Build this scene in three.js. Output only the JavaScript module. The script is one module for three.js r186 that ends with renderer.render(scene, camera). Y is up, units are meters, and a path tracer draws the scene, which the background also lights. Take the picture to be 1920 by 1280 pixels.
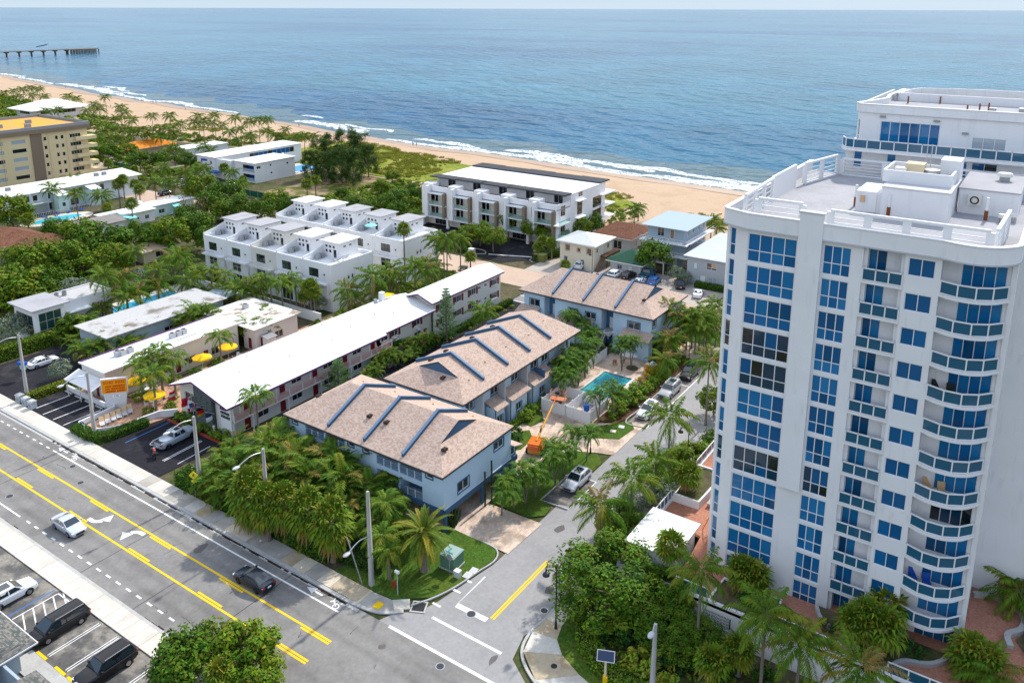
import * as THREE from 'three';
import { mergeGeometries, mergeVertices, toCreasedNormals } from 'three/addons/utils/BufferGeometryUtils.js';

// ---------- camera (a drone 56 m up, level-corrected lens) ----------
const scene = new THREE.Scene();
const D = Math.PI / 180;
const camera = new THREE.PerspectiveCamera(2 * Math.atan(898 / 1537.8) / D, 1940 / 1796, 0.5, 80000);
camera.setViewOffset(1940, 1796, 0, 516, 1920, 1280);
{
  const yaw = 33.926 * D, p = 13.417 * D, r = 0.174 * D;
  const fwd = new THREE.Vector3(Math.cos(p) * Math.cos(yaw), -Math.sin(p), -Math.cos(p) * Math.sin(yaw));
  const right = new THREE.Vector3(Math.sin(yaw), 0, Math.cos(yaw)), up = right.clone().cross(fwd);
  const r2 = right.clone().multiplyScalar(Math.cos(r)).addScaledVector(up, Math.sin(r));
  const u2 = up.clone().multiplyScalar(Math.cos(r)).addScaledVector(right, -Math.sin(r));
  camera.quaternion.setFromRotationMatrix(new THREE.Matrix4().makeBasis(r2, u2, fwd.clone().negate()));
  camera.position.set(0, 56, 0);
}
scene.add(camera);
const renderer = new THREE.WebGLRenderer({ antialias: true });
renderer.toneMapping = THREE.LinearToneMapping;
renderer.toneMappingExposure = 1.3;
renderer.shadowMap.enabled = true;

// ---------- seeded noise ----------
function rng(seed) { let s = seed >>> 0; return () => { s = (s + 0x6D2B79F5) | 0; let t = Math.imul(s ^ (s >>> 15), 1 | s); t = (t + Math.imul(t ^ (t >>> 7), 61 | t)) ^ t; return ((t ^ (t >>> 14)) >>> 0) / 4294967296; }; }
const hash = (x, y, s) => { let h = (x * 374761393 + y * 668265263 + s * 1274126177) | 0; h = Math.imul(h ^ (h >>> 13), 1274126177); return ((h ^ (h >>> 16)) >>> 0) / 4294967296; };
const mod = (a, n) => ((a % n) + n) % n, lerp = (a, b, t) => a + (b - a) * t, clamp = (x, a = 0, b = 1) => Math.min(b, Math.max(a, x)), sstep = (a, b, x) => { const t = clamp((x - a) / (b - a)); return t * t * (3 - 2 * t); };
function vnoise(u, v, n, s) { // periodic value noise, n cells over [0,1)
  const x = u * n, y = v * n, ix = Math.floor(x), iy = Math.floor(y), fx = x - ix, fy = y - iy, a = fx * fx * (3 - 2 * fx), b = fy * fy * (3 - 2 * fy);
  const X0 = mod(ix, n), X1 = mod(ix + 1, n), Y0 = mod(iy, n), Y1 = mod(iy + 1, n);
  return lerp(lerp(hash(X0, Y0, s), hash(X1, Y0, s), a), lerp(hash(X0, Y1, s), hash(X1, Y1, s), a), b);
}
function fbm(u, v, n, o, s) { let a = 0.5, t = 0, w = 0; for (let i = 0; i < o; i++) { t += a * vnoise(u, v, n, s + i); w += a; a *= 0.55; n *= 2; } return t / w; }

// ---------- sky: hazy bright blue with thin high cloud; sun in the east ----------
const SUN_EL = 44 * D, SUN_AZ = 2 * D; // azimuth south of east
const sunDir = new THREE.Vector3(Math.cos(SUN_EL) * Math.cos(SUN_AZ), Math.sin(SUN_EL), Math.cos(SUN_EL) * Math.sin(SUN_AZ));
{
  const W = 1024, H = 512, d = new Float32Array(W * H * 4);
  for (let j = 0; j < H; j++) for (let i = 0; i < W; i++) {
    const el = ((j + 0.5) / H - 0.5) * Math.PI, az = ((i + 0.5) / W - 0.5) * 2 * Math.PI, y = Math.sin(el);
    const x = Math.cos(el) * Math.cos(az), z = Math.cos(el) * Math.sin(az);
    const up = Math.max(y, 0), t = Math.pow(up, 0.45);
    let c = [lerp(0.40, 0.22, t), lerp(0.475, 0.37, t), lerp(0.53, 0.66, t)];
    const cd = x * sunDir.x + y * sunDir.y + z * sunDir.z, glow = 0.35 * Math.exp((cd - 1) * 9);
    const k = 0.35 / (up + 0.12), cu = x * k * 0.5 + 0.5, cv = z * k * 0.5 + 0.5;
    const cl = sstep(0.36, 0.68, fbm(cu, cv, 5, 5, 11)) * sstep(0.02, 0.2, up) * 0.85;
    for (let m = 0; m < 3; m++) { let q = lerp(c[m], [0.92, 0.94, 0.97][m], cl) + glow * [1, 0.96, 0.9][m]; d[(j * W + i) * 4 + m] = q; }
    d[(j * W + i) * 4 + 3] = 1;
  }
  const t = new THREE.DataTexture(d, W, H, THREE.RGBAFormat, THREE.FloatType);
  t.mapping = THREE.EquirectangularReflectionMapping; t.magFilter = t.minFilter = THREE.LinearFilter; t.needsUpdate = true;
  scene.background = t; scene.environment = t;
  scene.backgroundIntensity = scene.environmentIntensity = 1.28;
}
const sun = new THREE.DirectionalLight(new THREE.Color(1, 0.955, 0.88), 3.7);
sun.name = 'sun'; sun.position.copy(sunDir).multiplyScalar(300).add(new THREE.Vector3(110, 0, -110)); sun.target.position.set(110, 0, -110);
sun.castShadow = true; sun.shadow.radius = 3.5; sun.shadow.mapSize.set(4096, 4096);
Object.assign(sun.shadow.camera, { left: -220, right: 220, top: 220, bottom: -220, near: 1, far: 900 });
scene.add(sun, sun.target);

// ---------- helpers ----------
const used = {};
function numbered(n) { if (!(n in used)) { used[n] = 0; return n; } used[n]++; return n + '_' + String(used[n]).padStart(3, '0'); }
function tag(o, label, category, group, kind) { if (label) o.userData.label = label; if (category) o.userData.category = category; if (group) o.userData.group = group; if (kind) o.userData.kind = kind; return o; }
function thing(name, label, category, x = 0, y = 0, z = 0, ry = 0, group) { const g = new THREE.Group(); g.name = numbered(name); g.position.set(x, y, z); g.rotation.y = ry; scene.add(g); return tag(g, label, category, group); }
function put(parent, name, geo, m, x = 0, y = 0, z = 0, ry = 0) { const o = new THREE.Mesh(geo, m); o.name = parent === scene ? numbered(name) : name; o.position.set(x, y, z); o.rotation.y = ry; o.castShadow = o.receiveShadow = true; parent.add(o); return o; }
function copyOf(o, x, y, z, ry, label, group) { const c = o.clone(); c.name = numbered(o.userData.kindName || o.name.replace(/_\d\d\d$/, '')); c.userData = { ...o.userData }; c.position.set(x, y, z); c.rotation.y = ry; if (label) c.userData.label = label; if (group) c.userData.group = group; scene.add(c); return c; }
const UNIT = new THREE.BoxGeometry(1, 1, 1);
function B(parent, name, x0, x1, y0, y1, z0, z1, m) { const o = put(parent, name, UNIT, m, (x0 + x1) / 2, (y0 + y1) / 2, (z0 + z1) / 2); o.scale.set(Math.abs(x1 - x0), Math.abs(y1 - y0), Math.abs(z1 - z0)); return o; }
function bg(x0, x1, y0, y1, z0, z1) { // box geometry with uv in metres
  const w = x1 - x0, h = y1 - y0, d = z1 - z0, g = new THREE.BoxGeometry(w, h, d), uv = g.attributes.uv, n = g.attributes.normal;
  for (let i = 0; i < uv.count; i++) { const sx = Math.abs(n.getX(i)) > 0.5 ? d : w, sy = Math.abs(n.getY(i)) > 0.5 ? d : h; uv.setXY(i, uv.getX(i) * sx + x0 * 0.37, uv.getY(i) * sy + z0 * 0.53); }
  g.translate((x0 + x1) / 2, (y0 + y1) / 2, (z0 + z1) / 2); return g;
}
function BT(parent, name, x0, x1, y0, y1, z0, z1, m) { return put(parent, name, bg(x0, x1, y0, y1, z0, z1), m); }
const merge = (a) => mergeGeometries(a.map((g) => (g.index ? g.toNonIndexed() : g)), false);
function tri(pos, uv, col) { const g = new THREE.BufferGeometry(); g.setAttribute('position', new THREE.Float32BufferAttribute(pos, 3)); g.setAttribute('uv', new THREE.Float32BufferAttribute(uv || new Float32Array(pos.length / 3 * 2), 2)); if (col) g.setAttribute('color', new THREE.Float32BufferAttribute(col, 3)); g.computeVertexNormals(); return g; }
// prism under a planar 3-D outline (list of [x,y,z]); thickness t straight down; uv in metres along the slope
function prismG(P, t = 0.18) {
  const v = P.map((p) => new THREE.Vector3(...p)), n = new THREE.Vector3();
  for (let i = 0; i < v.length; i++) { const a = v[i], b = v[(i + 1) % v.length]; n.x += (a.y - b.y) * (a.z + b.z); n.y += (a.z - b.z) * (a.x + b.x); n.z += (a.x - b.x) * (a.y + b.y); }
  n.normalize(); if (n.y < 0) { v.reverse(); n.negate(); }
  const h = new THREE.Vector3(n.z, 0, -n.x); if (h.lengthSq() < 1e-4) h.set(1, 0, 0); h.normalize(); const s = n.clone().cross(h);
  const two = v.map((p) => new THREE.Vector2(p.dot(h), p.dot(s))), T = THREE.ShapeUtils.triangulateShape(two, []);
  const pos = [], uv = [];
  const push = (p, a, b) => { pos.push(p.x, p.y, p.z); uv.push(a, b); };
  for (const f of T) { let [a, b, c] = f; const cr = v[b].clone().sub(v[a]).cross(v[c].clone().sub(v[a])); if (cr.dot(n) < 0) [b, c] = [c, b]; for (const k of [a, b, c]) push(v[k], two[k].x, two[k].y); if (t) for (const k of [a, c, b]) push(v[k].clone().setY(v[k].y - t), two[k].x, two[k].y); }
  if (t) for (let i = 0; i < v.length; i++) { const a = v[i], b = v[(i + 1) % v.length], L = a.distanceTo(b), a2 = a.clone().setY(a.y - t), b2 = b.clone().setY(b.y - t); push(a, 0, 0); push(a2, 0, t); push(b2, L, t); push(a, 0, 0); push(b2, L, t); push(b, L, 0); }
  return tri(pos, uv);
}
function prism(parent, name, P, m, t) { return put(parent, name, prismG(P, t), m); }
function flat(parent, name, pts, y, m) { return prism(parent, name, pts.map(([x, z]) => [x, y, z]), m, 0); }
function structure(name, geo, m) { const o = put(scene, name, geo, m); o.userData.kind = 'structure'; return o; }
function sflat(name, pts, y, m) { const o = flat(scene, name, pts, y, m); o.userData.kind = 'structure'; return o; }
const rect = (x0, x1, z0, z1) => [[x0, z0], [x1, z0], [x1, z1], [x0, z1]];
function ribbonG(pts, w, h, y) { // a raised strip along a polyline
  const pos = [], uv = []; let L = 0; const n = pts.length;
  const off = pts.map((p, i) => { const a = pts[Math.max(0, i - 1)], b = pts[Math.min(n - 1, i + 1)], dx = b[0] - a[0], dz = b[1] - a[1], l = Math.hypot(dx, dz); return [-dz / l * w / 2, dx / l * w / 2]; });
  for (let i = 0; i < n - 1; i++) {
    const [ax, az] = pts[i], [bx, bz] = pts[i + 1], l = Math.hypot(bx - ax, bz - az), o = off[i], q = off[i + 1];
    const A = [ax + o[0], az + o[1]], Bq = [bx + q[0], bz + q[1]], C = [bx - q[0], bz - q[1]], E = [ax - o[0], az - o[1]];
    const quad = (p, r, s, t, u0, u1) => { for (const [k, a, b] of [[p, L, u0], [r, L + l, u0], [s, L + l, u1], [p, L, u0], [s, L + l, u1], [t, L, u1]]) { pos.push(...k); uv.push(a, b); } };
    quad([A[0], y + h, A[1]], [Bq[0], y + h, Bq[1]], [C[0], y + h, C[1]], [E[0], y + h, E[1]], 0, w);
    if (h > 0.02) { quad([A[0], y, A[1]], [Bq[0], y, Bq[1]], [Bq[0], y + h, Bq[1]], [A[0], y + h, A[1]], 0, h); quad([E[0], y + h, E[1]], [C[0], y + h, C[1]], [C[0], y, C[1]], [E[0], y, E[1]], 0, h); }
    L += l;
  }
  if (h > 0.02) for (const [k, s] of [[0, 1], [n - 1, -1]]) { const [x, z] = pts[k], o = off[k], a = [x + o[0], y, z + o[1]], b = [x - o[0], y, z - o[1]], c = [b[0], y + h, b[2]], d = [a[0], y + h, a[2]]; for (const p of [a, b, c, a, c, d]) { pos.push(...p); uv.push(0, 0); } }
  return tri(pos, uv);
}
function curve(pts, seg = 8) { const c = new THREE.CatmullRomCurve3(pts.map(([x, z]) => new THREE.Vector3(x, 0, z)), false, 'centripetal'); return c.getPoints((pts.length - 1) * seg).map((p) => [p.x, p.z]); }
function arc(cx, cz, r, a0, a1, n = 10) { return Array.from({ length: n + 1 }, (_, i) => { const a = (a0 + (a1 - a0) * i / n) * D; return [cx + r * Math.cos(a), cz + r * Math.sin(a)]; }); }
function cyl(r0, r1, h, n = 10) { const g = new THREE.CylinderGeometry(r1, r0, h, n); g.translate(0, h / 2, 0); return g; }
function bar(a, b, r, n = 6) { const A = new THREE.Vector3(...a), Bv = new THREE.Vector3(...b), g = new THREE.CylinderGeometry(r, r, A.distanceTo(Bv), n); g.applyQuaternion(new THREE.Quaternion().setFromUnitVectors(new THREE.Vector3(0, 1, 0), Bv.clone().sub(A).normalize())); g.translate((A.x + Bv.x) / 2, (A.y + Bv.y) / 2, (A.z + Bv.z) / 2); return g; }
function tube(pts, r, n = 8, seg = 12) { return new THREE.TubeGeometry(new THREE.CatmullRomCurve3(pts.map((p) => new THREE.Vector3(...p))), seg, r, n, false); }

// ---------- textures and materials (colours are linear) ----------
const s8 = (x) => Math.round(255 * clamp(x <= 0.0031308 ? 12.92 * x : 1.055 * Math.pow(x, 1 / 2.4) - 0.055));
function ctex(size, metres, fn) {
  const d = new Uint8Array(size * size * 4);
  for (let j = 0; j < size; j++) for (let i = 0; i < size; i++) { const c = fn((i + 0.5) / size, (j + 0.5) / size), k = (j * size + i) * 4; d[k] = s8(c[0]); d[k + 1] = s8(c[1]); d[k + 2] = s8(c[2]); d[k + 3] = 255; }
  const t = new THREE.DataTexture(d, size, size); t.colorSpace = THREE.SRGBColorSpace; t.wrapS = t.wrapT = THREE.RepeatWrapping; t.magFilter = THREE.LinearFilter; t.minFilter = THREE.LinearMipmapLinearFilter; t.generateMipmaps = true; t.repeat.set(1 / metres, 1 / metres); t.needsUpdate = true; return t;
}
function gtex(size, metres, fn) { const t = ctex(size, metres, fn), d = t.image.data; for (let j = 0; j < size; j++) for (let i = 0; i < size; i++) { const k = (j * size + i) * 4, g = Math.round(255 * clamp(fn((i + 0.5) / size, (j + 0.5) / size)[0])); d[k] = d[k + 1] = d[k + 2] = g; } t.colorSpace = THREE.NoColorSpace; t.needsUpdate = true; return t; }
const col = (r, g, b) => new THREE.Color().setRGB(r, g, b);
function mat(c, rough = 0.8, o = {}) { const m = new THREE.MeshPhysicalMaterial({ roughness: rough, side: THREE.DoubleSide, specularIntensity: rough >= 0.6 ? 0.2 : 1, ...o }); if (c) m.color.setRGB(...c); return m; }
function phys(c, rough, o = {}) { const m = new THREE.MeshPhysicalMaterial({ roughness: rough, side: THREE.DoubleSide, ...o }); m.color.setRGB(...c); return m; }
const tint = (c, k) => c.map((x) => x * k);
// grain: a colour broken up by fine and coarse noise, blotches towards a second colour
function grain(metres, a, b, o = {}) {
  const { size = 512, fine = 64, coarse = 5, f = 0.25, seed = 1, blot = 0.5, lo = 0.42, hi = 0.75 } = o;
  return ctex(size, metres, (u, v) => { const n = 1 + f * (fbm(u, v, fine, 2, seed) - 0.5) * 2 + f * 0.7 * (hash(Math.floor(u * size), Math.floor(v * size), seed) - 0.5), w = blot * sstep(lo, hi, fbm(u, v, coarse, 5, seed + 9)); return [0, 1, 2].map((k) => lerp(a[k], b[k], w) * n); });
}
const T = {
  road: ctex(1024, 24, (u, v) => { const x = u * 24, n = fbm(u, v, 96, 2, 3), b = sstep(0.42, 0.75, fbm(u, v, 6, 5, 12)), g = fbm(u, v * 0.25, 48, 3, 15); let w = 0; for (const c of [13.5, 15.2, 19.9, 21.5]) w += Math.exp(-(((x - c) / 0.38) ** 2)); const k = (0.88 + 0.24 * n + 0.07 * (hash(Math.floor(u * 1024), Math.floor(v * 1024), 3) - 0.5)) * (1 - 0.16 * Math.min(1, w) * (0.4 + 1.0 * g)) * (1 - 0.22 * b) * (0.93 + 0.14 * g); return [0.225 * k, 0.212 * k, 0.20 * k]; }),
  side: grain(18, [0.285, 0.275, 0.27], [0.22, 0.215, 0.212], { f: 0.10, coarse: 5, seed: 5 }),
  lot: grain(14, [0.022, 0.021, 0.026], [0.065, 0.062, 0.062], { f: 0.3, coarse: 6, seed: 7, lo: 0.5, hi: 0.8 }),
  oldlot: grain(12, [0.10, 0.096, 0.092], [0.26, 0.235, 0.20], { f: 0.25, coarse: 7, seed: 8, blot: 0.9, lo: 0.4, hi: 0.68 }),
  walk: grain(9, [0.56, 0.52, 0.46], [0.42, 0.37, 0.30], { f: 0.10, coarse: 6, seed: 11, blot: 0.45 }),
  walk2: grain(7, [0.44, 0.36, 0.25], [0.30, 0.20, 0.10], { f: 0.12, coarse: 6, seed: 12, blot: 0.5 }),
  sand: grain(40, [0.46, 0.33, 0.225], [0.37, 0.26, 0.17], { f: 0.10, coarse: 8, seed: 13, size: 1024, fine: 128 }),
  grass: grain(16, [0.052, 0.105, 0.014], [0.10, 0.12, 0.018], { f: 0.5, coarse: 6, seed: 15, fine: 128 }),
  dune: grain(36, [0.17, 0.205, 0.025], [0.34, 0.27, 0.08], { f: 0.5, coarse: 9, seed: 17, fine: 80, lo: 0.35, hi: 0.7 }),
  soil: grain(30, [0.10, 0.085, 0.05], [0.055, 0.07, 0.02], { f: 0.4, coarse: 8, seed: 19, blot: 0.9, lo: 0.35, hi: 0.65 }),
  stucco: ctex(512, 12, (u, v) => { const k = (0.95 + 0.1 * fbm(u, v, 7, 5, 30)) * (1 - 0.07 * sstep(0.6, 0.85, fbm(u, v * 0.125, 32, 3, 33))) * (0.985 + 0.03 * hash(Math.floor(u * 512), Math.floor(v * 512), 4)); return [0.73 * k, 0.73 * k, 0.735 * k]; }),
  membrane: grain(13, [0.74, 0.735, 0.73], [0.60, 0.585, 0.57], { f: 0.04, coarse: 7, seed: 23, blot: 0.5, lo: 0.5 }),
  dirtyroof: grain(15, [0.44, 0.43, 0.42], [0.16, 0.13, 0.10], { f: 0.12, coarse: 5, seed: 25, blot: 0.85, lo: 0.5, hi: 0.76 }),
  deck: grain(12, [0.36, 0.355, 0.37], [0.28, 0.275, 0.29], { f: 0.08, coarse: 6, seed: 27 }),
  brick: grain(8, [0.42, 0.19, 0.125], [0.30, 0.14, 0.095], { f: 0.28, coarse: 6, seed: 29 }),
};
// asphalt shingles: courses with random tabs (too small in the picture to tell apart)
T.shingle = ctex(1024, 8, (u, v) => { const row = Math.floor(v * 56), x = u * 32 + (row % 2) * 0.5 + hash(row, 3, 5) * 0.4, tab = mod(Math.floor(x), 32), h = hash(tab, row, 41), e = (v * 56) % 1 < 0.14 ? 0.8 : 1, n = 0.92 + 0.16 * hash(Math.floor(u * 1024), Math.floor(v * 1024), 2), w = 0.93 + 0.14 * fbm(u, v, 4, 4, 77); const c = h < 0.3 ? [0.38, 0.272, 0.212] : h < 0.62 ? [0.44, 0.325, 0.262] : [0.49, 0.373, 0.31]; return c.map((q) => q * e * n * w); });
T.shingleDark = ctex(512, 5, (u, v) => { const row = Math.floor(v * 36), x = u * 18 + (row % 2) * 0.5, tab = mod(Math.floor(x), 18), h = hash(tab, row, 43), e = (v * 36) % 1 < 0.16 ? 0.6 : 1, n = 0.85 + 0.3 * hash(Math.floor(u * 512), Math.floor(v * 512), 2); const c = h < 0.4 ? [0.085, 0.095, 0.09] : h < 0.75 ? [0.14, 0.135, 0.125] : [0.20, 0.19, 0.175]; return c.map((q) => q * e * n); });
T.brownroof = ctex(512, 6, (u, v) => { const row = Math.floor(v * 30), h = hash(Math.floor(u * 24 + (row % 2) * 0.5), row, 47), e = (v * 30) % 1 < 0.2 ? 0.65 : 1; return tint([0.155, 0.072, 0.045], (0.7 + 0.6 * h) * e * (0.8 + 0.4 * fbm(u, v, 4, 4, 7))); });
// concrete pavers, sand coloured, worn tyre dirt blotches
T.paver = ctex(1024, 7, (u, v) => { const n = 34, row = Math.floor(v * n), x = u * n * 0.5 + (row % 2) * 0.5, k = mod(Math.floor(x), n / 2), fx = x - Math.floor(x), fy = v * n - row, e = fx < 0.05 || fy < 0.1 ? 0.72 : 1, h = hash(k, row, 51), st = 1 - 0.4 * sstep(0.54, 0.8, fbm(u, v, 3, 5, 53)); const c = h < 0.35 ? [0.58, 0.42, 0.31] : h < 0.7 ? [0.65, 0.51, 0.40] : [0.57, 0.46, 0.38]; return c.map((q) => q * e * st * (0.93 + 0.14 * hash(Math.floor(u * 1024), Math.floor(v * 1024), 9))); });
const mt = (map, rough = 0.9, o = {}) => mat(null, rough, { map, ...o });
const M = {
  road: mt(T.road), side: mt(T.side), lot: mt(T.lot), oldlot: mt(T.oldlot), walk: mt(T.walk), walk2: mt(T.walk2), sand: mt(T.sand, 1), grass: mt(T.grass, 1), dune: mt(T.dune, 1), soil: mt(T.soil, 1),
  stucco: mt(T.stucco, 0.85), membrane: mt(T.membrane, 0.7), dirtyroof: mt(T.dirtyroof), deck: mt(T.deck), brick: mt(T.brick), shingle: mt(T.shingle, 0.95), shingleDark: mt(T.shingleDark, 0.95), brownroof: mt(T.brownroof, 0.95), paver: mt(T.paver, 0.9),
  white: mat([0.72, 0.72, 0.72], 0.6), offwhite: mat([0.64, 0.62, 0.57], 0.7), cream: mat([0.62, 0.53, 0.36], 0.8), beige: mat([0.68, 0.56, 0.33], 0.85), taupe: mat([0.22, 0.17, 0.12], 0.85),
  bluewall: mt(grain(9, [0.46, 0.60, 0.73], [0.41, 0.55, 0.68], { f: 0.04, seed: 61 }), 0.8), bluetrim: mat([0.055, 0.15, 0.28], 0.7), bluefin: mat([0.055, 0.115, 0.20], 0.65), paleblue: mat([0.33, 0.40, 0.46], 0.8), greywall: mat([0.40, 0.42, 0.45], 0.85), aqua: mat([0.25, 0.62, 0.60], 0.7), aquapale: mat([0.55, 0.70, 0.69], 0.8),
  yellow: mat([0.80, 0.50, 0.010], 0.75), paintw: mt(grain(3, [0.74, 0.73, 0.72], [0.5, 0.49, 0.48], { f: 0.08, seed: 63, coarse: 10, size: 256, blot: 0.5, lo: 0.55 }), 0.8), paintblue: mat([0.05, 0.16, 0.42], 0.8), joint: mat([0.06, 0.058, 0.058], 0.9), maroon: mat([0.20, 0.018, 0.03], 0.6), purple: mat([0.14, 0.06, 0.16], 0.7), pinkrail: mat([0.62, 0.30, 0.28], 0.6),
  black: mat([0.012, 0.012, 0.014], 0.5), dark: mat([0.03, 0.032, 0.036], 0.6), charcoal: mat([0.05, 0.053, 0.06], 0.7), grey: mat([0.28, 0.28, 0.29], 0.7), ltgrey: mat([0.48, 0.48, 0.49], 0.6), metal: mat([0.5, 0.51, 0.52], 0.4, { metalness: 0.8 }), steel: mat([0.36, 0.37, 0.38], 0.45, { metalness: 0.6 }), rust: mat([0.22, 0.07, 0.025], 0.9), brown: mat([0.11, 0.06, 0.035], 0.8), wood: mat([0.30, 0.19, 0.11], 0.8), red: mat([0.5, 0.02, 0.015], 0.5), redcurb: mat([0.35, 0.06, 0.03], 0.8), orange: mat([0.75, 0.16, 0.012], 0.55), orangeroof: mat([0.75, 0.24, 0.03], 0.85), umbrella: mat([0.85, 0.50, 0.01], 0.8), canvasblue: mat([0.02, 0.09, 0.42], 0.7), tan: mat([0.55, 0.38, 0.22], 0.8), green: mat([0.02, 0.12, 0.07], 0.6), boxgreen: mat([0.10, 0.20, 0.145], 0.6), greenroof: mt(grain(4, [0.03, 0.085, 0.055], [0.045, 0.105, 0.07], { f: 0.3, seed: 65, size: 256 }), 0.9), concrete: mt(grain(5, [0.42, 0.41, 0.39], [0.32, 0.31, 0.29], { f: 0.12, seed: 67, size: 256 }), 0.9), tealglass: mat([0.03, 0.16, 0.22], 0.15),
  stone: mt(grain(2.4, [0.10, 0.125, 0.12], [0.045, 0.06, 0.06], { f: 0.4, seed: 69, coarse: 14, size: 256, blot: 1 }), 0.95),
};
// window glass: tinted, reflective; a few tones because blinds and curtains stand behind it
const glassBlue = [[0.007, 0.115, 0.29], [0.008, 0.13, 0.32], [0.006, 0.09, 0.23], [0.010, 0.145, 0.33], [0.018, 0.17, 0.37], [0.005, 0.07, 0.17]].map((c) => phys(c, 0.06, { clearcoat: 0.35, clearcoatRoughness: 0.03, specularIntensity: 0.6 }));
const glassNight = phys([0.005, 0.035, 0.075], 0.05, { clearcoat: 1, clearcoatRoughness: 0.02 });
const glassDark = phys([0.008, 0.012, 0.016], 0.05, { clearcoat: 1, clearcoatRoughness: 0.02 });
const glassGreen = phys([0.015, 0.05, 0.045], 0.05, { clearcoat: 1, clearcoatRoughness: 0.02 });
const glassGrey = phys([0.04, 0.05, 0.06], 0.06, { clearcoat: 1, clearcoatRoughness: 0.02 });
const glassPale = phys([0.35, 0.40, 0.44], 0.15, { clearcoat: 0.6 });
const glassTeal = phys([0.04, 0.21, 0.34], 0.04, { transmission: 0.55, thickness: 0, ior: 1.5 });
const glassClear = phys([0.72, 0.88, 0.86], 0.03, { transmission: 0.9, thickness: 0, ior: 1.5 });
const any = (a, r) => a[Math.floor(r() * a.length) % a.length];

// wall with real openings. a, b: plan ends, outward side to the right hand of a->b seen from above is +z for a->b = +x
const facadeCache = new Map();
function wallG(L, H, t, holes, e) {
  const key = JSON.stringify([L.toFixed(3), H.toFixed(3), t, e, holes.map((h) => [h.u, h.v, h.w, h.h])]);
  if (facadeCache.has(key)) return facadeCache.get(key);
  const s = new THREE.Shape([[e, 0], [L - e, 0], [L - e, H], [e, H]].map((p) => new THREE.Vector2(...p)));
  for (const h of holes) s.holes.push(new THREE.Path([[h.u, h.v], [h.u, h.v + h.h], [h.u + h.w, h.v + h.h], [h.u + h.w, h.v]].map((p) => new THREE.Vector2(...p))));
  const g = new THREE.ExtrudeGeometry(s, { depth: t, bevelEnabled: false, curveSegments: 1 }); g.translate(0, 0, -t); facadeCache.set(key, g); return g;
}
const winCache = new Map();
function windowG(w, h, cols, rows, fw, split) { // frame geometry and pane rectangles; split: share of the height for the lowest row
  const key = [w, h, cols, rows, fw, split].map((x) => (typeof x === 'number' ? x.toFixed(3) : x)).join();
  if (winCache.has(key)) return winCache.get(key);
  const bars = [bg(0, fw, 0, h, -0.05, 0.03), bg(w - fw, w, 0, h, -0.05, 0.03), bg(fw, w - fw, 0, fw, -0.05, 0.03), bg(fw, w - fw, h - fw, h, -0.05, 0.03)], panes = [];
  const ys = [0]; for (let j = 1; j <= rows; j++) ys.push(rows === 2 && split ? (j === 1 ? h * split : h) : h * j / rows);
  const m = fw * 0.8;
  for (let i = 1; i < cols; i++) bars.push(bg(w * i / cols - m / 2, w * i / cols + m / 2, fw, h - fw, -0.045, 0.026));
  for (let j = 1; j < rows; j++) bars.push(bg(fw, w - fw, ys[j] - m / 2, ys[j] + m / 2, -0.04, 0.022));
  for (let i = 0; i < cols; i++) for (let j = 0; j < rows; j++) panes.push([w * (i + 0.5) / cols, (ys[j] + ys[j + 1]) / 2, w / cols, ys[j + 1] - ys[j]]);
  const r = { g: merge(bars), panes }; winCache.set(key, r); return r;
}
const PANE = new THREE.BoxGeometry(1, 1, 0.012);
const wr = rng(77);
function facade(parent, a, b, y0, y1, m, wins = [], o = {}) {
  const dx = b[0] - a[0], dz = b[1] - a[1], L = Math.hypot(dx, dz), th = Math.atan2(-dz, dx), t = o.t ?? 0.22;
  const w = put(parent, o.name || 'wall', wallG(L, y1 - y0, t, wins.filter((q) => !q.proud), o.flush ? 0 : 0.004), m, a[0], y0, a[1], th);
  const X = [Math.cos(th), -Math.sin(th)], Z = [Math.sin(th), Math.cos(th)];
  for (const q of wins) {
    if (q.open) continue;
    const { g, panes } = windowG(q.w, q.h, q.cols || 1, q.rows || 1, q.fw ?? 0.07, q.split), dep = q.dep ?? -0.09;
    const f = put(parent, q.door ? 'door' : q.name || 'window', g, q.frame || o.frame || M.white, a[0] + X[0] * q.u + Z[0] * dep, y0 + q.v, a[1] + X[1] * q.u + Z[1] * dep, th);
    panes.forEach(([px, py, pw, ph], k) => { const gl = q.glass || o.glass || glassGrey, p = put(f, q.door === 'solid' ? 'panel' : 'pane', PANE, Array.isArray(gl) ? any(gl, wr) : gl, px, py, -0.02); p.scale.set(pw, ph, 1); });
    if (q.sill) { const s = put(f, 'sill', bg(-0.08, q.w + 0.08, -0.1, 0, 0, 0.2), q.frame || M.white); }
    if (q.trim) { const e = 0.14, s = put(f, 'trim', merge([bg(-e, 0, -e, q.h + e, 0.06, 0.13), bg(q.w, q.w + e, -e, q.h + e, 0.06, 0.13), bg(0, q.w, -e, 0, 0.06, 0.13), bg(0, q.w, q.h, q.h + e, 0.06, 0.13)]), q.trim); }
  }
  return w;
}
const W = (u, v, w, h, o = {}) => ({ u, v, w, h, ...o });

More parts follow.
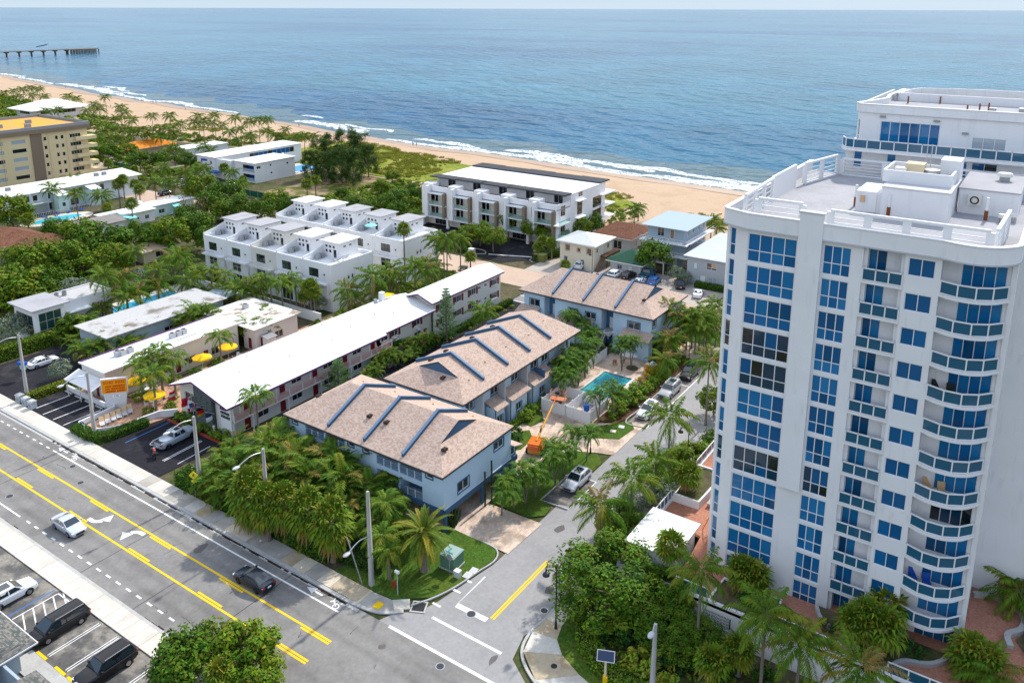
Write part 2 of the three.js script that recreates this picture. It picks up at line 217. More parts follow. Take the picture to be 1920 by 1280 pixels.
// ================= ground, sea, beach =================
const SEA = -0.8;
const shore = [[900, -3200], [600, -2000], [470, -1400], [392, -1030], [338, -758], [318, -640], [298, -533], [290, -454], [280, -354], [270, -288], [262, -222], [260, -168], [255, -120], [251.5, -81], [249, 0], [247, 200]];
const veg = [[820, -3200], [530, -2000], [400, -1400], [322, -1000], [283, -700], [273, -616], [259, -510], [247, -419], [249, -327], [252, -277], [250, -246], [239, -187], [229, -121], [219, -102], [212, -77], [208, 0], [206, 200]];
const atZ = (line, z) => { for (let i = 0; i < line.length - 1; i++) { const [ax, az] = line[i], [bx, bz] = line[i + 1]; if (z <= bz) return ax + (bx - ax) * clamp((z - az) / (bz - az)); } return line[line.length - 1][0]; };
const wob = (z, s, k) => (vnoise(z / k / 64, 0.37, 64, s) - 0.5) * 2;
sflat('ground', [[-400, 300], [206, 300], ...veg.slice().reverse(), [-400, -3200]], -0.05, M.soil);
{ // beach: rows of quads from the plants down below the water line
  const pos = [], uv = [], rows = []; for (let z = -3200; z <= 200; z += z < -800 ? 80 : 8) rows.push(z);
  const prof = (z) => { const a = atZ(veg, z) - 46, b = atZ(shore, z) + 3 * wob(z, 5, 24), w = b - a; return [[a, -0.02], [a + 46, 0.12], [a + 46 + (w - 46) * 0.45, 0.1 + 0.1 * wob(z, 9, 11)], [b - 12, -0.15], [b - 5, -0.45], [b, SEA + 0.03], [b + 14, -1.9]]; };
  for (let i = 0; i < rows.length - 1; i++) { const A = prof(rows[i]), C = prof(rows[i + 1]); for (let k = 0; k < A.length - 1; k++) { const p = [[A[k], rows[i]], [C[k], rows[i + 1]], [C[k + 1], rows[i + 1]], [A[k], rows[i]], [C[k + 1], rows[i + 1]], [A[k + 1], rows[i]]]; for (const [[x, y], z] of p) { pos.push(x, y, z); uv.push(x, z); } } }
  structure('beach_sand', tri(pos, uv), M.sand);
  // wet sand: darker band of soaked sand along the water
  const wp = [], wu = []; for (let i = 0; i < rows.length - 1; i++) { const e = (z, k) => { const P = prof(z), b = P[5][0], o = 2.5 + 2.2 * wob(z, 21, 13); return k ? [b + 2, SEA - 0.05] : [b - 5 - o * 0.6, -0.45 + 0.05 * o]; }; const q = [[e(rows[i], 0), rows[i]], [e(rows[i + 1], 0), rows[i + 1]], [e(rows[i + 1], 1), rows[i + 1]], [e(rows[i], 0), rows[i]], [e(rows[i + 1], 1), rows[i + 1]], [e(rows[i], 1), rows[i]]]; for (const [[x, y], z] of q) { wp.push(x, y + 0.03, z); wu.push(x, z); } }
  structure('wet_sand', tri(wp, wu), mt(grain(20, [0.34, 0.23, 0.15], [0.28, 0.19, 0.125], { f: 0.1, seed: 71, size: 256 }), 0.55));
}
{ // sea
  const N = 1024, LEN = 170, R = rng(5), waves = [];
  for (let i = 0; i < 70; i++) { const lam = 2.2 * Math.pow(14, R()), k = LEN / lam, a = Math.PI + (R() + R() + R() - 1.5) * 1.15 - 0.25; const kx = Math.round(k * Math.cos(a)), kz = Math.round(k * Math.sin(a)); if (!kx && !kz) continue; waves.push([kx, kz, R() * 6.283, Math.pow(LEN / Math.hypot(kx, kz), 0.85)]); }
  const hgt = new Float32Array(N * N); let lo = 1e9, hi = -1e9;
  const S = new Float32Array(4096).map((_, i) => { const s = Math.sin(i / 4096 * 2 * Math.PI); return s + 0.35 * Math.max(0, s) ** 3; });
  for (let j = 0; j < N; j++) for (let i = 0; i < N; i++) { let s = 0; for (const [kx, kz, ph, am] of waves) s += am * S[mod(Math.round((kx * i / N + kz * j / N + ph) * 4096), 4096)]; hgt[j * N + i] = s; if (s < lo) lo = s; if (s > hi) hi = s; }
  const d = new Uint8Array(N * N * 4); for (let k = 0; k < N * N; k++) { const g = Math.round(255 * (hgt[k] - lo) / (hi - lo)); d[k * 4] = d[k * 4 + 1] = d[k * 4 + 2] = g; d[k * 4 + 3] = 255; }
  const bt = new THREE.DataTexture(d, N, N); bt.wrapS = bt.wrapT = THREE.RepeatWrapping; bt.magFilter = THREE.LinearFilter; bt.minFilter = THREE.LinearMipmapLinearFilter; bt.generateMipmaps = true; bt.repeat.set(1 / LEN, 1 / LEN); bt.needsUpdate = true;
  const ct = ctex(1024, 1900, (u, v) => { const a = fbm(u, v * 0.5 + u * 0.25, 6, 6, 31), b = fbm(u, v, 40, 3, 33), w = sstep(0.35, 0.65, a); const c = [lerp(0.014, 0.034, w), lerp(0.086, 0.142, w), lerp(0.168, 0.208, w)]; return c.map((q) => q * (0.65 + 0.7 * b)); });
  const sea = phys([1, 1, 1], 0.13, { map: ct, bumpMap: bt, bumpScale: 2.4, specularIntensity: 0.3, ior: 1.16 });
  sflat('sea', [[180, -70000], [70000, -70000], [70000, 40000], [180, 40000]], SEA, sea);
  // shallows: sand stirred up close to the beach
  const shal = mat(null, 0.16, { specularIntensity: 0.3, ior: 1.2, map: grain(60, [0.075, 0.13, 0.15], [0.045, 0.09, 0.115], { f: 0.2, coarse: 12, seed: 35 }), bumpMap: bt, bumpScale: 1.5 });
  const pos = [], uv = []; for (let z = -1500; z < 150; z += 10) { const e = (q) => { const b = atZ(shore, q); return [b - 6, b + 30 + 14 * wob(q, 41, 17)]; }, A = e(z), C = e(z + 10); for (const [x, q] of [[A[0], z], [C[0], z + 10], [C[1], z + 10], [A[0], z], [C[1], z + 10], [A[1], z]]) { pos.push(x, SEA + 0.012, q); uv.push(x, q); } }
  structure('sea_shallows', tri(pos, uv), shal);
  // foam of the breaking waves
  const fa = gtex(512, 1, (u, v) => { const n = fbm(u, v, 10, 5, 51), m = fbm(u, v, 40, 3, 53), e = sstep(0, 0.25, v) * (1 - sstep(0.7, 1, v)); return [0.95 * sstep(0.36, 0.66, (n * 0.6 + m * 0.4) * (0.35 + 0.72 * e))]; }); fa.repeat.set(1, 1);
  const fm = mat([0.82, 0.85, 0.87], 0.8, { alphaMap: fa, transparent: true });
  const foam = (z0, z1, off, w, lift, ph) => { const pos = [], uv = []; const n = Math.max(2, Math.round((z1 - z0) / 4)); for (let i = 0; i < n; i++) { const e = (k) => { const z = lerp(z0, z1, k / n), t = k / n, b = atZ(shore, z) + 3 * wob(z, 5, 24) + off + 2.2 * wob(z, 61 + ph, 9), ww = 0.75 * w * (0.55 + 0.9 * Math.sin(Math.PI * clamp(t)) ** 0.6) * (0.8 + 0.4 * wob(z, 71 + ph, 12)); return [b, b + ww, z, (z - z0) / 26]; }, A = e(i), C = e(i + 1); for (const [x, z, u, v] of [[A[0], A[2], A[3], 0], [C[0], C[2], C[3], 0], [C[1], C[2], C[3], 1], [A[0], A[2], A[3], 0], [C[1], C[2], C[3], 1], [A[1], A[2], A[3], 1]]) { pos.push(x, SEA + lift, z); uv.push(u + ph * 0.37, v); } } return tri(pos, uv); };
  const F = [foam(-1300, 60, -4, 4, 0.06, 0), foam(-250, -60, 0, 13, 0.07, 1), foam(-190, -120, 9, 13, 0.08, 2), foam(-140, -75, 12, 10, 0.09, 3), foam(-330, -270, 5, 18, 0.07, 4), foam(-300, -262, 16, 8, 0.08, 5), foam(-520, -380, 3, 11, 0.07, 6), foam(-640, -520, 6, 16, 0.07, 7), foam(-590, -540, 22, 9, 0.08, 8), foam(-560, -505, 14, 9, 0.09, 9), foam(-800, -640, 2, 10, 0.07, 10), foam(-240, -205, 10, 9, 0.085, 11), foam(-110, -60, 2, 14, 0.1, 12), foam(-345, -325, 22, 6, 0.08, 13), foam(-1100, -820, 4, 14, 0.07, 14)];
  const fo = put(scene, 'surf_foam', merge(F), fm); tag(fo, 'white foam of small waves breaking along the beach', 'surf foam', null, 'stuff');
}
// ---- main road ----
sflat('main_road', rect(35.2, 47.5, -420, 60), 0, M.road);
sflat('side_street', [[47.5, -47.5], [49.2, -46.8], [50.3, -45.2], [52.5, -44.5], [60, -43.2], [134, -42.6], [134, -34.6], [57, -34.6], [53.4, -35.1], [50.6, -34.4], [48.4, -31], [47.5, -26]], 0.002, M.side);
sflat('beach_road', [[134, -340], [144, -340], [144, -30], [134, -30]], 0.004, mt(grain(14, [0.47, 0.345, 0.265], [0.40, 0.30, 0.235], { f: 0.08, seed: 81 }), 0.9));
const paint = (name, g, m = M.paintw) => { const o = put(scene, name, g, m); o.userData.kind = 'structure'; return o; };
const strip = (x0, x1, z0, z1, y = 0.008) => prismG(rect(x0, x1, z0, z1).map(([x, z]) => [x, y, z]), 0);
// lane lines
paint('yellow_line', strip(42.94, 43.16, -300, -49.2), M.yellow); paint('yellow_line', strip(39.89, 40.11, -300, -49.2), M.yellow);
for (const z of [-124.5, -112.6, -100.7, -88.7, -76.8, -64.9, -52.9]) { paint('yellow_dash', strip(42.64, 42.86, z, z + 3.7), M.yellow); paint('yellow_dash', strip(40.2, 40.42, z, z + 3.7), M.yellow); }
paint('white_line', strip(46.02, 46.2, -103.6, -51.4)); paint('white_line', strip(36.5, 36.68, -160, -92.2));
for (let z = -128; z < -105; z += 1.75) paint('white_dash', strip(46.02, 46.2, z, z + 0.75));
for (let z = -90.8; z < -50; z += 1.78) paint('white_dash', strip(36.52, 36.72, z, z + 0.78));
paint('crossing_line', strip(47.3, 47.62, -46.2, -24)); paint('crossing_line', strip(50.45, 50.75, -43.6, -35.6));
paint('stop_line', strip(52.9, 53.5, -42.7, -39.1)); paint('white_line', prismG([[53.2, 0.008, -42.75], [53.4, 0.008, -42.72], [58, 0.008, -42.72], [58, 0.008, -42.88]], 0));
paint('yellow_line', strip(53.6, 63.6, -39.02, -38.84, 0.009), M.yellow); paint('yellow_line', strip(53.6, 63.6, -38.74, -38.56, 0.009), M.yellow);
for (const [x, z] of [[54.6, -43.9], [56.4, -43.9], [52.0, -44.3]]) paint('white_dash', strip(x, x + 0.25, z - 0.5, z + 0.5));
{ const mk = (pts, head) => paint('turn_arrow', merge([ribbonG(curve(pts, 6), 0.5, 0, 0.01), tri(head.flatMap(([x, z]) => [x, 0.01, z]))]));
  mk([[40.75, -85.5], [40.85, -84.4], [41.4, -83.7]], [[41.2, -84.3], [41.75, -82.9], [42.75, -83.8]]);
  mk([[42.6, -77.6], [42.45, -78.6], [41.9, -79.2]], [[42.15, -78.7], [41.5, -80.0], [40.55, -78.9]]); }
function bikeMark(x, z) { // a lane symbol: cyclist over two wheels, and an arrow
  const ring = (cx, cz) => { const g = new THREE.RingGeometry(0.26, 0.36, 14); g.rotateX(-Math.PI / 2); g.translate(cx, 0.011, cz); return g; };
  const ln = (a, b, w = 0.1) => ribbonG([a, b], w, 0, 0.011);
  paint('bicycle_marking', merge([ring(x - 0.36, z), ring(x + 0.42, z), ln([x - 0.36, z], [x - 0.1, z - 0.5]), ln([x - 0.1, z - 0.5], [x + 0.36, z - 0.5]), ln([x + 0.36, z - 0.5], [x + 0.42, z]), ln([x - 0.1, z - 0.5], [x + 0.05, z]), ln([x + 0.05, z], [x + 0.36, z - 0.5]), ln([x - 0.15, z - 0.95], [x + 0.1, z - 0.6], 0.2), ln([x + 0.1, z - 0.75], [x + 0.38, z - 0.8])].map((g) => (g.index ? g.toNonIndexed() : g))));
  paint('bicycle_arrow', merge([ribbonG([[x, z - 2.2], [x, z - 3.4]], 0.2, 0, 0.011), tri([x - 0.42, 0.011, z - 3.3, x + 0.42, 0.011, z - 3.3, x, 0.011, z - 4.4])]));
}
bikeMark(46.85, -99.2); bikeMark(46.85, -52.2);
paint('bicycle_arrow', merge([ribbonG([[35.9, -97.5], [35.9, -96.3]], 0.2, 0, 0.011), tri([35.5, 0.011, -96.4, 36.3, 0.011, -96.4, 35.9, 0.011, -95.4])]));
for (const [x, z, x1, z1] of [[36, -101, 47.4, -101], [35.3, -77.3, 47.4, -77.3], [35.3, -59.2, 47.4, -59.2], [47.4, -99.5, 46, -100.5], [35.3, -68, 40, -68]]) paint('road_joint', ribbonG([[x, z], [x1, z1]], 0.09, 0, 0.004), M.joint);
for (const [x, z, r] of [[45.5, -97.7, 0.42], [44.1, -93.3, 0.42], [37.9, -97.4, 0.45], [53.0, -40.8, 0.5], [46.4, -39.2, 0.42], [57.3, -35.3, 0.42]]) { const g = cyl(r, r, 0.012, 20), h = thing('manhole_cover', z < -60 ? 'round dark iron manhole cover in the main road' : x > 52 ? (z < -40 ? 'iron manhole cover on the stop line of the side street' : 'iron manhole cover at the kerb of the side street') : 'iron manhole cover beside the crossing lines', 'manhole cover', x, 0.002, z, 0, z < -60 ? 'manhole covers in the main road' : undefined); put(h, 'rim', g, M.steel); put(h, 'lid', cyl(r * 0.82, r * 0.82, 0.02, 20), M.charcoal); }
// tar patches and wheel-worn tracks are in the asphalt colour; gutter dirt strips
{ const R = rng(9), g = []; for (let z = -106; z < -52; z += 0.5) if (R() < 0.75) { const w = 0.08 + 0.22 * R(), l = 0.4 + R(); g.push(strip(47.42 - w, 47.44, z, z + l, 0.014)); } for (const [z, n] of [[-93, 3], [-66, 3], [-58, 2]]) for (let k = 0; k < n; k++) g.push(strip(35.25, 35.3 + 0.2 * R(), z + k, z + k + 0.9, 0.014)); const o = put(scene, 'gutter_silt', merge(g), mat([0.05, 0.035, 0.028], 1)); tag(o, 'dark silt and leaf litter in the road gutters', 'silt', null, 'stuff'); }
// ---- kerbs and pavements ----
structure('kerb', ribbonG([[47.7, -420], ...curve([[47.7, -60], [47.75, -50.5], [48.3, -48], [49.6, -46.3]], 6)], 0.4, 0.13, 0), M.concrete);
structure('gutter_pan', strip(47.1, 47.5, -420, -50, 0.004), M.concrete);
structure('kerb', ribbonG([[35.08, -420], [35.08, -30]], 0.3, 0.13, 0), M.concrete);
structure('kerb', ribbonG([[134, -34.5], [62, -34.52], ...curve([[58.6, -34.52], [56.4, -34.57], [54.3, -34.82], [51.7, -34.15], [49.58, -31.45], [48.38, -27], [47.87, -20], [47.78, -13]], 5), [47.78, 10]], 0.26, 0.14, 0), M.concrete);
function pavement(name, x0, x1, z0, z1, len, seed, pick) { // slabs laid one by one with open joints
  const g = thing(name); delete g.userData.label; g.userData.kind = 'structure'; const R = rng(seed);
  for (let z = z0; z < z1 - 0.2; z += len) { const e = Math.min(z + len, z1), m = pick(z, R), w = bg(x0, x1, 0, 0.125 + 0.012 * R(), z + 0.012, e - 0.012); put(g, 'slab', w, m); }
  return g;
}
const walkTones = [M.walk, M.walk2, mt(grain(6, [0.40, 0.37, 0.33], [0.27, 0.24, 0.20], { f: 0.12, seed: 83, size: 256 })), mt(grain(6, [0.58, 0.51, 0.40], [0.46, 0.36, 0.24], { f: 0.1, seed: 84, size: 256 })), mt(grain(7, [0.60, 0.55, 0.48], [0.48, 0.43, 0.36], { f: 0.1, seed: 85, size: 256 }))];
pavement('pavement', 47.92, 49.95, -190, -50.6, 1.83, 3, (z, R) => { const t = R(); return z < -92 ? (t < 0.7 ? walkTones[0] : walkTones[4]) : z < -78 ? (t < 0.6 ? walkTones[0] : walkTones[2]) : t < 0.25 ? walkTones[1] : t < 0.75 ? walkTones[2] : walkTones[3]; });
pavement('pavement', 32.8, 34.92, -120, -40, 1.5, 4, (z, R) => (R() < 0.5 ? walkTones[0] : walkTones[4]));
{ const g = thing('corner_pavement'); delete g.userData.label; g.userData.kind = 'structure'; // ramp corner by the lawn
  put(g, 'slab', prismG([[47.95, 0.13, -50.6], [49.9, 0.13, -50.6], [50.1, 0.13, -48.2], [49.2, 0.1, -47.2], [48.3, 0.1, -48.2]], 0.13), walkTones[2]); put(g, 'slab', prismG([[49.22, 0.1, -47.2], [50.12, 0.13, -48.2], [51.2, 0.12, -46.9], [50.2, 0.1, -46.0]], 0.12), M.walk);
  put(g, 'tactile_pad', bg(48.35, 49.25, 0.131, 0.15, -49.2, -48.4), M.yellow);
  const h = thing('corner_pavement'); delete h.userData.label; h.userData.kind = 'structure'; // curved corner by the tower garden
  const CO = [[58.6, -34.4], [56.4, -34.45], [54.3, -34.7], [51.8, -34.05], [49.7, -31.4], [48.5, -27], [48.0, -20], [47.9, -13], [47.9, -6]], CI = [[58.6, -32.9], [56.4, -32.8], [54.7, -32.3], [53.4, -31], [52.3, -28.6], [51.4, -25.4], [50.8, -20], [50.5, -13], [50.4, -6]];
  for (let i = 0; i < CO.length - 1; i++) put(h, 'slab', prismG([CO[i], CO[i + 1], CI[i + 1], CI[i]].map(([x, z], k) => [x + (k === 1 || k === 2 ? 0.0 : 0.0), 0.13, z + (k === 0 || k === 3 ? 0.012 : -0.004)]), 0.13), [M.walk, M.walk2, M.walk, M.walk2, M.walk, M.walk][i % 6]);
  structure('lawn', prismG([...CI, [53.4, -6], [53.2, -20], [53.6, -25.6], [55, -29], [57.4, -31.4], [58.6, -31.9]].map(([x, z]) => [x, 0.12, z]), 0.1), M.grass);
  put(h, 'iron_lid', cyl(0.28, 0.28, 0.02, 16), M.dark, 51.9, 0.13, -30.9); put(h, 'stained_ring', new THREE.RingGeometry(0.29, 0.6, 20).rotateX(-Math.PI / 2), M.walk2, 51.9, 0.136, -30.9);
  const s = thing('pavement'); delete s.userData.label; s.userData.kind = 'structure'; for (let x = 58.62; x < 132; x += 1.8) put(s, 'slab', bg(x, x + 1.78, 0, 0.13, -34.36, -32.9), (x * 7) % 5 < 3 ? M.walk : M.walk2); }
// ---- lots, drives, lawns, courts ----
sflat('parking_lot', rect(50, 57, -119.5, -104.6), 0.03, M.lot); sflat('parking_lot', rect(50, 62, -99.4, -86.6), 0.03, M.lot); sflat('driveway', [[49.95, -137], [68, -137], [68, -128], [60, -122.5], [49.95, -122.5]], 0.03, M.lot);
sflat('alley', [[58, -86.6], [134, -86.6], [134, -75], [112, -74.6], [76, -76.2], [58, -78.5]], 0.026, M.lot);
sflat('patio', [[51.5, -106.5], [57.2, -106.3], [57.2, -119.4], [60, -119.4], [60, -109], [100, -109], [100, -98], [63, -98], [59, -99.3], [51.5, -100.6]], 0.06, mt(grain(7, [0.50, 0.30, 0.20], [0.40, 0.215, 0.14], { f: 0.25, coarse: 7, seed: 85 })));
sflat('parking_lot', [[-10, -110], [32.75, -110], [32.75, -40], [-10, -40]], 0.02, M.oldlot);
structure('lawn', prismG([[50, 0.14, -56], [50, 0.14, -50.8], [50.2, 0.14, -48.2], [51.3, 0.14, -46.9], [52.6, 0.14, -45.2], [55, 0.14, -44.4], [58, 0.14, -43.9], [60.6, 0.14, -43.5], [61.9, 0.14, -44.2], [62.2, 0.14, -46], [62.1, 0.14, -50.4], [60, 0.14, -53]], 0.14), M.grass);
sflat('driveway', [[62.2, -42.9], [68.6, -42.7], [68.4, -50], [74, -50.3], [74, -75], [61, -75], [61.2, -51], [62.3, -50]], 0.05, M.paver);
structure('lawn', prismG([[68.8, 0.12, -50], [68.7, 0.12, -44.6], [70, 0.12, -43.2], [71.6, 0.12, -43.4], [72.9, 0.12, -45.2], [79.4, 0.12, -45.2], [80.2, 0.12, -43.1], [83.4, 0.12, -43.1], [85, 0.12, -44.6], [84, 0.12, -47.6], [80.5, 0.12, -49.6]], 0.12), M.grass);
sflat('parking_bay', [[72.4, -45.1], [79.4, -45.1], [79.4, -41.6], [73.2, -41.6]], 0.012, M.oldlot);
structure('paved_court', prismG([[74.4, 0.06, -50.4], [80.6, 0.06, -49.5], [84, 0.06, -47.6], [85.4, 0.06, -44.6], [86, 0.06, -42.8], [97, 0.06, -42.8], [94.5, 0.06, -45.2], [92, 0.06, -48.8], [91, 0.06, -56.8], [97.4, 0.06, -58.2], [113, 0.06, -58.2], [113, 0.06, -60], [74.4, 0.06, -58.6]], 0.06), M.paver);
for (const [n, p] of [['lawn', [[88.2, -47.3], [90, -44], [93.6, -43.6], [95, -44.6], [93.4, -46.6], [91.4, -48]]], ['lawn', [[78.2, -55.4], [80.4, -53.4], [83.6, -53.6], [85.2, -55.2], [83, -57.2], [80.2, -57.6]]], ['lawn', [[86.4, -58], [86.2, -55.6], [88.6, -55], [90.6, -56.6], [90.2, -58.3]]]]) structure(n, prismG(p.map(([x, z]) => [x, 0.13, z]), 0.1), M.grass);
sflat('garden_bed', [[93.4, -46.4], [97, -45.3], [120, -45.3], [120, -49.2], [97, -49.2], [93, -48.6]], 0.1, mt(grain(6, [0.10, 0.055, 0.03], [0.06, 0.05, 0.02], { f: 0.4, seed: 87, size: 256 })));
sflat('parking_bay', rect(94.6, 119, -45.25, -42.3), 0.012, mt(grain(9, [0.24, 0.22, 0.20], [0.16, 0.15, 0.14], { f: 0.15, seed: 88 })));
for (const [a, b, c, d] of [[72.6, 79.4, -41.75, -41.62], [94.8, 119, -42.4, -42.26], [79.3, 79.42, -45.1, -41.7], [101.8, 101.92, -45.2, -42.4], [110, 110.12, -45.2, -42.4]]) paint('bay_line', strip(a, b, c, d, 0.02));
structure('lawn', prismG([[112.5, 0.12, -49.6], [121, 0.12, -45], [133, 0.12, -43.6], [133.4, 0.12, -56], [130.5, 0.12, -56], [130.5, 0.12, -49.8]], 0.12), M.grass); sflat('driveway', [[119, -49.6], [126, -49.6], [127, -43], [120.5, -43]], 0.13, M.paver);
sflat('parking_lot', [[144, -95], [158, -95], [158, -48], [144, -48]], 0.02, mt(grain(12, [0.40, 0.35, 0.30], [0.28, 0.25, 0.22], { f: 0.12, seed: 89 })));
sflat('parking_court', [[145, -102], [150, -98], [158, -97.5], [162.5, -101], [163.5, -138], [153, -138], [150.5, -122], [146, -112]], 0.03, M.lot); paint('crossing_line', ribbonG([[148.8, -108.2], [152.6, -98.6]], 0.5, 0, 0.04));
for (const x of [126.4, 129.6, 132.8]) paint('bay_line', strip(x - 0.1, x + 0.1, -86.4, -80.6, 0.034)); paint('bay_line', strip(126.4, 133, -80.7, -80.5, 0.036)); sflat('parking_bay', rect(126, 133.4, -86.3, -80.4), 0.03, mt(grain(5, [0.24, 0.22, 0.22], [0.18, 0.17, 0.17], { f: 0.15, seed: 90, size: 256 })));
// kerbs round lawns and bays
for (const p of [curve([[50.6, -46.2], [52.6, -45.1], [55, -44.3], [58, -43.8], [60.7, -43.4], [62.0, -44.2], [62.3, -46]], 5), [[72.5, -41.7], [72.3, -45.2], [79.5, -45.2]], curve([[94.7, -42.4], [94.5, -45.3], [100, -45.35], [119, -45.35]], 4), curve([[146, -112.5], [148.6, -109], [150.4, -110.6], [150.6, -114]], 5), curve([[153.2, -98], [150.2, -97.6], [149.4, -96.2]], 5)]) structure('kerb', ribbonG(p, 0.16, 0.16, 0), M.concrete);
// parking stripes
for (const z of [-117.2, -114.5, -111.8, -109.05, -106.5]) paint('bay_line', strip(50.3, 55.6, z - 0.08, z + 0.08, 0.038)); for (const z of [-118.2, -115.4, -112.7, -110, -107.2]) { const s = thing('wheel_stop', 'pale concrete wheel stop at the head of a marked bay beside the low wall', 'wheel stop', 55.9, 0.03, z, 0, 'wheel stops by the low motel wall'); put(s, 'block', bg(-0.12, 0.12, 0, 0.14, -0.9, 0.9), M.concrete); }
for (const [x0, z0, x1, z1] of [[52.6, -89.6, 58.4, -89.9], [52.6, -89.3, 58.4, -89.6], [53.2, -87.3, 58.2, -87.6]]) paint('bay_line', ribbonG([[x0, z0], [x1, z1]], 0.1, 0, 0.038)); paint('bay_line', ribbonG([[52.4, -97.6], [59.5, -97.8]], 0.14, 0, 0.038), M.paintblue); paint('bay_line', ribbonG([[59.3, -97.7], [59.4, -94.4]], 0.3, 0, 0.039), M.paintblue);
paint('lot_arrow', merge([ribbonG([[51.2, -84.6], [53, -84.8]], 0.28, 0, 0.04), tri([52.9, 0.04, -85.6, 52.9, 0.04, -84, 54.4, 0.04, -84.9])]));
paint('stall_symbol', merge([new THREE.RingGeometry(0.32, 0.44, 14).rotateX(-Math.PI / 2).translate(54.4, 0.04, -94.4).toNonIndexed(), ribbonG([[54.4, -94.9], [55.2, -94.9], [55.3, -94.2], [55.6, -94.2]], 0.12, 0, 0.04), ribbonG([[54.75, -94.9], [55.3, -94.9]], 0.14, 0, 0.041)]));
for (const z of [-68.9, -65.9, -62.9, -60]) for (const e of [0, 0.28]) paint('bay_line', strip(27.8, 32.5, z + e, z + e + 0.09, 0.026)); for (const z of [-79.7, -76.9]) paint('bay_line', strip(28.2, 32.5, z, z + 0.16, 0.027), M.paintblue);
paint('bay_line', strip(28.2, 32.5, -76.1, -75.98, 0.027)); paint('bay_line', strip(32.4, 32.52, -76.1, -73.2, 0.027)); for (let x = 28.2; x < 32; x += 0.95) paint('hatch_line', ribbonG([[x, -73.6], [x + 0.9, -76]], 0.12, 0, 0.027));
sflat('dune', [[203, -258], [249, -258], [247, -246], [236, -187], [230, -150], [219, -138], [207, -141], [201, -185]], 0.16, M.dune); sflat('dune', [[204, -134], [221, -131], [223, -113], [212, -100], [203, -104]], 0.17, M.dune); sflat('vacant_lot', [[157, -206], [200, -206], [200, -150], [157, -150]], 0.0, mt(grain(22, [0.30, 0.21, 0.13], [0.10, 0.11, 0.025], { f: 0.3, coarse: 7, seed: 121, blot: 1, lo: 0.4, hi: 0.6 }), 1)); sflat('hotel_car_park', [[150, -246], [167, -246], [167, -222], [152, -214]], 0.01, M.lot); sflat('car_park', [[144.5, -320], [176, -320], [176, -262], [146, -262]], 0.01, mt(grain(18, [0.40, 0.32, 0.24], [0.30, 0.25, 0.20], { f: 0.1, seed: 122 }))); sflat('lawn', rect(167, 205, -264, -250), 0.02, M.grass); sflat('lawn', rect(110, 134, -199, -190), 0.02, M.grass);
for (let k = 0; k < 8; k++) paint('bay_line', strip(152 + 0.3 * k, 164, -244 + k * 2.9, -243.5 + k * 2.9, 0.02));

{ const R = rng(44), g = [], c = []; for (const [x, z, w, l] of [[44.6, -70.5, 1.6, 1.1], [38.1, -103, 0.9, 1.6], [49.6, -35.8, 1.3, 0.5], [45.2, -45, 0.7, 0.7], [38.4, -56, 0.9, 0.6], [60, -36.4, 1.2, 0.8], [69, -40.6, 1.8, 0.9], [86, -37.4, 2.4, 1.1]]) g.push(prismG(Array.from({ length: 9 }, (_, i) => { const a = i / 9 * 6.283, r = 0.4 + 0.25 * R(); return [x + Math.cos(a) * w * r, 0.0065, z + Math.sin(a) * l * r]; }), 0)); for (let k = 0; k < 26; k++) { let x = 36 + 11 * R(), z = -110 + 70 * R(); const P = [[x, z]], n = 4 + Math.floor(R() * 5), q = R() < 0.5; for (let i = 0; i < n; i++) { x += (q ? 0.25 : 0.9) * (R() - 0.4); z += (q ? 0.9 : 0.25) * (R() - 0.3); P.push([x, z]); } c.push(ribbonG(P, 0.03 + 0.02 * R(), 0, 0.0055)); } paint('tar_patches', merge(g), mt(grain(3, [0.12, 0.11, 0.105], [0.16, 0.15, 0.14], { f: 0.2, seed: 131, size: 256 }))); paint('asphalt_cracks', merge(c), M.joint); }

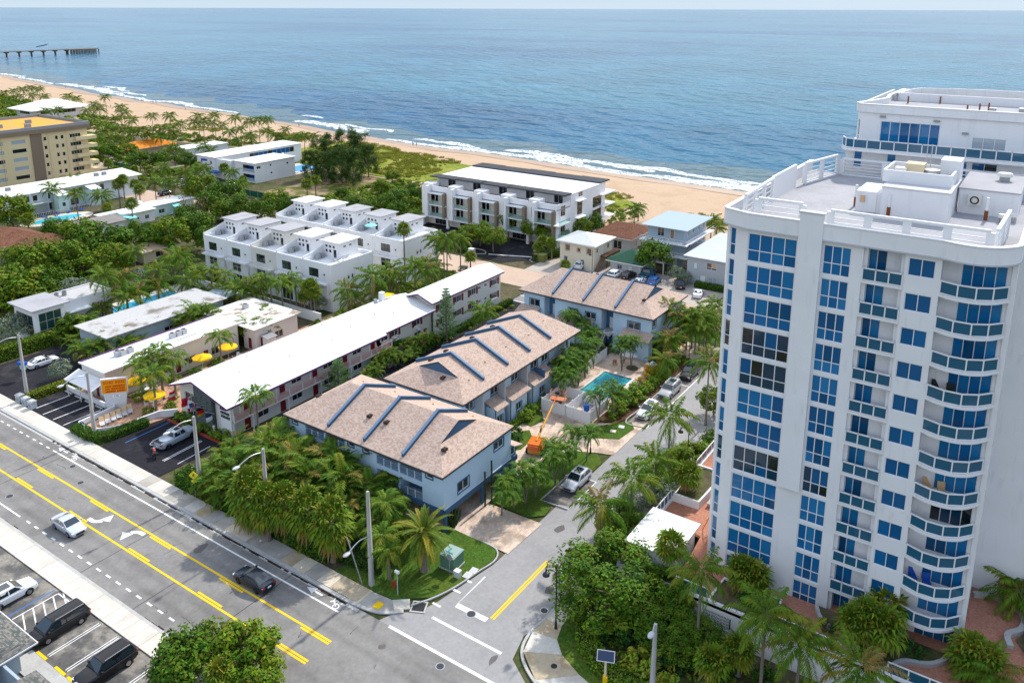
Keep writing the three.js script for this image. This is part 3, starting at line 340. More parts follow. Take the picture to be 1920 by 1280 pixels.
// ================= the condominium tower =================
{
  const t = thing('condominium_tower', 'white twelve storey condominium tower with blue glass bays and curved balconies', 'tower', 0, 0, 0);
  const FH = 2.9, N = 12, top = 37.1, bot = 3.0, S = M.stucco, wx = 68.3;
  const bands = (fn) => { for (let k = 0; k < N; k++) fn(top - k * FH, k); };
  // window columns of the west side; every storey has its own frame and panes
  const column = (a, b, cols, dark = []) => {
    const L = Math.hypot(b[0] - a[0], b[1] - a[1]), wins = [];
    bands((y, k) => { const hh = k === N - 1 ? 2.2 : 2.58, v = y - hh - bot; if (v > 0) wins.push(W(0.06, v, L - 0.12, hh, { cols, rows: 2, split: 0.4, fw: 0.09, name: 'window', glass: dark.includes(k) ? [glassNight, glassNight, glassBlue[2], glassDark] : glassBlue })); });
    facade(t, a, b, bot, 37.5, S, wins, { t: 0.3, flush: true });
  };
  const solid = (a, b, y0 = bot, y1 = 37.5, th = 0.3) => facade(t, a, b, y0, y1, S, [], { t: th, flush: true });
  // north-west rounded corner
  solid([wx + 1.3, -24.0], [wx + 1.15, -23.75]); column([wx + 1.15, -23.75], [wx + 0.85, -23.0], 1, [3, 7]); solid([wx + 0.85, -23.0], [wx + 0.02, -21.75]);
  column([wx, -21.75], [wx, -17.4], 4, [3, 4, 7]); solid([wx, -17.4], [wx, -15.4]); column([wx, -15.4], [wx, -13.05], 3, [7]); solid([wx, -13.05], [wx, -12.2]);
  BT(t, 'pier', wx - 0.38, wx - 0.005, 14.2, 39.62, -17.36, -15.42, S); B(t, 'pier_cap', wx - 0.46, wx + 0.3, 39.62, 39.72, -17.44, -15.34, M.ltgrey);
  solid([wx, -9.1], [wx, -8.95]); // strip between balcony and double windows
  { const wins = []; bands((y) => { const v = y - 1.5 - bot; if (v > 0) wins.push(W(0.08, v, 1.96, 1.5, { cols: 2, fw: 0.08, glass: [glassBlue[2], glassBlue[2], glassBlue[0]] })); }); facade(t, [wx, -8.95], [wx, -6.83], bot, 37.5, S, wins, { t: 0.3, flush: true }); }
  solid([wx, -6.83], [wx, -6.5]);
  // recessed balconies, three glass panels each
  const bx = wx + 1.05;
  facade(t, [bx, -12.2], [bx, -9.1], bot, 37.5, S, Array.from({ length: N }, (_, k) => W(0.1, Math.max(0.02, top - k * FH - 2.4 - bot), 1.55, k === N - 1 ? 2.15 : 2.35, { cols: 2, fw: 0.07, name: 'balcony_door', glass: glassBlue })), { t: 0.3 });
  solid([wx + 1.05, -12.2], [wx + 0.3, -12.2]); solid([wx + 0.3, -9.1], [wx + 1.05, -9.1]);
  const R = rng(4);
  function railing(P, y, group = t) { // posts, top and bottom rails, glass between
    const f = [], rl = put(group, 'railing', UNIT, M.white); rl.name = 'railing';
    for (let i = 0; i < P.length; i++) f.push(bg(P[i][0] - 0.05, P[i][0] + 0.05, y, y + 1.08, P[i][1] - 0.05, P[i][1] + 0.05));
    for (let i = 0; i < P.length - 1; i++) { const [ax, az] = P[i], [bx2, bz] = P[i + 1]; f.push(ribbonG([[ax, az], [bx2, bz]], 0.1, 0.1, y + 1.0), ribbonG([[ax, az], [bx2, bz]], 0.08, 0.09, y + 0.03)); }
    rl.geometry = merge(f);
    for (let i = 0; i < P.length - 1; i++) { const [ax, az] = P[i], [qx, qz] = P[i + 1], L = Math.hypot(qx - ax, qz - az), p = put(rl, 'glass_panel', PANE, glassTeal, (ax + qx) / 2, y + 0.57, (az + qz) / 2, Math.atan2(-(qz - az), qx - ax)); p.scale.set(L - 0.06, 0.9, 1); }
    return rl;
  }
  const seg = (a, b, n) => Array.from({ length: n + 1 }, (_, i) => [lerp(a[0], b[0], i / n), lerp(a[1], b[1], i / n)]);
  const curveP = [[68.3, -6.45], [67.86, -5.2], [67.92, -3.95], [68.55, -2.85], [69.6, -1.95]], slabC = [[68.3, -6.5], ...curve([[67.98, -5.95], [67.78, -5.2], [67.84, -3.9], [68.5, -2.72], [69.75, -1.8]], 5), [70.4, -1.7], [70.4, -6.5]];
  bands((y, k) => {
    const fl = y - 2.52; // storey floor
    if (k < N - 1) { const s = BT(t, 'balcony_slab', wx - 0.06, bx, fl - 0.22, fl, -12.2, -9.1, S); railing(seg([wx - 0.02, -12.14], [wx - 0.02, -9.16], 3), fl); prism(t, 'balcony_slab', slabC.map(([x, z]) => [x, fl, z]), S, 0.24); railing(curveP, fl); }
  });
  // behind the curved balconies
  solid([69.75, -6.5], [69.75, -5.4]); solid([wx + 0.3, -6.5], [69.75, -6.5], bot, 37.5, 0.2);
  facade(t, [69.75, -5.4], [69.95, -1.75], bot, 37.5, S, Array.from({ length: N }, (_, k) => W(0.15, Math.max(0.02, top - k * FH - 2.4 - bot), 3.1, k === N - 1 ? 2.15 : 2.35, { cols: 4, fw: 0.07, name: 'balcony_door', glass: k === 7 ? [glassNight, glassDark] : glassBlue })), { t: 0.3 });
  put(t, 'column', bg(69.8, 71.0, bot, 37.5, -1.9, -1.55), M.white);
  BT(t, 'wall', 71, 79.2, bot, 37.5, -1.9, -1.65, S);
  // blank south wing with a passage at its foot, north side
  facade(t, [79.2, -1.7], [79.2, 8], bot, 38.2, S, [W(2.1, 0.02, 1.8, 2.5, { open: true })], { t: 0.3 }); BT(t, 'passage_wall', 82, 82.3, bot, 6, -1.6, 8, M.brick);
  { const wins = []; bands((y) => { for (const u of [3, 9, 16, 22]) { const v = y - 1.6 - bot; if (v > 0) wins.push(W(u, v, 2.4, 1.6, { cols: 2, glass: glassBlue })); } }); facade(t, [98, -24.0], [wx + 1.3, -24.0], bot, 37.5, S, wins, { t: 0.3 }); }
  BT(t, 'wall', 98, 98.3, bot, 37.5, -24, 8, S);
  // parapet band, coping and roof deck
  const ring = [[97.5, -24.1], [69.2, -24.1], [68.95, -23.8], [68.15, -21.75], [68.15, -6.6], ...curve([[67.95, -5.95], [67.74, -5.2], [67.8, -3.9], [68.45, -2.7], [69.75, -1.7], [71.4, -1.55]], 4), [79.1, -1.5]];
  put(t, 'parapet', ribbonG(ring, 0.3, 1.38, 37.45), S); put(t, 'coping', ribbonG(ring, 0.42, 0.09, 38.83), M.white); put(t, 'fascia_line', ribbonG(ring.map(([x, z]) => [x - 0.05, z]), 0.34, 0.12, 37.42), M.ltgrey);
  flat(t, 'roof_deck', [[97.8, -24], [69.3, -24], [68.3, -21.7], [68.3, -6.5], [67.9, -5], [68.6, -2.7], [69.8, -1.8], [79.2, -1.7], [79.2, 8], [98, 8]], 37.62, M.deck);
  // set-back roof screen: posts, cap and louvre slats
  function screen(a, b, n, y0, h) {
    const L = Math.hypot(b[0] - a[0], b[1] - a[1]), th = Math.atan2(-(b[1] - a[1]), b[0] - a[0]), m = L / n, parts = [bg(0, L, h - 0.22, h, -0.14, 0.14), bg(0, L, 0, 0.16, -0.1, 0.1)];
    for (let i = 0; i <= n; i++) parts.push(bg(i * m - 0.3, i * m + 0.3, 0.16, h - 0.22, -0.12, 0.12));
    const s = put(t, 'roof_screen', merge(parts), M.white, a[0], y0, a[1], th);
    for (let i = 0; i < n; i++) for (let k = 0; k < 4; k++) put(s, 'slat', bg(i * m + 0.3, (i + 1) * m - 0.3, 0.3 + k * (h - 0.6) / 4, 0.38 + k * (h - 0.6) / 4, -0.05, 0.05), M.white);
  }
  screen([69.6, -21.4], [69.6, -17.6], 1, 37.62, 2.45); screen([69.2, -15.2], [69.2, -3.6], 4, 37.62, 2.3); screen([69.9, -3.2], [77.5, -2.9], 2, 37.62, 2.3); screen([78.6, -22.9], [69.7, -22.6], 3, 37.62, 2.5); screen([96.5, -21], [89, -22.6], 2, 37.62, 2.4); BT(t, 'roof_wall', 79, 87, 37.62, 40.1, -23.2, -22.95, M.white); screen([96.9, -20.6], [96.9, -2.4], 4, 37.62, 2.0);
  // roof plant rooms
  BT(t, 'plant_room', 79, 86.5, 37.62, 40.3, -13.1, -7.6, S); B(t, 'plant_room_roof', 78.9, 86.6, 40.3, 40.4, -13.2, -7.5, M.ltgrey); BT(t, 'plant_room', 79.6, 84, 37.62, 39.6, -15.4, -13.15, S); B(t, 'electric_box', 79.45, 79.6, 38.6, 39.2, -15, -14.6, M.tan); B(t, 'door', 79.5, 79.6, 37.7, 39.4, -14.3, -13.6, M.white);
  put(t, 'plant_enclosure', merge([bg(81.4, 81.6, 40.4, 41.5, -13.4, -8), bg(81.4, 86.6, 40.4, 41.5, -13.6, -13.4), bg(81.4, 86.6, 40.4, 41.5, -8, -7.8), bg(86.4, 86.6, 40.4, 41.5, -13.4, -8)]), S); B(t, 'plant_unit', 83, 84.6, 40.4, 42, -12, -10.4, M.cream); B(t, 'plant_unit', 82.4, 83.4, 40.4, 41.6, -12.8, -11.8, M.offwhite); put(t, 'fan_drum', cyl(0.7, 0.7, 1.1, 14), M.steel, 83.8, 40.4, -9.8); B(t, 'stair_head', 85, 87.5, 40.35, 42.3, -9.3, -7.6, S); for (const z of [-10.6, -10.2]) put(t, 'mast', cyl(0.05, 0.04, 3.2, 6), M.ltgrey, 85.5, 40.4, z);
  BT(t, 'plant_room', 84.5, 94, 37.62, 39.9, -7.4, -2.6, S); B(t, 'plant_room_roof', 84.4, 94.1, 39.9, 40, -7.5, -2.5, M.deck); B(t, 'condenser', 83.9, 84.45, 38.6, 39.5, -6.6, -5.5, M.offwhite); put(t, 'condenser_fan', new THREE.TorusGeometry(0.32, 0.06, 6, 16).rotateY(Math.PI / 2), M.dark, 83.88, 39.05, -6.05);
  for (const [x, z] of [[81.6, -15.8], [79, -12.4], [82.5, -4.9]]) { put(t, 'vent_pipe', cyl(0.13, 0.13, 2.1, 8), M.white, x, 37.62, z); put(t, 'pipe_base', cyl(0.16, 0.16, 0.9, 8), M.rust, x, 37.63, z); }
  for (const [x, z, r] of [[82.3, -3.6, 0.4], [83.2, -2.9, 0.42], [90, -4.2, 0.75], [76.5, -1.2, 0.3]]) { put(t, 'roof_fan_base', cyl(r * 0.6, r * 0.6, 0.5, 12), M.steel, x, x === 90 ? 40 : 37.62, z); put(t, 'roof_fan_hood', cyl(r, r * 0.8, 0.3, 14), M.offwhite, x, (x === 90 ? 40 : 37.62) + 0.5, z); }
  // higher rear block with terrace
  facade(t, [98.2, -20.6], [98.2, 8], 37.6, 40.6, S, [W(0.9, 0.9, 0.9, 1.8, { glass: glassBlue }), W(4.4, 0.9, 0.95, 1.8, { glass: glassBlue }), W(10.4, 0.7, 2, 1.9, { cols: 2, glass: glassBlue }), W(12.8, 0.7, 2.4, 1.9, { cols: 2, glass: [glassBlue[2], glassDark] })]);
  facade(t, [122, -20.6], [98.2, -20.6], 37.6, 40.6, S);
  prism(t, 'terrace_slab', [[97.0, 40.75, -19.6], [97.3, 40.75, -20.6], [98.6, 40.75, -21.2], [122, 40.75, -21.2], [122, 40.75, 8], [97, 40.75, 8]], S, 0.3);
  railing([[98.6, -21.1], [97.4, -20.5], [97.1, -19.6], ...seg([97.1, -18.2], [97.1, 7], 18)], 40.75);
  facade(t, [99.8, -19.6], [99.8, 8], 40.75, 45.4, S, [W(2.1, 0.25, 6.1, 2.7, { cols: 6, fw: 0.08, glass: glassBlue, dep: -0.18 }), W(11.4, 0.2, 3.2, 1.7, { cols: 3, glass: glassPale })]); facade(t, [101, -20.2], [99.8, -19.6], 40.75, 45.4, S, [W(0.3, 0.3, 0.7, 2.6, { rows: 2, split: 0.3, glass: glassBlue })]); facade(t, [122, -20.2], [101, -20.2], 40.75, 45.4, S);
  const par = [[122, -18.8], [112, -18.9], [108, -18.4], [104, -19.3], [101, -20.3], [99.75, -19.6], [99.7, -17], [99.7, 8]]; flat(t, 'roof_deck', [[122, -20], [101, -20.1], [99.9, -19.5], [99.9, 8], [122, 8]], 44.75, M.deck); put(t, 'parapet', ribbonG(par, 0.3, 0.9, 44.6), S); put(t, 'coping', ribbonG(par, 0.42, 0.08, 45.5), M.white); BT(t, 'roof_wall', 113.4, 113.7, 44.75, 45.75, -18.6, 8, S); put(t, 'parapet', ribbonG(curve([[122, -18], [113, -18.2], [118, -19.6], [124, -16], [126, 8]].slice(0, 2).concat([[124, -17], [126, 8]]), 4), 0.3, 1.0, 44.6), S);
  for (const [x, z] of [[110.5, -16.5], [112.5, -13.2], [104, -9.4], [106.4, -8.4], [107.8, -7.6]]) put(t, 'vent_pipe', cyl(0.09, 0.09, 0.9, 6), M.rust, x, 44.75, z);
  for (const [x, z, s] of [[105.6, -7.4, 0.5], [107, -4.6, 0.9], [110, -3.4, 0.5]]) B(t, 'roof_unit', x, x + s, 44.75, 45.3, z, z + s * 1.4, M.steel);
  for (const [z, y] of [[-17.6, 44.1], [-12.1, 44], [-9.2, 42.9]]) B(t, 'wall_light', 99.55, 99.8, y, y + 0.2, z, z + 0.6, M.grey); B(t, 'wall_light', wx - 0.25, wx, 37.6, 37.85, -18.6, -17.9, M.grey);
}
// balcony furniture
for (const [k, z, c] of [[3, -5.9, 'dark'], [6, -5.6, 'tan'], [9, -5.8, 'blue']]) { const y = 37.1 - k * 2.9 - 2.52, m = c === 'blue' ? M.canvasblue : c === 'tan' ? M.tan : M.dark; for (const o of [0, 1.1]) { const ch = thing('balcony_chair', (c === 'blue' ? 'bright blue sling chair' : c === 'tan' ? 'tan woven chair' : 'dark wicker chair') + ' on a curved balcony of the tower', 'chair', 69.4 - o * 0.1, y, z + o, -1.2, c + ' balcony chairs'); put(ch, 'seat', bg(-0.3, 0.3, 0.36, 0.44, -0.3, 0.3), m); const b = put(ch, 'backrest', bg(-0.3, 0.3, 0, 0.62, -0.04, 0.04), m, 0, 0.42, -0.3); b.rotation.x = -0.2; for (const [a, e] of [[-1, -1], [1, -1], [-1, 1], [1, 1]]) put(ch, 'leg', bg(a * 0.26 - 0.025, a * 0.26 + 0.025, 0, 0.37, e * 0.25 - 0.025, e * 0.25 + 0.025), M.dark); } }
// ================= podium terrace, garden walls, low building =================
{
  const p = thing('podium', 'white walled podium with red brick terrace and teal glass railings under the tower', 'podium');
  const TY = 3.3; put(p, 'terrace_floor', prismG([[63.2, TY, 9], [63.2, TY, -24.8], [72, TY, -25.6], [73, TY, -30.8], [100, TY, -30.8], [100, TY, 9]], 0.3), M.brick);
  facade(p, [63.2, -24.8], [63.2, 9], 0, TY + 0.25, M.white, [W(3.0, 1.2, 2.6, 1.3, { open: true }), W(7.4, 1.2, 2.2, 1.3, { open: true })], { t: 0.3 });
  for (const [z0, n] of [[-21.8, 9], [-17.4, 8]]) for (let i = 0; i < n; i++) for (let k = 0; k < 4; k++) put(p, 'breeze_block', BREEZE(), M.white, 63.33, 1.22 + k * 0.32, z0 + i * 0.288); // pierced block screen
  facade(p, [100, -30.8], [63.4, -30.8], 0, TY + 0.25, M.white, [], { t: 0.3 }); facade(p, [63.4, -30.8], [63.4, -24.8], 0, TY, M.white);
  const rail = (P, y) => { const f = []; for (const [x, z] of P) f.push(bg(x - 0.05, x + 0.05, y, y + 1.1, z - 0.05, z + 0.05)); for (let i = 0; i < P.length - 1; i++) f.push(ribbonG([P[i], P[i + 1]], 0.09, 0.08, y + 1.04), ribbonG([P[i], P[i + 1]], 0.09, 0.08, y + 0.03)); const r = put(p, 'railing', merge(f), M.white); for (let i = 0; i < P.length - 1; i++) { const [ax, az] = P[i], [qx, qz] = P[i + 1], L = Math.hypot(qx - ax, qz - az), g = put(r, 'glass_panel', PANE, glassTeal, (ax + qx) / 2, y + 0.57, (az + qz) / 2, Math.atan2(-(qz - az), qx - ax)); g.scale.set(L - 0.1, 0.9, 1); } };
  const seg = (a, b, n) => Array.from({ length: n + 1 }, (_, i) => [lerp(a[0], b[0], i / n), lerp(a[1], b[1], i / n)]);
  rail(seg([63.35, -24.6], [63.35, -21.6], 2), TY + 0.2); rail(seg([63.35, -15.4], [63.35, -9.9], 4), TY + 0.2); rail(seg([63.35, -6.2], [63.35, 6], 8), TY + 0.2); rail(seg([76.2, -30.7], [71.4, -30.7], 5), TY + 0.2); rail(seg([96, -30.7], [83.4, -30.7], 8), TY + 0.2);
  put(p, 'planter_wall', ribbonG([[76.3, -30.5], [76.3, -27.6], [79.8, -27.4], [83.3, -28.4], [83.3, -30.5]], 0.25, 0.95, TY), M.white); flat(p, 'planter_soil', [[76.3, -30.4], [76.3, -27.7], [79.8, -27.5], [83.3, -28.5], [83.3, -30.4]], TY + 0.75, M.soil);
  put(p, 'planter_wall', ribbonG([[63.4, -21.3], [66.6, -21.1], [66.8, -15.8], [63.4, -15.6]], 0.22, 0.55, TY), M.white); flat(p, 'planter_soil', [[63.4, -21.3], [66.6, -21.1], [66.8, -15.8], [63.4, -15.6]], TY + 0.4, M.soil);
  put(p, 'planter_wall', ribbonG([...curve([[68, -13], [66.6, -12.2], [65.2, -9.8], [63.8, -9.6]], 5)], 0.3, 0.35, TY), M.concrete); put(p, 'planter_wall', ribbonG(curve([[63.6, -6.4], [65.4, -5.4], [66.4, -3.4], [68.6, -1.8]], 5), 0.35, 0.35, TY), M.concrete); flat(p, 'planter_soil', [[68.2, -13], [66.6, -12.2], [65.2, -9.8], [63.6, -9.4], [63.6, -6.4], [65.4, -5.4], [66.4, -3.4], [68.4, -1.9], [68.3, -6]], TY + 0.2, M.soil);
  put(p, 'garden_wall', ribbonG(curve([[77.8, -1.4], [78.6, 0.4], [77.6, 2.4], [75.2, 2.6], [73.6, 1.6], [72.2, 1.9]], 6), 0.5, 0.4, TY), M.concrete); put(p, 'garden_wall', ribbonG(curve([[73.4, 3.4], [72.2, 3.2], [70.6, 4.4], [69.5, 6.5]], 6), 0.5, 0.4, TY), M.concrete); flat(p, 'planter_soil', [[78.6, -1], [79.1, -1], [79.1, 9], [69.6, 9], [70.6, 4.4], [72.2, 3.0], [73.6, 2.2], [75.2, 3.0], [77.8, 2.8], [78.8, 0.4]], TY + 0.1, M.soil); B(p, 'bench', 77.2, 78.6, TY + 0.35, TY + 0.47, -27.0, -26.5, M.concrete); for (const x of [77.4, 78.3]) B(p, 'bench_leg', x, x + 0.15, TY, TY + 0.35, -26.95, -26.55, M.concrete);
  const s = thing('swing_frame', 'orange A frame child swing on the red brick terrace', 'swing', 72.6, TY, -24.6, 0.5); for (const x of [-1.2, 1.2]) for (const e of [-1, 1]) put(s, 'leg', bar([x, 0, e * 0.8], [x, 1.9, 0], 0.05), M.orange); put(s, 'beam', bar([-1.25, 1.9, 0], [1.25, 1.9, 0], 0.055), M.orange); put(s, 'seat', bg(-0.2, 0.2, 0.5, 0.55, -0.12, 0.12), M.canvasblue); for (const x of [-0.2, 0.2]) put(s, 'chain', bar([x, 0.55, 0], [x, 1.9, 0], 0.012, 4), M.steel);
  const b = thing('low_building', 'small white flat roofed block beside the tower terrace', 'building'); facade(b, [65.0, -30.6], [65.0, -25.6], 0, 4.9, M.white); facade(b, [71.4, -30.6], [65.0, -30.6], 0, 4.9, M.white); facade(b, [65.0, -25.6], [71.4, -26.0], 0, 4.9, M.white); facade(b, [71.4, -26.0], [71.4, -30.6], 0, 4.9, M.white); BT(b, 'roof', 64.85, 71.55, 4.9, 5.05, -30.75, -25.5, M.membrane);
}
function BREEZE() { if (!BREEZE.g) { const e = 0.144, s = [bg(-0.06, 0.06, 0, 0.32, -e, -e + 0.05), bg(-0.06, 0.06, 0, 0.32, e - 0.05, e), bg(-0.06, 0.06, 0, 0.05, -e + 0.05, e - 0.05), bg(-0.06, 0.06, 0.27, 0.32, -e + 0.05, e - 0.05), bg(-0.06, 0.06, 0.05, 0.27, -0.02, 0.02)]; BREEZE.g = merge(s); } return BREEZE.g; }

// ================= pale blue townhouses =================
function hipRoof(p, axis, u0, u1, v0, v1, he, hr, i0, i1, g0, g1, m, fins = [], o = {}) {
  const Q = (u, v, y) => (axis === 'z' ? [v, y, u] : [u, y, v]), vm = (v0 + v1) / 2, hf = (v1 - v0) / 2, q = 0.5, hb = lerp(he, hr, q), d = hf * (1 - q), a = u0 + i0, b = u1 - i1, th = 0.16;
  const side = (s) => { const ve = s < 0 ? v0 : v1, vd = vm + s * d, P = [Q(u0, ve, he)]; P.push(Q(u1, ve, he)); if (g1) P.push(Q(b, vd, hb)); P.push(Q(b, vm, hr), Q(a, vm, hr)); if (g0) P.push(Q(a, vd, hb)); return P; };
  const r = prism(p, 'roof', side(-1), m, th); put(r, 'roof_slope', prismG(side(1), th), m);
  for (const [u, k, g] of [[u0, a, g0], [u1, b, g1]]) { put(r, 'roof_hip', prismG(g ? [Q(u, v0, he), Q(u, v1, he), Q(k, vm + d, hb), Q(k, vm - d, hb)] : [Q(u, v0, he), Q(u, v1, he), Q(k, vm, hr)], th), m); if (g) put(r, 'gablet', tri([...Q(k, vm - d, hb), ...Q(k, vm + d, hb), ...Q(k, vm, hr - 0.03)]), o.trim || M.bluefin); }
  const fas = [[u0, v0], [u1, v0], [u1, v1], [u0, v1], [u0, v0]].map(([u, v]) => { const w = Q(u, v, 0); return [w[0], w[2]]; }); put(r, 'fascia', ribbonG(fas, 0.05, 0.2, he - 0.26), o.fascia || M.charcoal);
  for (const f of fins) { // low party walls that ride over the roof
    const u = f, y = (v) => lerp(he, hr, 1 - Math.abs(v - vm) / hf), e1 = v0 + 0.5, e2 = v1 - 1.3, H = 0.42;
    const mk = (va, vb) => { const ya = y(va), yb = y(vb), pts = [[va, ya - 0.1], [vb, yb - 0.1], [vb, yb + H], [va, ya + H]], s = new THREE.Shape(pts.map((t) => new THREE.Vector2(...t))), g = new THREE.ExtrudeGeometry(s, { depth: 0.3, bevelEnabled: false }); g.translate(0, 0, -0.15); if (axis === 'z') g.translate(0, 0, u); else { g.rotateY(-Math.PI / 2); g.translate(u, 0, 0); } return g; };
    const w = put(p, 'party_wall', merge([mk(e1, vm), mk(vm, e2)]), M.bluefin);
    const cap = (va, vb) => { const A = Q(u - 0.19, va, y(va) + H + 0.05), Bq = Q(u + 0.19, va, y(va) + H + 0.05), C = Q(u + 0.19, vb, y(vb) + H + 0.05), E = Q(u - 0.19, vb, y(vb) + H + 0.05); return prismG([A, Bq, C, E], 0.05); };
    put(w, 'cap', merge([cap(e1 - 0.04, vm), cap(vm, e2 + 0.04)]), mat([0.13, 0.20, 0.30], 0.6));
  }
  return r;
}
const RAILB = mat([0.20, 0.32, 0.46], 0.6);
const VENT = mat([0.055, 0.035, 0.028], 0.7);
function roofVent(p, x, y, z, dark = true) { const v = put(p, dark ? 'roof_vent' : 'vent_cap', dark ? merge([bg(-0.32, 0.32, 0, 0.26, -0.26, 0.26), bg(-0.22, 0.22, 0.26, 0.32, -0.17, 0.17)]) : cyl(0.12, 0.1, 0.22, 8), dark ? VENT : M.tan, x, y, z); return v; }
const bluewin = { frame: M.white, trim: M.bluetrim, glass: [glassGrey, glassDark], cols: 2 };
{ // front building by the corner
  const t = thing('townhouse_row', 'pale blue townhouse row with tan hip roof and blue balconies behind the road side palms', 'townhouses');
  const A = M.bluewall;
  hipRoof(t, 'z', -75.6, -50.3, 60.6, 74.2, 7.2, 10.1, 5, 3, false, true, M.shingle, [-68.2, -62.3, -56.4]);
  const bays = [[-72.3, -65.6], [-60.5, -53.7]], holes = []; for (const [a, b] of bays) { const m = (a + b) / 2; for (const [c, d] of [[a, m - 0.12], [m + 0.12, b]]) holes.push(W(c + 75.2, 2.35, d - c, 1.9, { open: true }), W(c + 75.2, 0.02, d - c, 1.75, { open: true })); }
  for (const z of [-74.2, -64.6, -62.2, -52.7]) holes.push(W(z + 75.2 - 0.4, 3.2, 0.9, 0.75, { ...bluewin, cols: 1 }));
  facade(t, [61.2, -75.2], [61.2, -50.6], 2.84, 7.1, A, holes);
  facade(t, [61.2, -50.6], [74, -50.6], 2.84, 7.15, A, [W(2.4, 0.75, 2.0, 1.25, bluewin), W(9.3, 2.6, 1.9, 1.0, bluewin)]); facade(t, [74, -50.6], [74, -75.2], 0, 7.1, A, [W(3, 4.6, 1.8, 1.1, bluewin), W(9, 4.6, 1.8, 1.1, bluewin), W(15, 4.6, 1.8, 1.1, bluewin), W(21, 4.6, 1.8, 1.1, bluewin)]); facade(t, [74, -75.2], [61.2, -75.2], 2.84, 7.1, A, [W(3, 2.6, 1.6, 1, bluewin)]);
  BT(t, 'base_beam', 61.25, 73.95, 2.25, 2.86, -50.72, -50.45, M.bluefin); put(t, 'base_trim', bg(61.15, 74.05, 2.84, 2.92, -50.62, -50.54), M.white); BT(t, 'base_beam', 61.1, 61.35, 2.25, 2.86, -75.2, -50.75, M.bluefin); BT(t, 'floor_slab', 61.3, 73.8, 2.7, 2.84, -75, -50.8, M.concrete); BT(t, 'floor_slab', 61.25, 63, 5.02, 5.16, -75, -50.8, A); BT(t, 'ceiling', 61.3, 63, 7.0, 7.08, -75, -50.8, A);
  for (const [x, z] of [[61.3, -50.6], [68, -50.55], [73.8, -50.6], [61.3, -58], [61.3, -66], [61.3, -74.9], [68, -58], [68, -66]]) BT(t, 'post', x - 0.16, x + 0.16, 0.05, 2.3, z - 0.16, z + 0.16, M.bluefin);
  BT(t, 'carport_wall', 66.2, 66.4, 0.05, 2.7, -75, -58, A);
  for (const [a, b] of bays) for (const [y, up] of [[5.16, 1], [2.84, 0]]) { const m = (a + b) / 2; // recessed balconies
    const bw = facade(t, [62.8, a], [62.8, b], y, y + 2, M.bluetrim, [W(0.9, 0.02, 1.6, 1.85, { cols: 2, name: 'balcony_door', glass: glassDark }), W(b - a - 2.4, 0.6, 1.3, 1.1, { cols: 2, glass: glassDark })]); BT(t, 'side_wall', 61.4, 62.8, y, y + 1.95, a - 0.1, a + 0.02, A); BT(t, 'side_wall', 61.4, 62.8, y, y + 1.95, b - 0.02, b + 0.1, A); BT(t, 'divider_wall', 61.45, 62.8, y, y + 1.95, m - 0.08, m + 0.08, A);
    for (const [c, d] of [[a, m - 0.12], [m + 0.12, b]]) { const g = [bg(61.24, 61.32, y + 0.88, y + 0.95, c, d), bg(61.25, 61.31, y + 0.08, y + 0.13, c, d)]; for (let z = c + 0.12; z < d; z += 0.14) g.push(bg(61.265, 61.295, y + 0.12, y + 0.9, z, z + 0.03)); const r = put(t, 'railing', merge(g), RAILB); for (const q of [0.33, 0.66]) put(r, 'post', bg(61.22, 61.34, y, y + 1, lerp(c, d, q) - 0.04, lerp(c, d, q) + 0.04), M.white); }
  }
  prism(t, 'pent_roof', [[73.9, 4.75, -54], [73.9, 4.75, -50.0], [75.7, 4.2, -50.0], [75.7, 4.2, -54]], M.shingle, 0.15); facade(t, [74.0, -50.7], [75.2, -50.7], 2.9, 4.2, A, [W(0.1, 0.2, 0.9, 0.9, { ...bluewin, cols: 1 })]); facade(t, [75.2, -50.7], [75.2, -54], 0, 4.2, A); BT(t, 'base_beam', 73.95, 75.25, 2.25, 2.9, -50.74, -50.48, M.bluefin);
  for (const [x, z, d] of [[64.1, -64.2, 1], [64.1, -61.5, 1], [63.6, -52.4, 1], [64.4, -73.2, 1], [70.5, -66, 0], [70.8, -60, 0], [71.6, -54.5, 0], [70, -71, 0], [68.8, -63.8, 0]]) { const k = Math.min(1 - Math.abs(x - 67.4) / 6.8, (z > -53.3 ? (-50.3 - z) / 5.2 : 9), z < -70.6 ? (z + 75.6) / 5 : 9); roofVent(t, x, 7.2 + 2.9 * k - 0.04, z, !!d); }
}
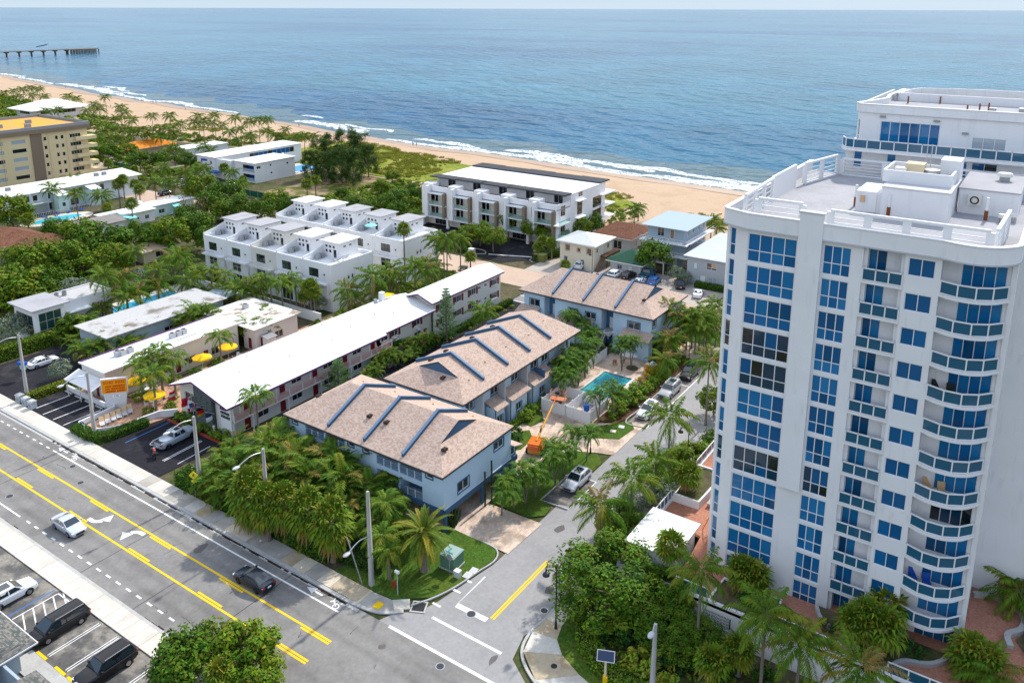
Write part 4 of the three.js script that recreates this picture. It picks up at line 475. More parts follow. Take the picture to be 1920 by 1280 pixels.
{ // middle building along the court
  const t = thing('townhouse_row', 'pale blue townhouse row with tan roof beside the paved court and pool', 'townhouses'), A = M.bluewall;
  hipRoof(t, 'x', 75.0, 105, -72.2, -58.6, 7.2, 10.1, 3.4, 3.2, true, false, M.shingle, [81.2, 86.9, 92.5, 98.2]);
  // its fins stop short of the north eave; walls
  const ws = []; for (const x of [77.6, 83.2, 88.2, 93.2, 96.2, 102]) ws.push(W(x - 75.6, 4.6, 1.7, 1.15, bluewin)); for (const x of [80.5, 91, 99.5]) ws.push(W(x - 75.6, 1.0, 1.5, 1.2, bluewin));
  facade(t, [75.6, -60.2], [104.4, -60.2], 0, 7.15, A, ws); facade(t, [75.6, -71.6], [75.6, -60.2], 0, 7.15, A, [W(7, 4.7, 1.7, 1.1, bluewin), W(2.2, 4.7, 1.4, 1.1, bluewin)]); facade(t, [104.4, -60.2], [104.4, -71.6], 0, 7.15, A, [W(2, 4.7, 1.6, 1.1, bluewin)]); facade(t, [104.4, -71.6], [75.6, -71.6], 0, 7.15, A, [3, 9, 15, 21, 26].map((u) => W(u, 4.7, 1.7, 1.1, bluewin)));
  for (const [x, h] of [[84.6, 7.0], [90.2, 7.0], [100.6, 6.9], [79.6, 6.9]]) { BT(t, 'wing_wall', x, x + 0.25, 0, h, -60.1, -58.9, M.greywall); }
  for (const [x0, x1] of [[81.6, 84.4], [85.2, 90], [90.8, 96.6], [97.8, 100.4]]) { prism(t, 'pent_roof', [[x0, 4.4, -60.1], [x1, 4.4, -60.1], [x1, 3.6, -58.0], [x0, 3.6, -58.0]], M.shingle, 0.14); facade(t, [x0 + 0.2, -58.5], [x1 - 0.2, -58.5], 0, 3.7, A, [W((x1 - x0) / 2 - 0.9, 1.2, 1.3, 1.1, bluewin)]); for (const x of [x0 + 0.2, x1 - 0.4]) BT(t, 'side_wall', x, x + 0.2, 0, 3.7, -60, -58.5, A); }
  BT(t, 'party_wall', 93.6, 93.9, 3.7, 4.9, -60, -58.2, M.bluefin);
  for (const [x, z, d] of [[77.6, -64, 1], [80, -68, 1], [84, -68.6, 1], [89.6, -68.2, 1], [95, -68.4, 1], [79.4, -61, 0], [84.4, -62, 0], [90, -62.4, 0], [95.6, -62.2, 0], [101, -63, 0]]) { const k = Math.min(1 - Math.abs(z + 65.4) / 6.8, (x - 75) / 6.8 + 0.02); roofVent(t, x, 7.2 + 2.9 * k - 0.04, z, !!d); }
}
{ // rear building by the beach road
  const t = thing('townhouse_row', 'pale blue townhouse row with white outside stairs at the far end of the pool', 'townhouses'), A = M.bluewall;
  hipRoof(t, 'z', -77.3, -51.1, 115.4, 129.8, 7.2, 10.2, 4.6, 3.2, false, true, M.shingle, [-70.5, -64.4, -58.3]);
  const ww = [W(1.2, 4.4, 2.0, 1.3, bluewin), W(9.2, 4.5, 1.8, 1.1, bluewin), W(12.6, 4.5, 1.9, 1.1, bluewin), W(20.6, 4.4, 2.2, 1.3, bluewin), W(4.2, 0.02, 2.3, 6.6, { open: true }), W(15.6, 0.02, 2.3, 6.6, { open: true }), W(1.4, 1.2, 1.3, 1.1, bluewin), W(21, 1.0, 1.8, 1.3, bluewin)];
  facade(t, [116.2, -76.6], [116.2, -51.8], 0, 7.15, A, ww); facade(t, [116.2, -51.8], [129, -51.8], 2.84, 7.15, A, [W(0.6, 2.2, 1.3, 1.1, bluewin), W(8.4, 1.2, 1.8, 1.2, bluewin)]); facade(t, [129, -51.8], [129, -76.6], 0, 7.15, A); facade(t, [129, -76.6], [116.2, -76.6], 0, 7.15, A, [W(4, 4.5, 1.6, 1.1, bluewin), W(9, 4.5, 1.6, 1.1, bluewin)]);
  BT(t, 'base_beam', 116.2, 128.9, 2.2, 2.86, -51.9, -51.65, M.bluefin); for (const x of [116.4, 122, 128.6]) BT(t, 'post', x, x + 0.35, 0, 2.3, -52.1, -51.7, A);
  for (const [a, b] of [[-72.4, -70.1], [-61, -58.7]]) { facade(t, [118, a], [118, b], 0, 7.1, M.bluetrim, [W(0.7, 2.86, 1.0, 2.05, { door: 'solid', frame: M.white, glass: M.white })]); for (const z of [a, b]) BT(t, 'side_wall', 116.3, 118, 0, 7.1, z - 0.08, z + 0.08, A); BT(t, 'landing', 115, 118, 2.66, 2.84, a, b, M.concrete); }
  for (const [z0, z1] of [[-77.2, -73], [-69, -62.2], [-56.6, -51.2]]) { prism(t, 'pent_roof', [[116.1, 4.4, z0], [116.1, 4.4, z1], [114, 3.6, z1], [114, 3.6, z0]], M.shingle, 0.15); facade(t, [114.6, z0 + 0.2], [114.6, z1 - 0.2], 0, 3.75, A, [W(1.2, 1.3, 1.4, 1.1, bluewin)]); for (const z of [z0 + 0.2, z1 - 0.4]) BT(t, 'side_wall', 114.7, 116.1, 0, 3.75, z, z + 0.2, A); }
  // outside stair
  for (let k = 0; k < 15; k++) put(t, 'stair_tread', bg(112.1 + k * 0.2, 112.38 + k * 0.2, 0.15 + k * 0.18, 0.22 + k * 0.18, -60.9, -59.6), M.wood);
  for (const z of [-60.95, -59.55]) { put(t, 'stair_rail', merge([bar([112, 1.05, z], [115, 3.8, z], 0.04), bar([112, 0.1, z], [115, 2.75, z], 0.06), ...Array.from({ length: 14 }, (_, k) => bar([112.1 + k * 0.21, 0.2 + k * 0.19, z], [112.1 + k * 0.21, 1.1 + k * 0.19, z], 0.018, 4))]), M.white); }
  put(t, 'landing_rail', merge([bar([112.9, 3.8, -59.4], [115, 3.8, -57.4], 0.04), bar([115, 2.9, -57.4], [115, 3.8, -57.4], 0.04), bar([113.9, 2.7, -58.4], [113.9, 3.8, -58.4], 0.04)]), M.white);
  for (const [x, z, d] of [[119, -54.5, 1], [119.6, -74.5, 0], [119.8, -67, 0], [119.5, -61.6, 0], [125.5, -67, 1], [125.8, -61, 1]]) roofVent(t, x, 7.2 + 3.0 * Math.min(1 - Math.abs(x - 122.6) / 7.2, z < -72.7 ? (z + 77.3) / 4.6 : 9) - 0.04, z, !!d);
}
// ================= white motel with long gable roof =================
{
  const t = thing('long_motel', 'long two storey white motel with bright white gable roof and pink railings', 'motel'), A = M.offwhite;
  const gab = (x0, x1, z0, z1, he, zr, hr) => { const r = prism(t, 'roof', [[x0, he, z1], [x1, he, z1], [x1, hr, zr], [x0, hr, zr]], M.membrane, 0.14); put(r, 'roof_slope', prismG([[x0, he, z0], [x1, he, z0], [x1, hr, zr], [x0, hr, zr]], 0.14), M.membrane); put(r, 'fascia', merge([bg(x0, x1, he - 0.28, he - 0.02, z1, z1 + 0.05), bg(x0, x1, he - 0.28, he - 0.02, z0 - 0.05, z0), prismG([[x0 - 0.05, he, z0], [x0, he, z0], [x0, hr, zr], [x0 - 0.05, hr, zr]], 0.26), prismG([[x0 - 0.05, he, z1], [x0, he, z1], [x0, hr, zr], [x0 - 0.05, hr, zr]], 0.26)]), M.purple); return r; };
  gab(59.8, 90.2, -98.4, -85.7, 5.2, -93, 7.1); gab(90.2, 103, -98, -86.2, 5.3, -93, 7.0); gab(102.2, 123.8, -93, -86.3, 6.6, -89.6, 7.75);
  // gable fronts
  const gabW = (x, z0, z1, he, zr, hr, y0 = 0) => put(t, 'gable_wall', (() => { const s = new THREE.Shape([[z0, he - 0.12], [z1, he - 0.12], [zr, hr - 0.14]].map((p) => new THREE.Vector2(...p))), g = new THREE.ExtrudeGeometry(s, { depth: 0.2, bevelEnabled: false }); g.rotateY(-Math.PI / 2); return g; })(), A, x + 0.2, 0, 0);
  gabW(61, -98.2, -85.9, 5.2, -93, 7.1); gabW(103.2, -92.9, -86.5, 6.6, -89.6, 7.75); gabW(123.2, -92.9, -86.5, 6.6, -89.6, 7.75);
  facade(t, [61, -97.6], [61, -86.2], 0, 5.12, A, [W(1.0, 3.0, 2.6, 1.3, { cols: 2, glass: glassDark }), W(1.2, 0.5, 2.6, 1.3, { cols: 2, glass: glassDark })]); BT(t, 'stone_pier', 60.4, 60.98, 0, 6.05, -93.6, -89.8, M.stone); put(t, 'white_panel', bg(60.8, 60.98, 0.2, 5.0, -88.6, -86.4), M.white);
  const R = rng(12); for (let r = 0; r < 3; r++) for (let k = 0; k < (r ? 6 : 4); k++) put(t, 'letter', bg(60.74, 60.8, 4.0 - r * 0.55, 4.36 - r * 0.55 + 0.06 * R(), -88.5 + k * 0.32 + r * 0.05, -88.3 + k * 0.32 + r * 0.05), M.dark); // lettering too worn and far to read
  // south side: walkway, doors, windows, railing
  const ws = []; for (let x = 63.5; x < 88; x += 6.1) { ws.push(W(x - 61, 2.68, 1, 2.1, { door: 'solid', frame: M.maroon, glass: M.maroon, fw: 0.06 }), W(x - 58.8, 3.4, 1.9, 1.1, { cols: 2, glass: glassDark }), W(x - 61, 0.02, 1, 2.1, { door: 'solid', frame: M.maroon, glass: M.maroon, fw: 0.06 }), W(x - 58.8, 0.8, 1.9, 1.2, { cols: 2, glass: glassDark })); }
  facade(t, [61, -87.2], [90.4, -87.2], 0, 5.15, A, ws); BT(t, 'walkway', 61, 91.5, 2.5, 2.66, -87.2, -85.95, M.offwhite);
  const rail = (x0, x1, z, y) => { const g = [bg(x0, x1, y + 0.95, y + 1.02, z - 0.04, z + 0.04), bg(x0, x1, y + 0.1, y + 0.15, z - 0.03, z + 0.03)]; for (let x = x0 + 0.1; x < x1; x += 0.14) g.push(bg(x, x + 0.035, y + 0.12, y + 0.97, z - 0.017, z + 0.017)); const r = put(t, 'railing', merge(g), M.pinkrail); for (let x = x0; x <= x1 + 0.01; x += (x1 - x0) / Math.round((x1 - x0) / 2.4)) put(r, 'post', bg(x - 0.05, x + 0.05, y, y + 1.06, z - 0.05, z + 0.05), M.white); };
  rail(61, 91.5, -85.98, 2.66); for (let x = 64; x < 90; x += 6.1) put(t, 'post', bg(x - 0.06, x + 0.06, 0, 2.5, -86.05, -85.93), M.white); for (let x = 62; x < 90; x += 6.1) put(t, 'post', bg(x - 0.05, x + 0.05, 3.6, 5.1, -86.03, -85.93), M.white);
  facade(t, [103, -97.6], [61, -97.6], 0, 5.15, A, [5, 11, 17, 23, 29, 35].flatMap((u) => [W(u, 3.2, 1.8, 1.2, { cols: 2, glass: glassDark }), W(u, 0.8, 1.8, 1.2, { cols: 2, glass: glassDark })]));
  const sh = (x, y, w, h) => [W(x - 90.4, y, w, h, { cols: 2, frame: M.white, glass: glassGrey })]; const w2 = [], shut = []; for (const x of [93, 98.6]) { w2.push(...sh(x, 3.3, 1.6, 1.1), ...sh(x, 0.9, 1.8, 1.3)); shut.push([x, 3.3, 1.6, 1.1]); } w2.push(W(5.2, 0.02, 0.95, 2.05, { door: 'solid', frame: M.maroon, glass: M.maroon }), W(10.6, 0.02, 0.95, 2.05, { door: 'solid', frame: M.maroon, glass: M.maroon }));
  facade(t, [90.4, -87.4], [103.2, -87.4], 0, 5.25, A, w2); for (const [x, y, w, h] of shut) for (const e of [x - 0.5, x + w + 0.06]) put(t, 'shutter', bg(e, e + 0.44, y - 0.05, y + h + 0.05, -87.4, -87.34), M.maroon); for (const x of [93.9, 99.4]) put(t, 'air_conditioner', bg(x - 0.35, x + 0.35, 2.6, 3.0, -87.4, -87.0), M.white);
  const w3 = [], s3 = []; for (const x of [104.4, 109.2, 113.6, 120.4]) for (const y of [4.4, 1.7]) { w3.push(W(x - 103.2, y, 1.9, 1.25, { cols: 3, glass: glassGrey, sill: 1 })); s3.push([x, y]); } for (const x of [116.2, 118.2]) for (const y of [4.9, 2.2]) w3.push(W(x - 103.2, y, 0.75, 0.6, { cols: 2, glass: glassGrey }));
  facade(t, [103.2, -86.9], [123.4, -86.9], 0, 6.55, M.offwhite, w3); for (const [x, y] of s3) for (const e of [x - 0.55, x + 1.95]) put(t, 'shutter', bg(e, e + 0.46, y - 0.05, y + 1.3, -86.9, -86.84), M.maroon);
  facade(t, [123.4, -86.9], [123.4, -92.8], 0, 6.55, A, [W(2, 4, 1.6, 1.2, { cols: 2, glass: glassGrey })]); facade(t, [123.4, -92.8], [103.2, -92.8], 0, 6.55, A); facade(t, [103.2, -92.9], [103.2, -86.9], 5.2, 6.55, A);
  for (const [x, z] of [[66, -91], [70, -94.5], [74, -90], [78, -93.5], [82, -89.5], [85, -95], [87, -90.5], [93, -91], [96, -89.5]]) { const y = z > -93 ? lerp(7.1, 5.2, (z + 93) / 7.3) : lerp(7.1, 5.2, (-93 - z) / 5.4); put(t, 'vent_cap', cyl(0.09, 0.07, 0.35, 8), M.ltgrey, x, y - 0.05, z); }
  put(t, 'chimney', bg(98.4, 99.2, 6, 8.0, -95.2, -94.4), M.white); put(t, 'roof_fan', cyl(0.35, 0.3, 0.7, 10), M.steel, 97.4, 6.4, -95); prism(t, 'canopy', [[99.4, 6.9, -96], [101.4, 6.9, -96], [101.4, 7.1, -94.2], [99.4, 7.1, -94.2]], M.yellow, 0.08);
}
// flags on the motel front
const FL = [['red and white striped flag', [[0.55, 0.03, 0.04], [0.7, 0.7, 0.7], [0.55, 0.03, 0.04]], -97.4], ['deep red flag', [[0.5, 0.02, 0.04]], -94.6], ['star canton striped flag', null, -92.9], ['black red and yellow flag', [[0.012, 0.012, 0.012], [0.5, 0.01, 0.01], [0.7, 0.4, 0.01]], -91.2], ['small dark and white flag', [[0.03, 0.04, 0.1], [0.6, 0.6, 0.6]], -89.4]];
FL.forEach(([n, c, z], i) => { const f = thing('flag', n + ' on a short pole at the motel front', 'flag', 60.4, 4.1 - i * 0.22, z, 0); put(f, 'pole', bar([0, 0, 0], [-1.25, 0.75, 0], 0.025), M.white); const w = 0.95, h = 1.25, wave = (g) => { const p = g.attributes.position; for (let k = 0; k < p.count; k++) p.setZ(k, p.getZ(k) + 0.1 * Math.sin(p.getY(k) * 5 + i) + 0.05 * Math.sin(p.getX(k) * 6)); g.computeVertexNormals(); return g; };
  const pan = (name, x0, x1, y0, y1, m, e = 0) => put(f, name, wave(new THREE.PlaneGeometry(x1 - x0, y1 - y0, 5, 5).translate(-0.3 - (x0 + x1) / 2, 0.15 - (y0 + y1) / 2 + 0.3, e)), m);
  if (c) c.forEach((q, k) => pan('stripe', 0, w, h * k / c.length, h * (k + 1) / c.length, mat(q, 0.8))); else { for (let k = 0; k < 7; k++) pan('stripe', w * k / 7, w * (k + 1) / 7, 0, h, mat(k % 2 ? [0.7, 0.7, 0.7] : [0.5, 0.03, 0.05], 0.8)); pan('canton', w * 0.45, w, 0, h * 0.45, mat([0.04, 0.06, 0.22], 0.8), 0.02); } });
// ================= low motel with courtyard =================
{
  const t = thing('low_motel', 'low white flat roofed motel with front awning and courtyard of yellow umbrellas', 'motel'), A = M.offwhite;
  facade(t, [57.6, -116.8], [57.6, -110.6], 0, 4.5, A, [W(0.8, 0.9, 1.3, 1.1, { cols: 2, glass: glassDark }), W(3.2, 0.05, 1, 2.1, { door: 'solid', frame: M.white, glass: M.maroon }), W(4.6, 0.9, 1.2, 1.1, { cols: 2, glass: glassDark })]);
  const ws = []; for (let u = 1.2; u < 21; u += 5) ws.push(W(u, 0.05, 1, 2.1, { door: 'solid', frame: M.white, glass: M.maroon }), W(u + 1.5, 0.8, 2.2, 1.3, { cols: 3, glass: glassDark })); facade(t, [57.6, -110.6], [80.6, -110.6], 0, 4.5, A, ws); facade(t, [80.6, -116.8], [57.6, -116.8], 0, 4.5, A); facade(t, [80.6, -110.6], [80.6, -116.8], 0, 4.5, A);
  BT(t, 'roof', 57.3, 80.9, 4.5, 4.62, -117.1, -110.3, M.membrane); put(t, 'parapet', ribbonG([[57.35, -117.05], [57.35, -110.35], [80.85, -110.35]], 0.18, 0.14, 4.62), M.white); put(t, 'parapet', ribbonG([[57.35, -117.05], [80.85, -117.05]], 0.16, 0.16, 4.62), M.purple);
  prism(t, 'awning', [[57.5, 3.5, -117.6], [57.5, 3.5, -110.2], [55.2, 2.7, -110.2], [55.2, 2.7, -117.6]], M.membrane, 0.1); for (const z of [-117.2, -113.8, -110.5]) put(t, 'post', cyl(0.06, 0.06, 2.7, 8), M.white, 55.4, 0, z);
  BT(t, 'rear_roof', 80.95, 91.2, 4.0, 4.14, -120.6, -106.8, mt(grain(13, [0.66, 0.63, 0.58], [0.26, 0.19, 0.13], { f: 0.08, coarse: 6, seed: 91, blot: 0.9, lo: 0.56, hi: 0.74 }), 0.8)); facade(t, [81.6, -107.4], [90.6, -107.4], 0, 4, A, [W(1, 0.05, 1, 2.1, { door: 'solid', frame: M.white, glass: M.maroon }), W(4, 0.9, 1.8, 1.3, { cols: 2, glass: glassDark })]); facade(t, [81.6, -110.5], [81.6, -107.4], 0, 4, A, [W(1, 0.05, 1, 2.1, { door: 'solid', frame: M.white, glass: M.maroon })]); facade(t, [90.6, -107.4], [90.6, -120], 0, 4, A); facade(t, [90.6, -120], [81.6, -120], 0, 4, A);
  BT(t, 'shed', 82.6, 84.4, 0, 2.3, -106.9, -105.7, M.white); prism(t, 'shed_roof', [[82.4, 2.7, -107.2], [84.6, 2.7, -107.2], [84.6, 2.35, -105.4], [82.4, 2.35, -105.4]], M.grey, 0.08);
  for (const [x, z, y] of [[62.6, -114.2, 4.62], [63.8, -114.2, 4.62], [62, -114.6, 4.62], [70.8, -114, 4.62], [71.9, -114, 4.62], [72.9, -114, 4.62], [86.8, -116.4, 4.14]]) { const u = put(t, 'condenser_unit', bg(-0.4, 0.4, 0, 0.85, -0.4, 0.4), M.ltgrey, x, y, z); put(u, 'fan_grille', cyl(0.33, 0.33, 0.03, 12), M.dark, 0, 0.85, 0); }
  for (const [x0, x1, z] of [[62.6, 66, -112.2], [70.4, 74.2, -112.4]]) put(t, 'roof_pipe', bar([x0, 4.7, z], [x1, 4.7, z], 0.05), M.grey);
  // low white boundary walls
  const w = thing('low_wall', 'low white curved garden wall round the motel sun terrace', 'wall'); put(w, 'wall', merge([ribbonG([[56.4, -119.4], [56.4, -109.2], [57.2, -108.4], [56.6, -107.2], [51.4, -106.9]], 0.28, 0.75, 0.03), ribbonG(curve([[51.4, -106.9], [51.2, -105], [51.6, -103.4], [53.4, -101.8], [56, -100.6]], 5), 0.2, 0.7, 0.03)]), M.white); put(w, 'wall', ribbonG([[56, -100.6], [59.2, -100.2], [61, -98.6]], 0.26, 0.95, 0.05), M.white);
}
{ // roadside sign
  const s = thing('motel_sign', 'orange and red lettered motel sign board on a white pylon', 'sign', 57.3, 0, -107.7, Math.PI * 0.10 - Math.PI / 2 + 0.55);
  const c = document.createElement('canvas'); c.width = 512; c.height = 320; const g = c.getContext('2d'); g.fillStyle = '#f39a1c'; g.fillRect(0, 0, 512, 320); g.fillStyle = '#b3140a'; g.font = 'bold 84px serif'; g.textAlign = 'center'; g.fillText('SURF SIDE', 256, 96); g.font = 'bold 44px sans-serif'; const q = rng(3); for (let r = 0; r < 3; r++) { let x = 50 + 30 * q(); while (x < 460) { const w = 12 + 26 * q(); g.fillRect(x, 140 + r * 60, w, 34); x += w + 7 + (q() < 0.2 ? 18 : 0); } }
  const tx = new THREE.CanvasTexture(c); tx.colorSpace = THREE.SRGBColorSpace;
  put(s, 'frame', bg(-1.75, 1.75, 2.4, 4.7, -0.2, 0.2), M.white); put(s, 'sign_face', new THREE.PlaneGeometry(3.3, 2.05).translate(0, 3.52, 0.206), mat(null, 0.6, { map: tx })); const r = put(s, 'sign_face', new THREE.PlaneGeometry(3.3, 2.05).rotateY(Math.PI).translate(0, 3.52, -0.206), mat(null, 0.6, { map: tx }));
  put(s, 'pylon', (() => { const p = new THREE.Shape([[-1.2, 0], [1.2, 0], [1.55, 2.4], [-1.55, 2.4]].map((v) => new THREE.Vector2(...v))); return new THREE.ExtrudeGeometry(p, { depth: 0.3, bevelEnabled: false }).translate(0, 0, -0.15); })(), M.white);
  const c2 = document.createElement('canvas'); c2.width = 128; c2.height = 64; const g2 = c2.getContext('2d'); g2.fillStyle = '#f2f2f2'; g2.fillRect(0, 0, 128, 64); g2.fillStyle = '#274a8c'; g2.font = 'bold 52px sans-serif'; g2.textAlign = 'center'; g2.fillText('710', 64, 52); const t2 = new THREE.CanvasTexture(c2); t2.colorSpace = THREE.SRGBColorSpace; put(s, 'house_number', new THREE.PlaneGeometry(0.9, 0.42).translate(0.1, 2.0, 0.158), mat(null, 0.6, { map: t2 }));
}

// ================= generic block: four walls with openings, flat roof and parapet =================
function block(t, x0, x1, z0, z1, y0, y1, m, o = {}) {
  const W4 = o.w || [], S4 = o.s || [];
  facade(t, [x0, z0], [x0, z1], y0, y1, m, W4, o); facade(t, [x0, z1], [x1, z1], y0, y1, m, S4, o); facade(t, [x1, z1], [x1, z0], y0, y1, m, o.e || [], o); facade(t, [x1, z0], [x0, z0], y0, y1, m, o.n || [], o);
  if (o.roof !== null) { const e = o.over ?? -0.05; BT(t, 'roof', x0 - e, x1 + e, y1 - (o.over ? 0 : 0.35), y1 + (o.over ? 0.14 : -0.23), z0 - e, z1 + e, o.roof || M.membrane); }
}
// ---- two rows of white townhouses ----
{
  const r = rng(31);
  function unit(x0, x1, z0, z1, label, front, tone, last) {
    const t = thing('white_townhouse', label, 'townhouse', 0, 0, 0, 0, front ? 'front row of white townhouses' : 'rear row of white townhouses'), A = tone, H = 9.3, L = z1 - z0, gl = [glassGreen, glassDark, glassDark];
    const w = [W(1.6, 6.3, 2.6, 1.7, { cols: 3, glass: gl, frame: M.charcoal, fw: 0.06 }), W(5.4, 6.8, 0.5, 0.55, { glass: glassDark }), W(1.4, 3.0, 2.7, 2.0, { cols: 2, rows: 2, glass: gl, frame: M.white }), W(5.0, 3.2, 0.35, 1.5, { glass: glassDark }), W(5.7, 3.2, 0.35, 1.5, { glass: glassDark }), W(1.2, 0.1, 3.0, 2.3, { cols: 3, glass: gl, frame: M.white })];
    facade(t, [x0, z0], [x0, z1 - 0.02], 0, H, A, w); const S4 = last ? [W(2.2, 4.3, 0.8, 0.7, { glass: glassDark }), W(4.2, 5.4, 0.55, 0.8, { glass: glassDark }), W(5.2, 5.4, 0.55, 0.9, { glass: glassDark }), W(7.6, 6.3, 0.7, 0.7, { glass: glassDark }), W(8.8, 2.4, 1.4, 0.7, { glass: glassDark })] : [];
    if (last) facade(t, [x0, z1], [x1, z1], 0, H, A, S4); facade(t, [x1, z1], [x1, z0], 0, H, A); if (last < 0 || !front) facade(t, [x1, z0], [x0, z0], 0, H, A); else facade(t, [x1, z0 + 0.01], [x0, z0 + 0.01], 0, H, A);
    // roof terrace, parapets and the stepped privacy wall on the north side
    BT(t, 'roof_terrace', x0 + 0.2, x1 - 0.2, H - 0.9, H - 0.7, z0 + 0.2, z1 - 0.2, M.membrane); put(t, 'front_bulge', bg(x0 - 0.5, x0 - 0.01, 2.6, 5.3, z0 + 4.7, z0 + 6.9), A); BT(t, 'balcony', x0 - 1.0, x0 - 0.02, 5.3, 5.6, z0 + 0.3, z0 + 6.8, A); put(t, 'balcony_rail', merge([bg(x0 - 1.0, x0 - 0.93, 6.35, 6.42, z0 + 0.4, z0 + 4.6), ...Array.from({ length: 9 }, (_, k) => bg(x0 - 0.99, x0 - 0.95, 5.6, 6.36, z0 + 0.4 + k * 0.52, z0 + 0.44 + k * 0.52))]), M.ltgrey);
    { const s = new THREE.Shape([[0, H - 1], [x1 - x0, H - 1], [x1 - x0, H + 2.2], [x1 - x0 - 5, H + 1.9], [2.4, H + 0.75], [0, H + 0.35]].map((p) => new THREE.Vector2(...p))), g = new THREE.ExtrudeGeometry(s, { depth: 0.22, bevelEnabled: false }); put(t, 'party_wall', g, A, x0 + 0.02, 0, z0 - 0.1); }
    // stair penthouse
    const px0 = x0 + 5.2, px1 = x0 + 10.2, pz0 = z0 + 0.16, pz1 = z0 + 4.6; block(t, px0, px1, pz0, pz1, H - 0.7, H + 2.5, A, { roof: null, w: [W(0.5, 1.9, 0.7, 0.6, { glass: glassDark }), W(1.5, 1.9, 0.7, 0.6, { glass: glassDark }), W(2.5, 1.9, 0.7, 0.6, { glass: glassDark }), W(0.5, 0.9, 0.7, 0.7, { glass: glassDark }), W(1.5, 0.9, 0.7, 0.7, { glass: glassDark }), W(2.7, 0.05, 0.9, 1.7, { glass: glassDark })], s: [W(1.1, 2.1, 0.8, 0.4, { glass: glassDark }), W(2.6, 2.1, 0.8, 0.4, { glass: glassDark })] });
    BT(t, 'penthouse_roof', px0 - 0.5, px1 + 0.5, H + 2.5, H + 2.68, pz0 - 0.3, pz1 + 0.5, r() < 0.5 ? M.membrane : M.deck);
    if (last) { const s = put(t, 'terrace_rail', merge([bg(x0 + 0.3, x0 + 5, H + 0.9, H + 0.95, z1 - 0.15, z1 - 0.1), ...Array.from({ length: 12 }, (_, k) => bg(x0 + 0.3 + k * 0.4, x0 + 0.33 + k * 0.4, H, H + 0.9, z1 - 0.14, z1 - 0.11))]), M.steel); }
    for (let k = 0; k < 2; k++) put(t, 'condenser_unit', bg(-0.4, 0.4, 0, 0.9, -0.4, 0.4), k ? M.grey : M.steel, x0 + 3 + 1.1 * k, H - 0.7, z0 + 0.9);
  }
  const where = ['beside the green shade trees', 'second in its row from the green trees', 'with cream front mid row', 'second from the row end', 'with loungers at the row end'];
  for (let i = 0; i < 5; i++) { const z0 = -148.4 + i * 7.64; unit(101.6, 112.8, z0, z0 + 7.64, 'white three storey townhouse in the front row, ' + where[i], true, i === 2 ? M.offwhite : M.stucco, i === 4 ? 1 : 0); }
  const where2 = ['at the end by the vacant lot', 'with bench on its roof terrace', 'with planted roof terrace', 'with turquoise umbrella on its terrace', 'at the end by the tall palms'];
  for (let i = 0; i < 5; i++) { const z0 = -149 + i * 7.8; unit(121.4, 132.8, z0, z0 + 7.8, 'white three storey townhouse in the rear row, ' + where2[i], false, M.stucco, i === 4 ? 1 : 0); }
  const u = thing('terrace_umbrella', 'turquoise umbrella on a rear row roof terrace', 'umbrella', 123.6, 8.6, -121); put(u, 'pole', cyl(0.04, 0.04, 2.3, 6), M.ltgrey); put(u, 'canopy', new THREE.ConeGeometry(1.4, 0.6, 8, 1, true).translate(0, 2.3, 0), M.aqua);
  for (let k = 0; k < 2; k++) { const l = thing('sun_lounger', 'white lounger on the end front row roof terrace', 'lounger', 106.0, 8.6, -113.2 + k * 1.3, 0.2, 'roof terrace loungers'); put(l, 'bed', bg(-0.9, 0.4, 0.3, 0.38, -0.32, 0.32), M.white); const b = put(l, 'backrest', bg(0, 0.7, 0, 0.08, -0.32, 0.32), M.white, 0.4, 0.32, 0); b.rotation.z = 0.8; for (const x of [-0.8, 0.3]) put(l, 'leg', bg(x, x + 0.08, 0, 0.3, -0.3, 0.3), M.ltgrey); }
}
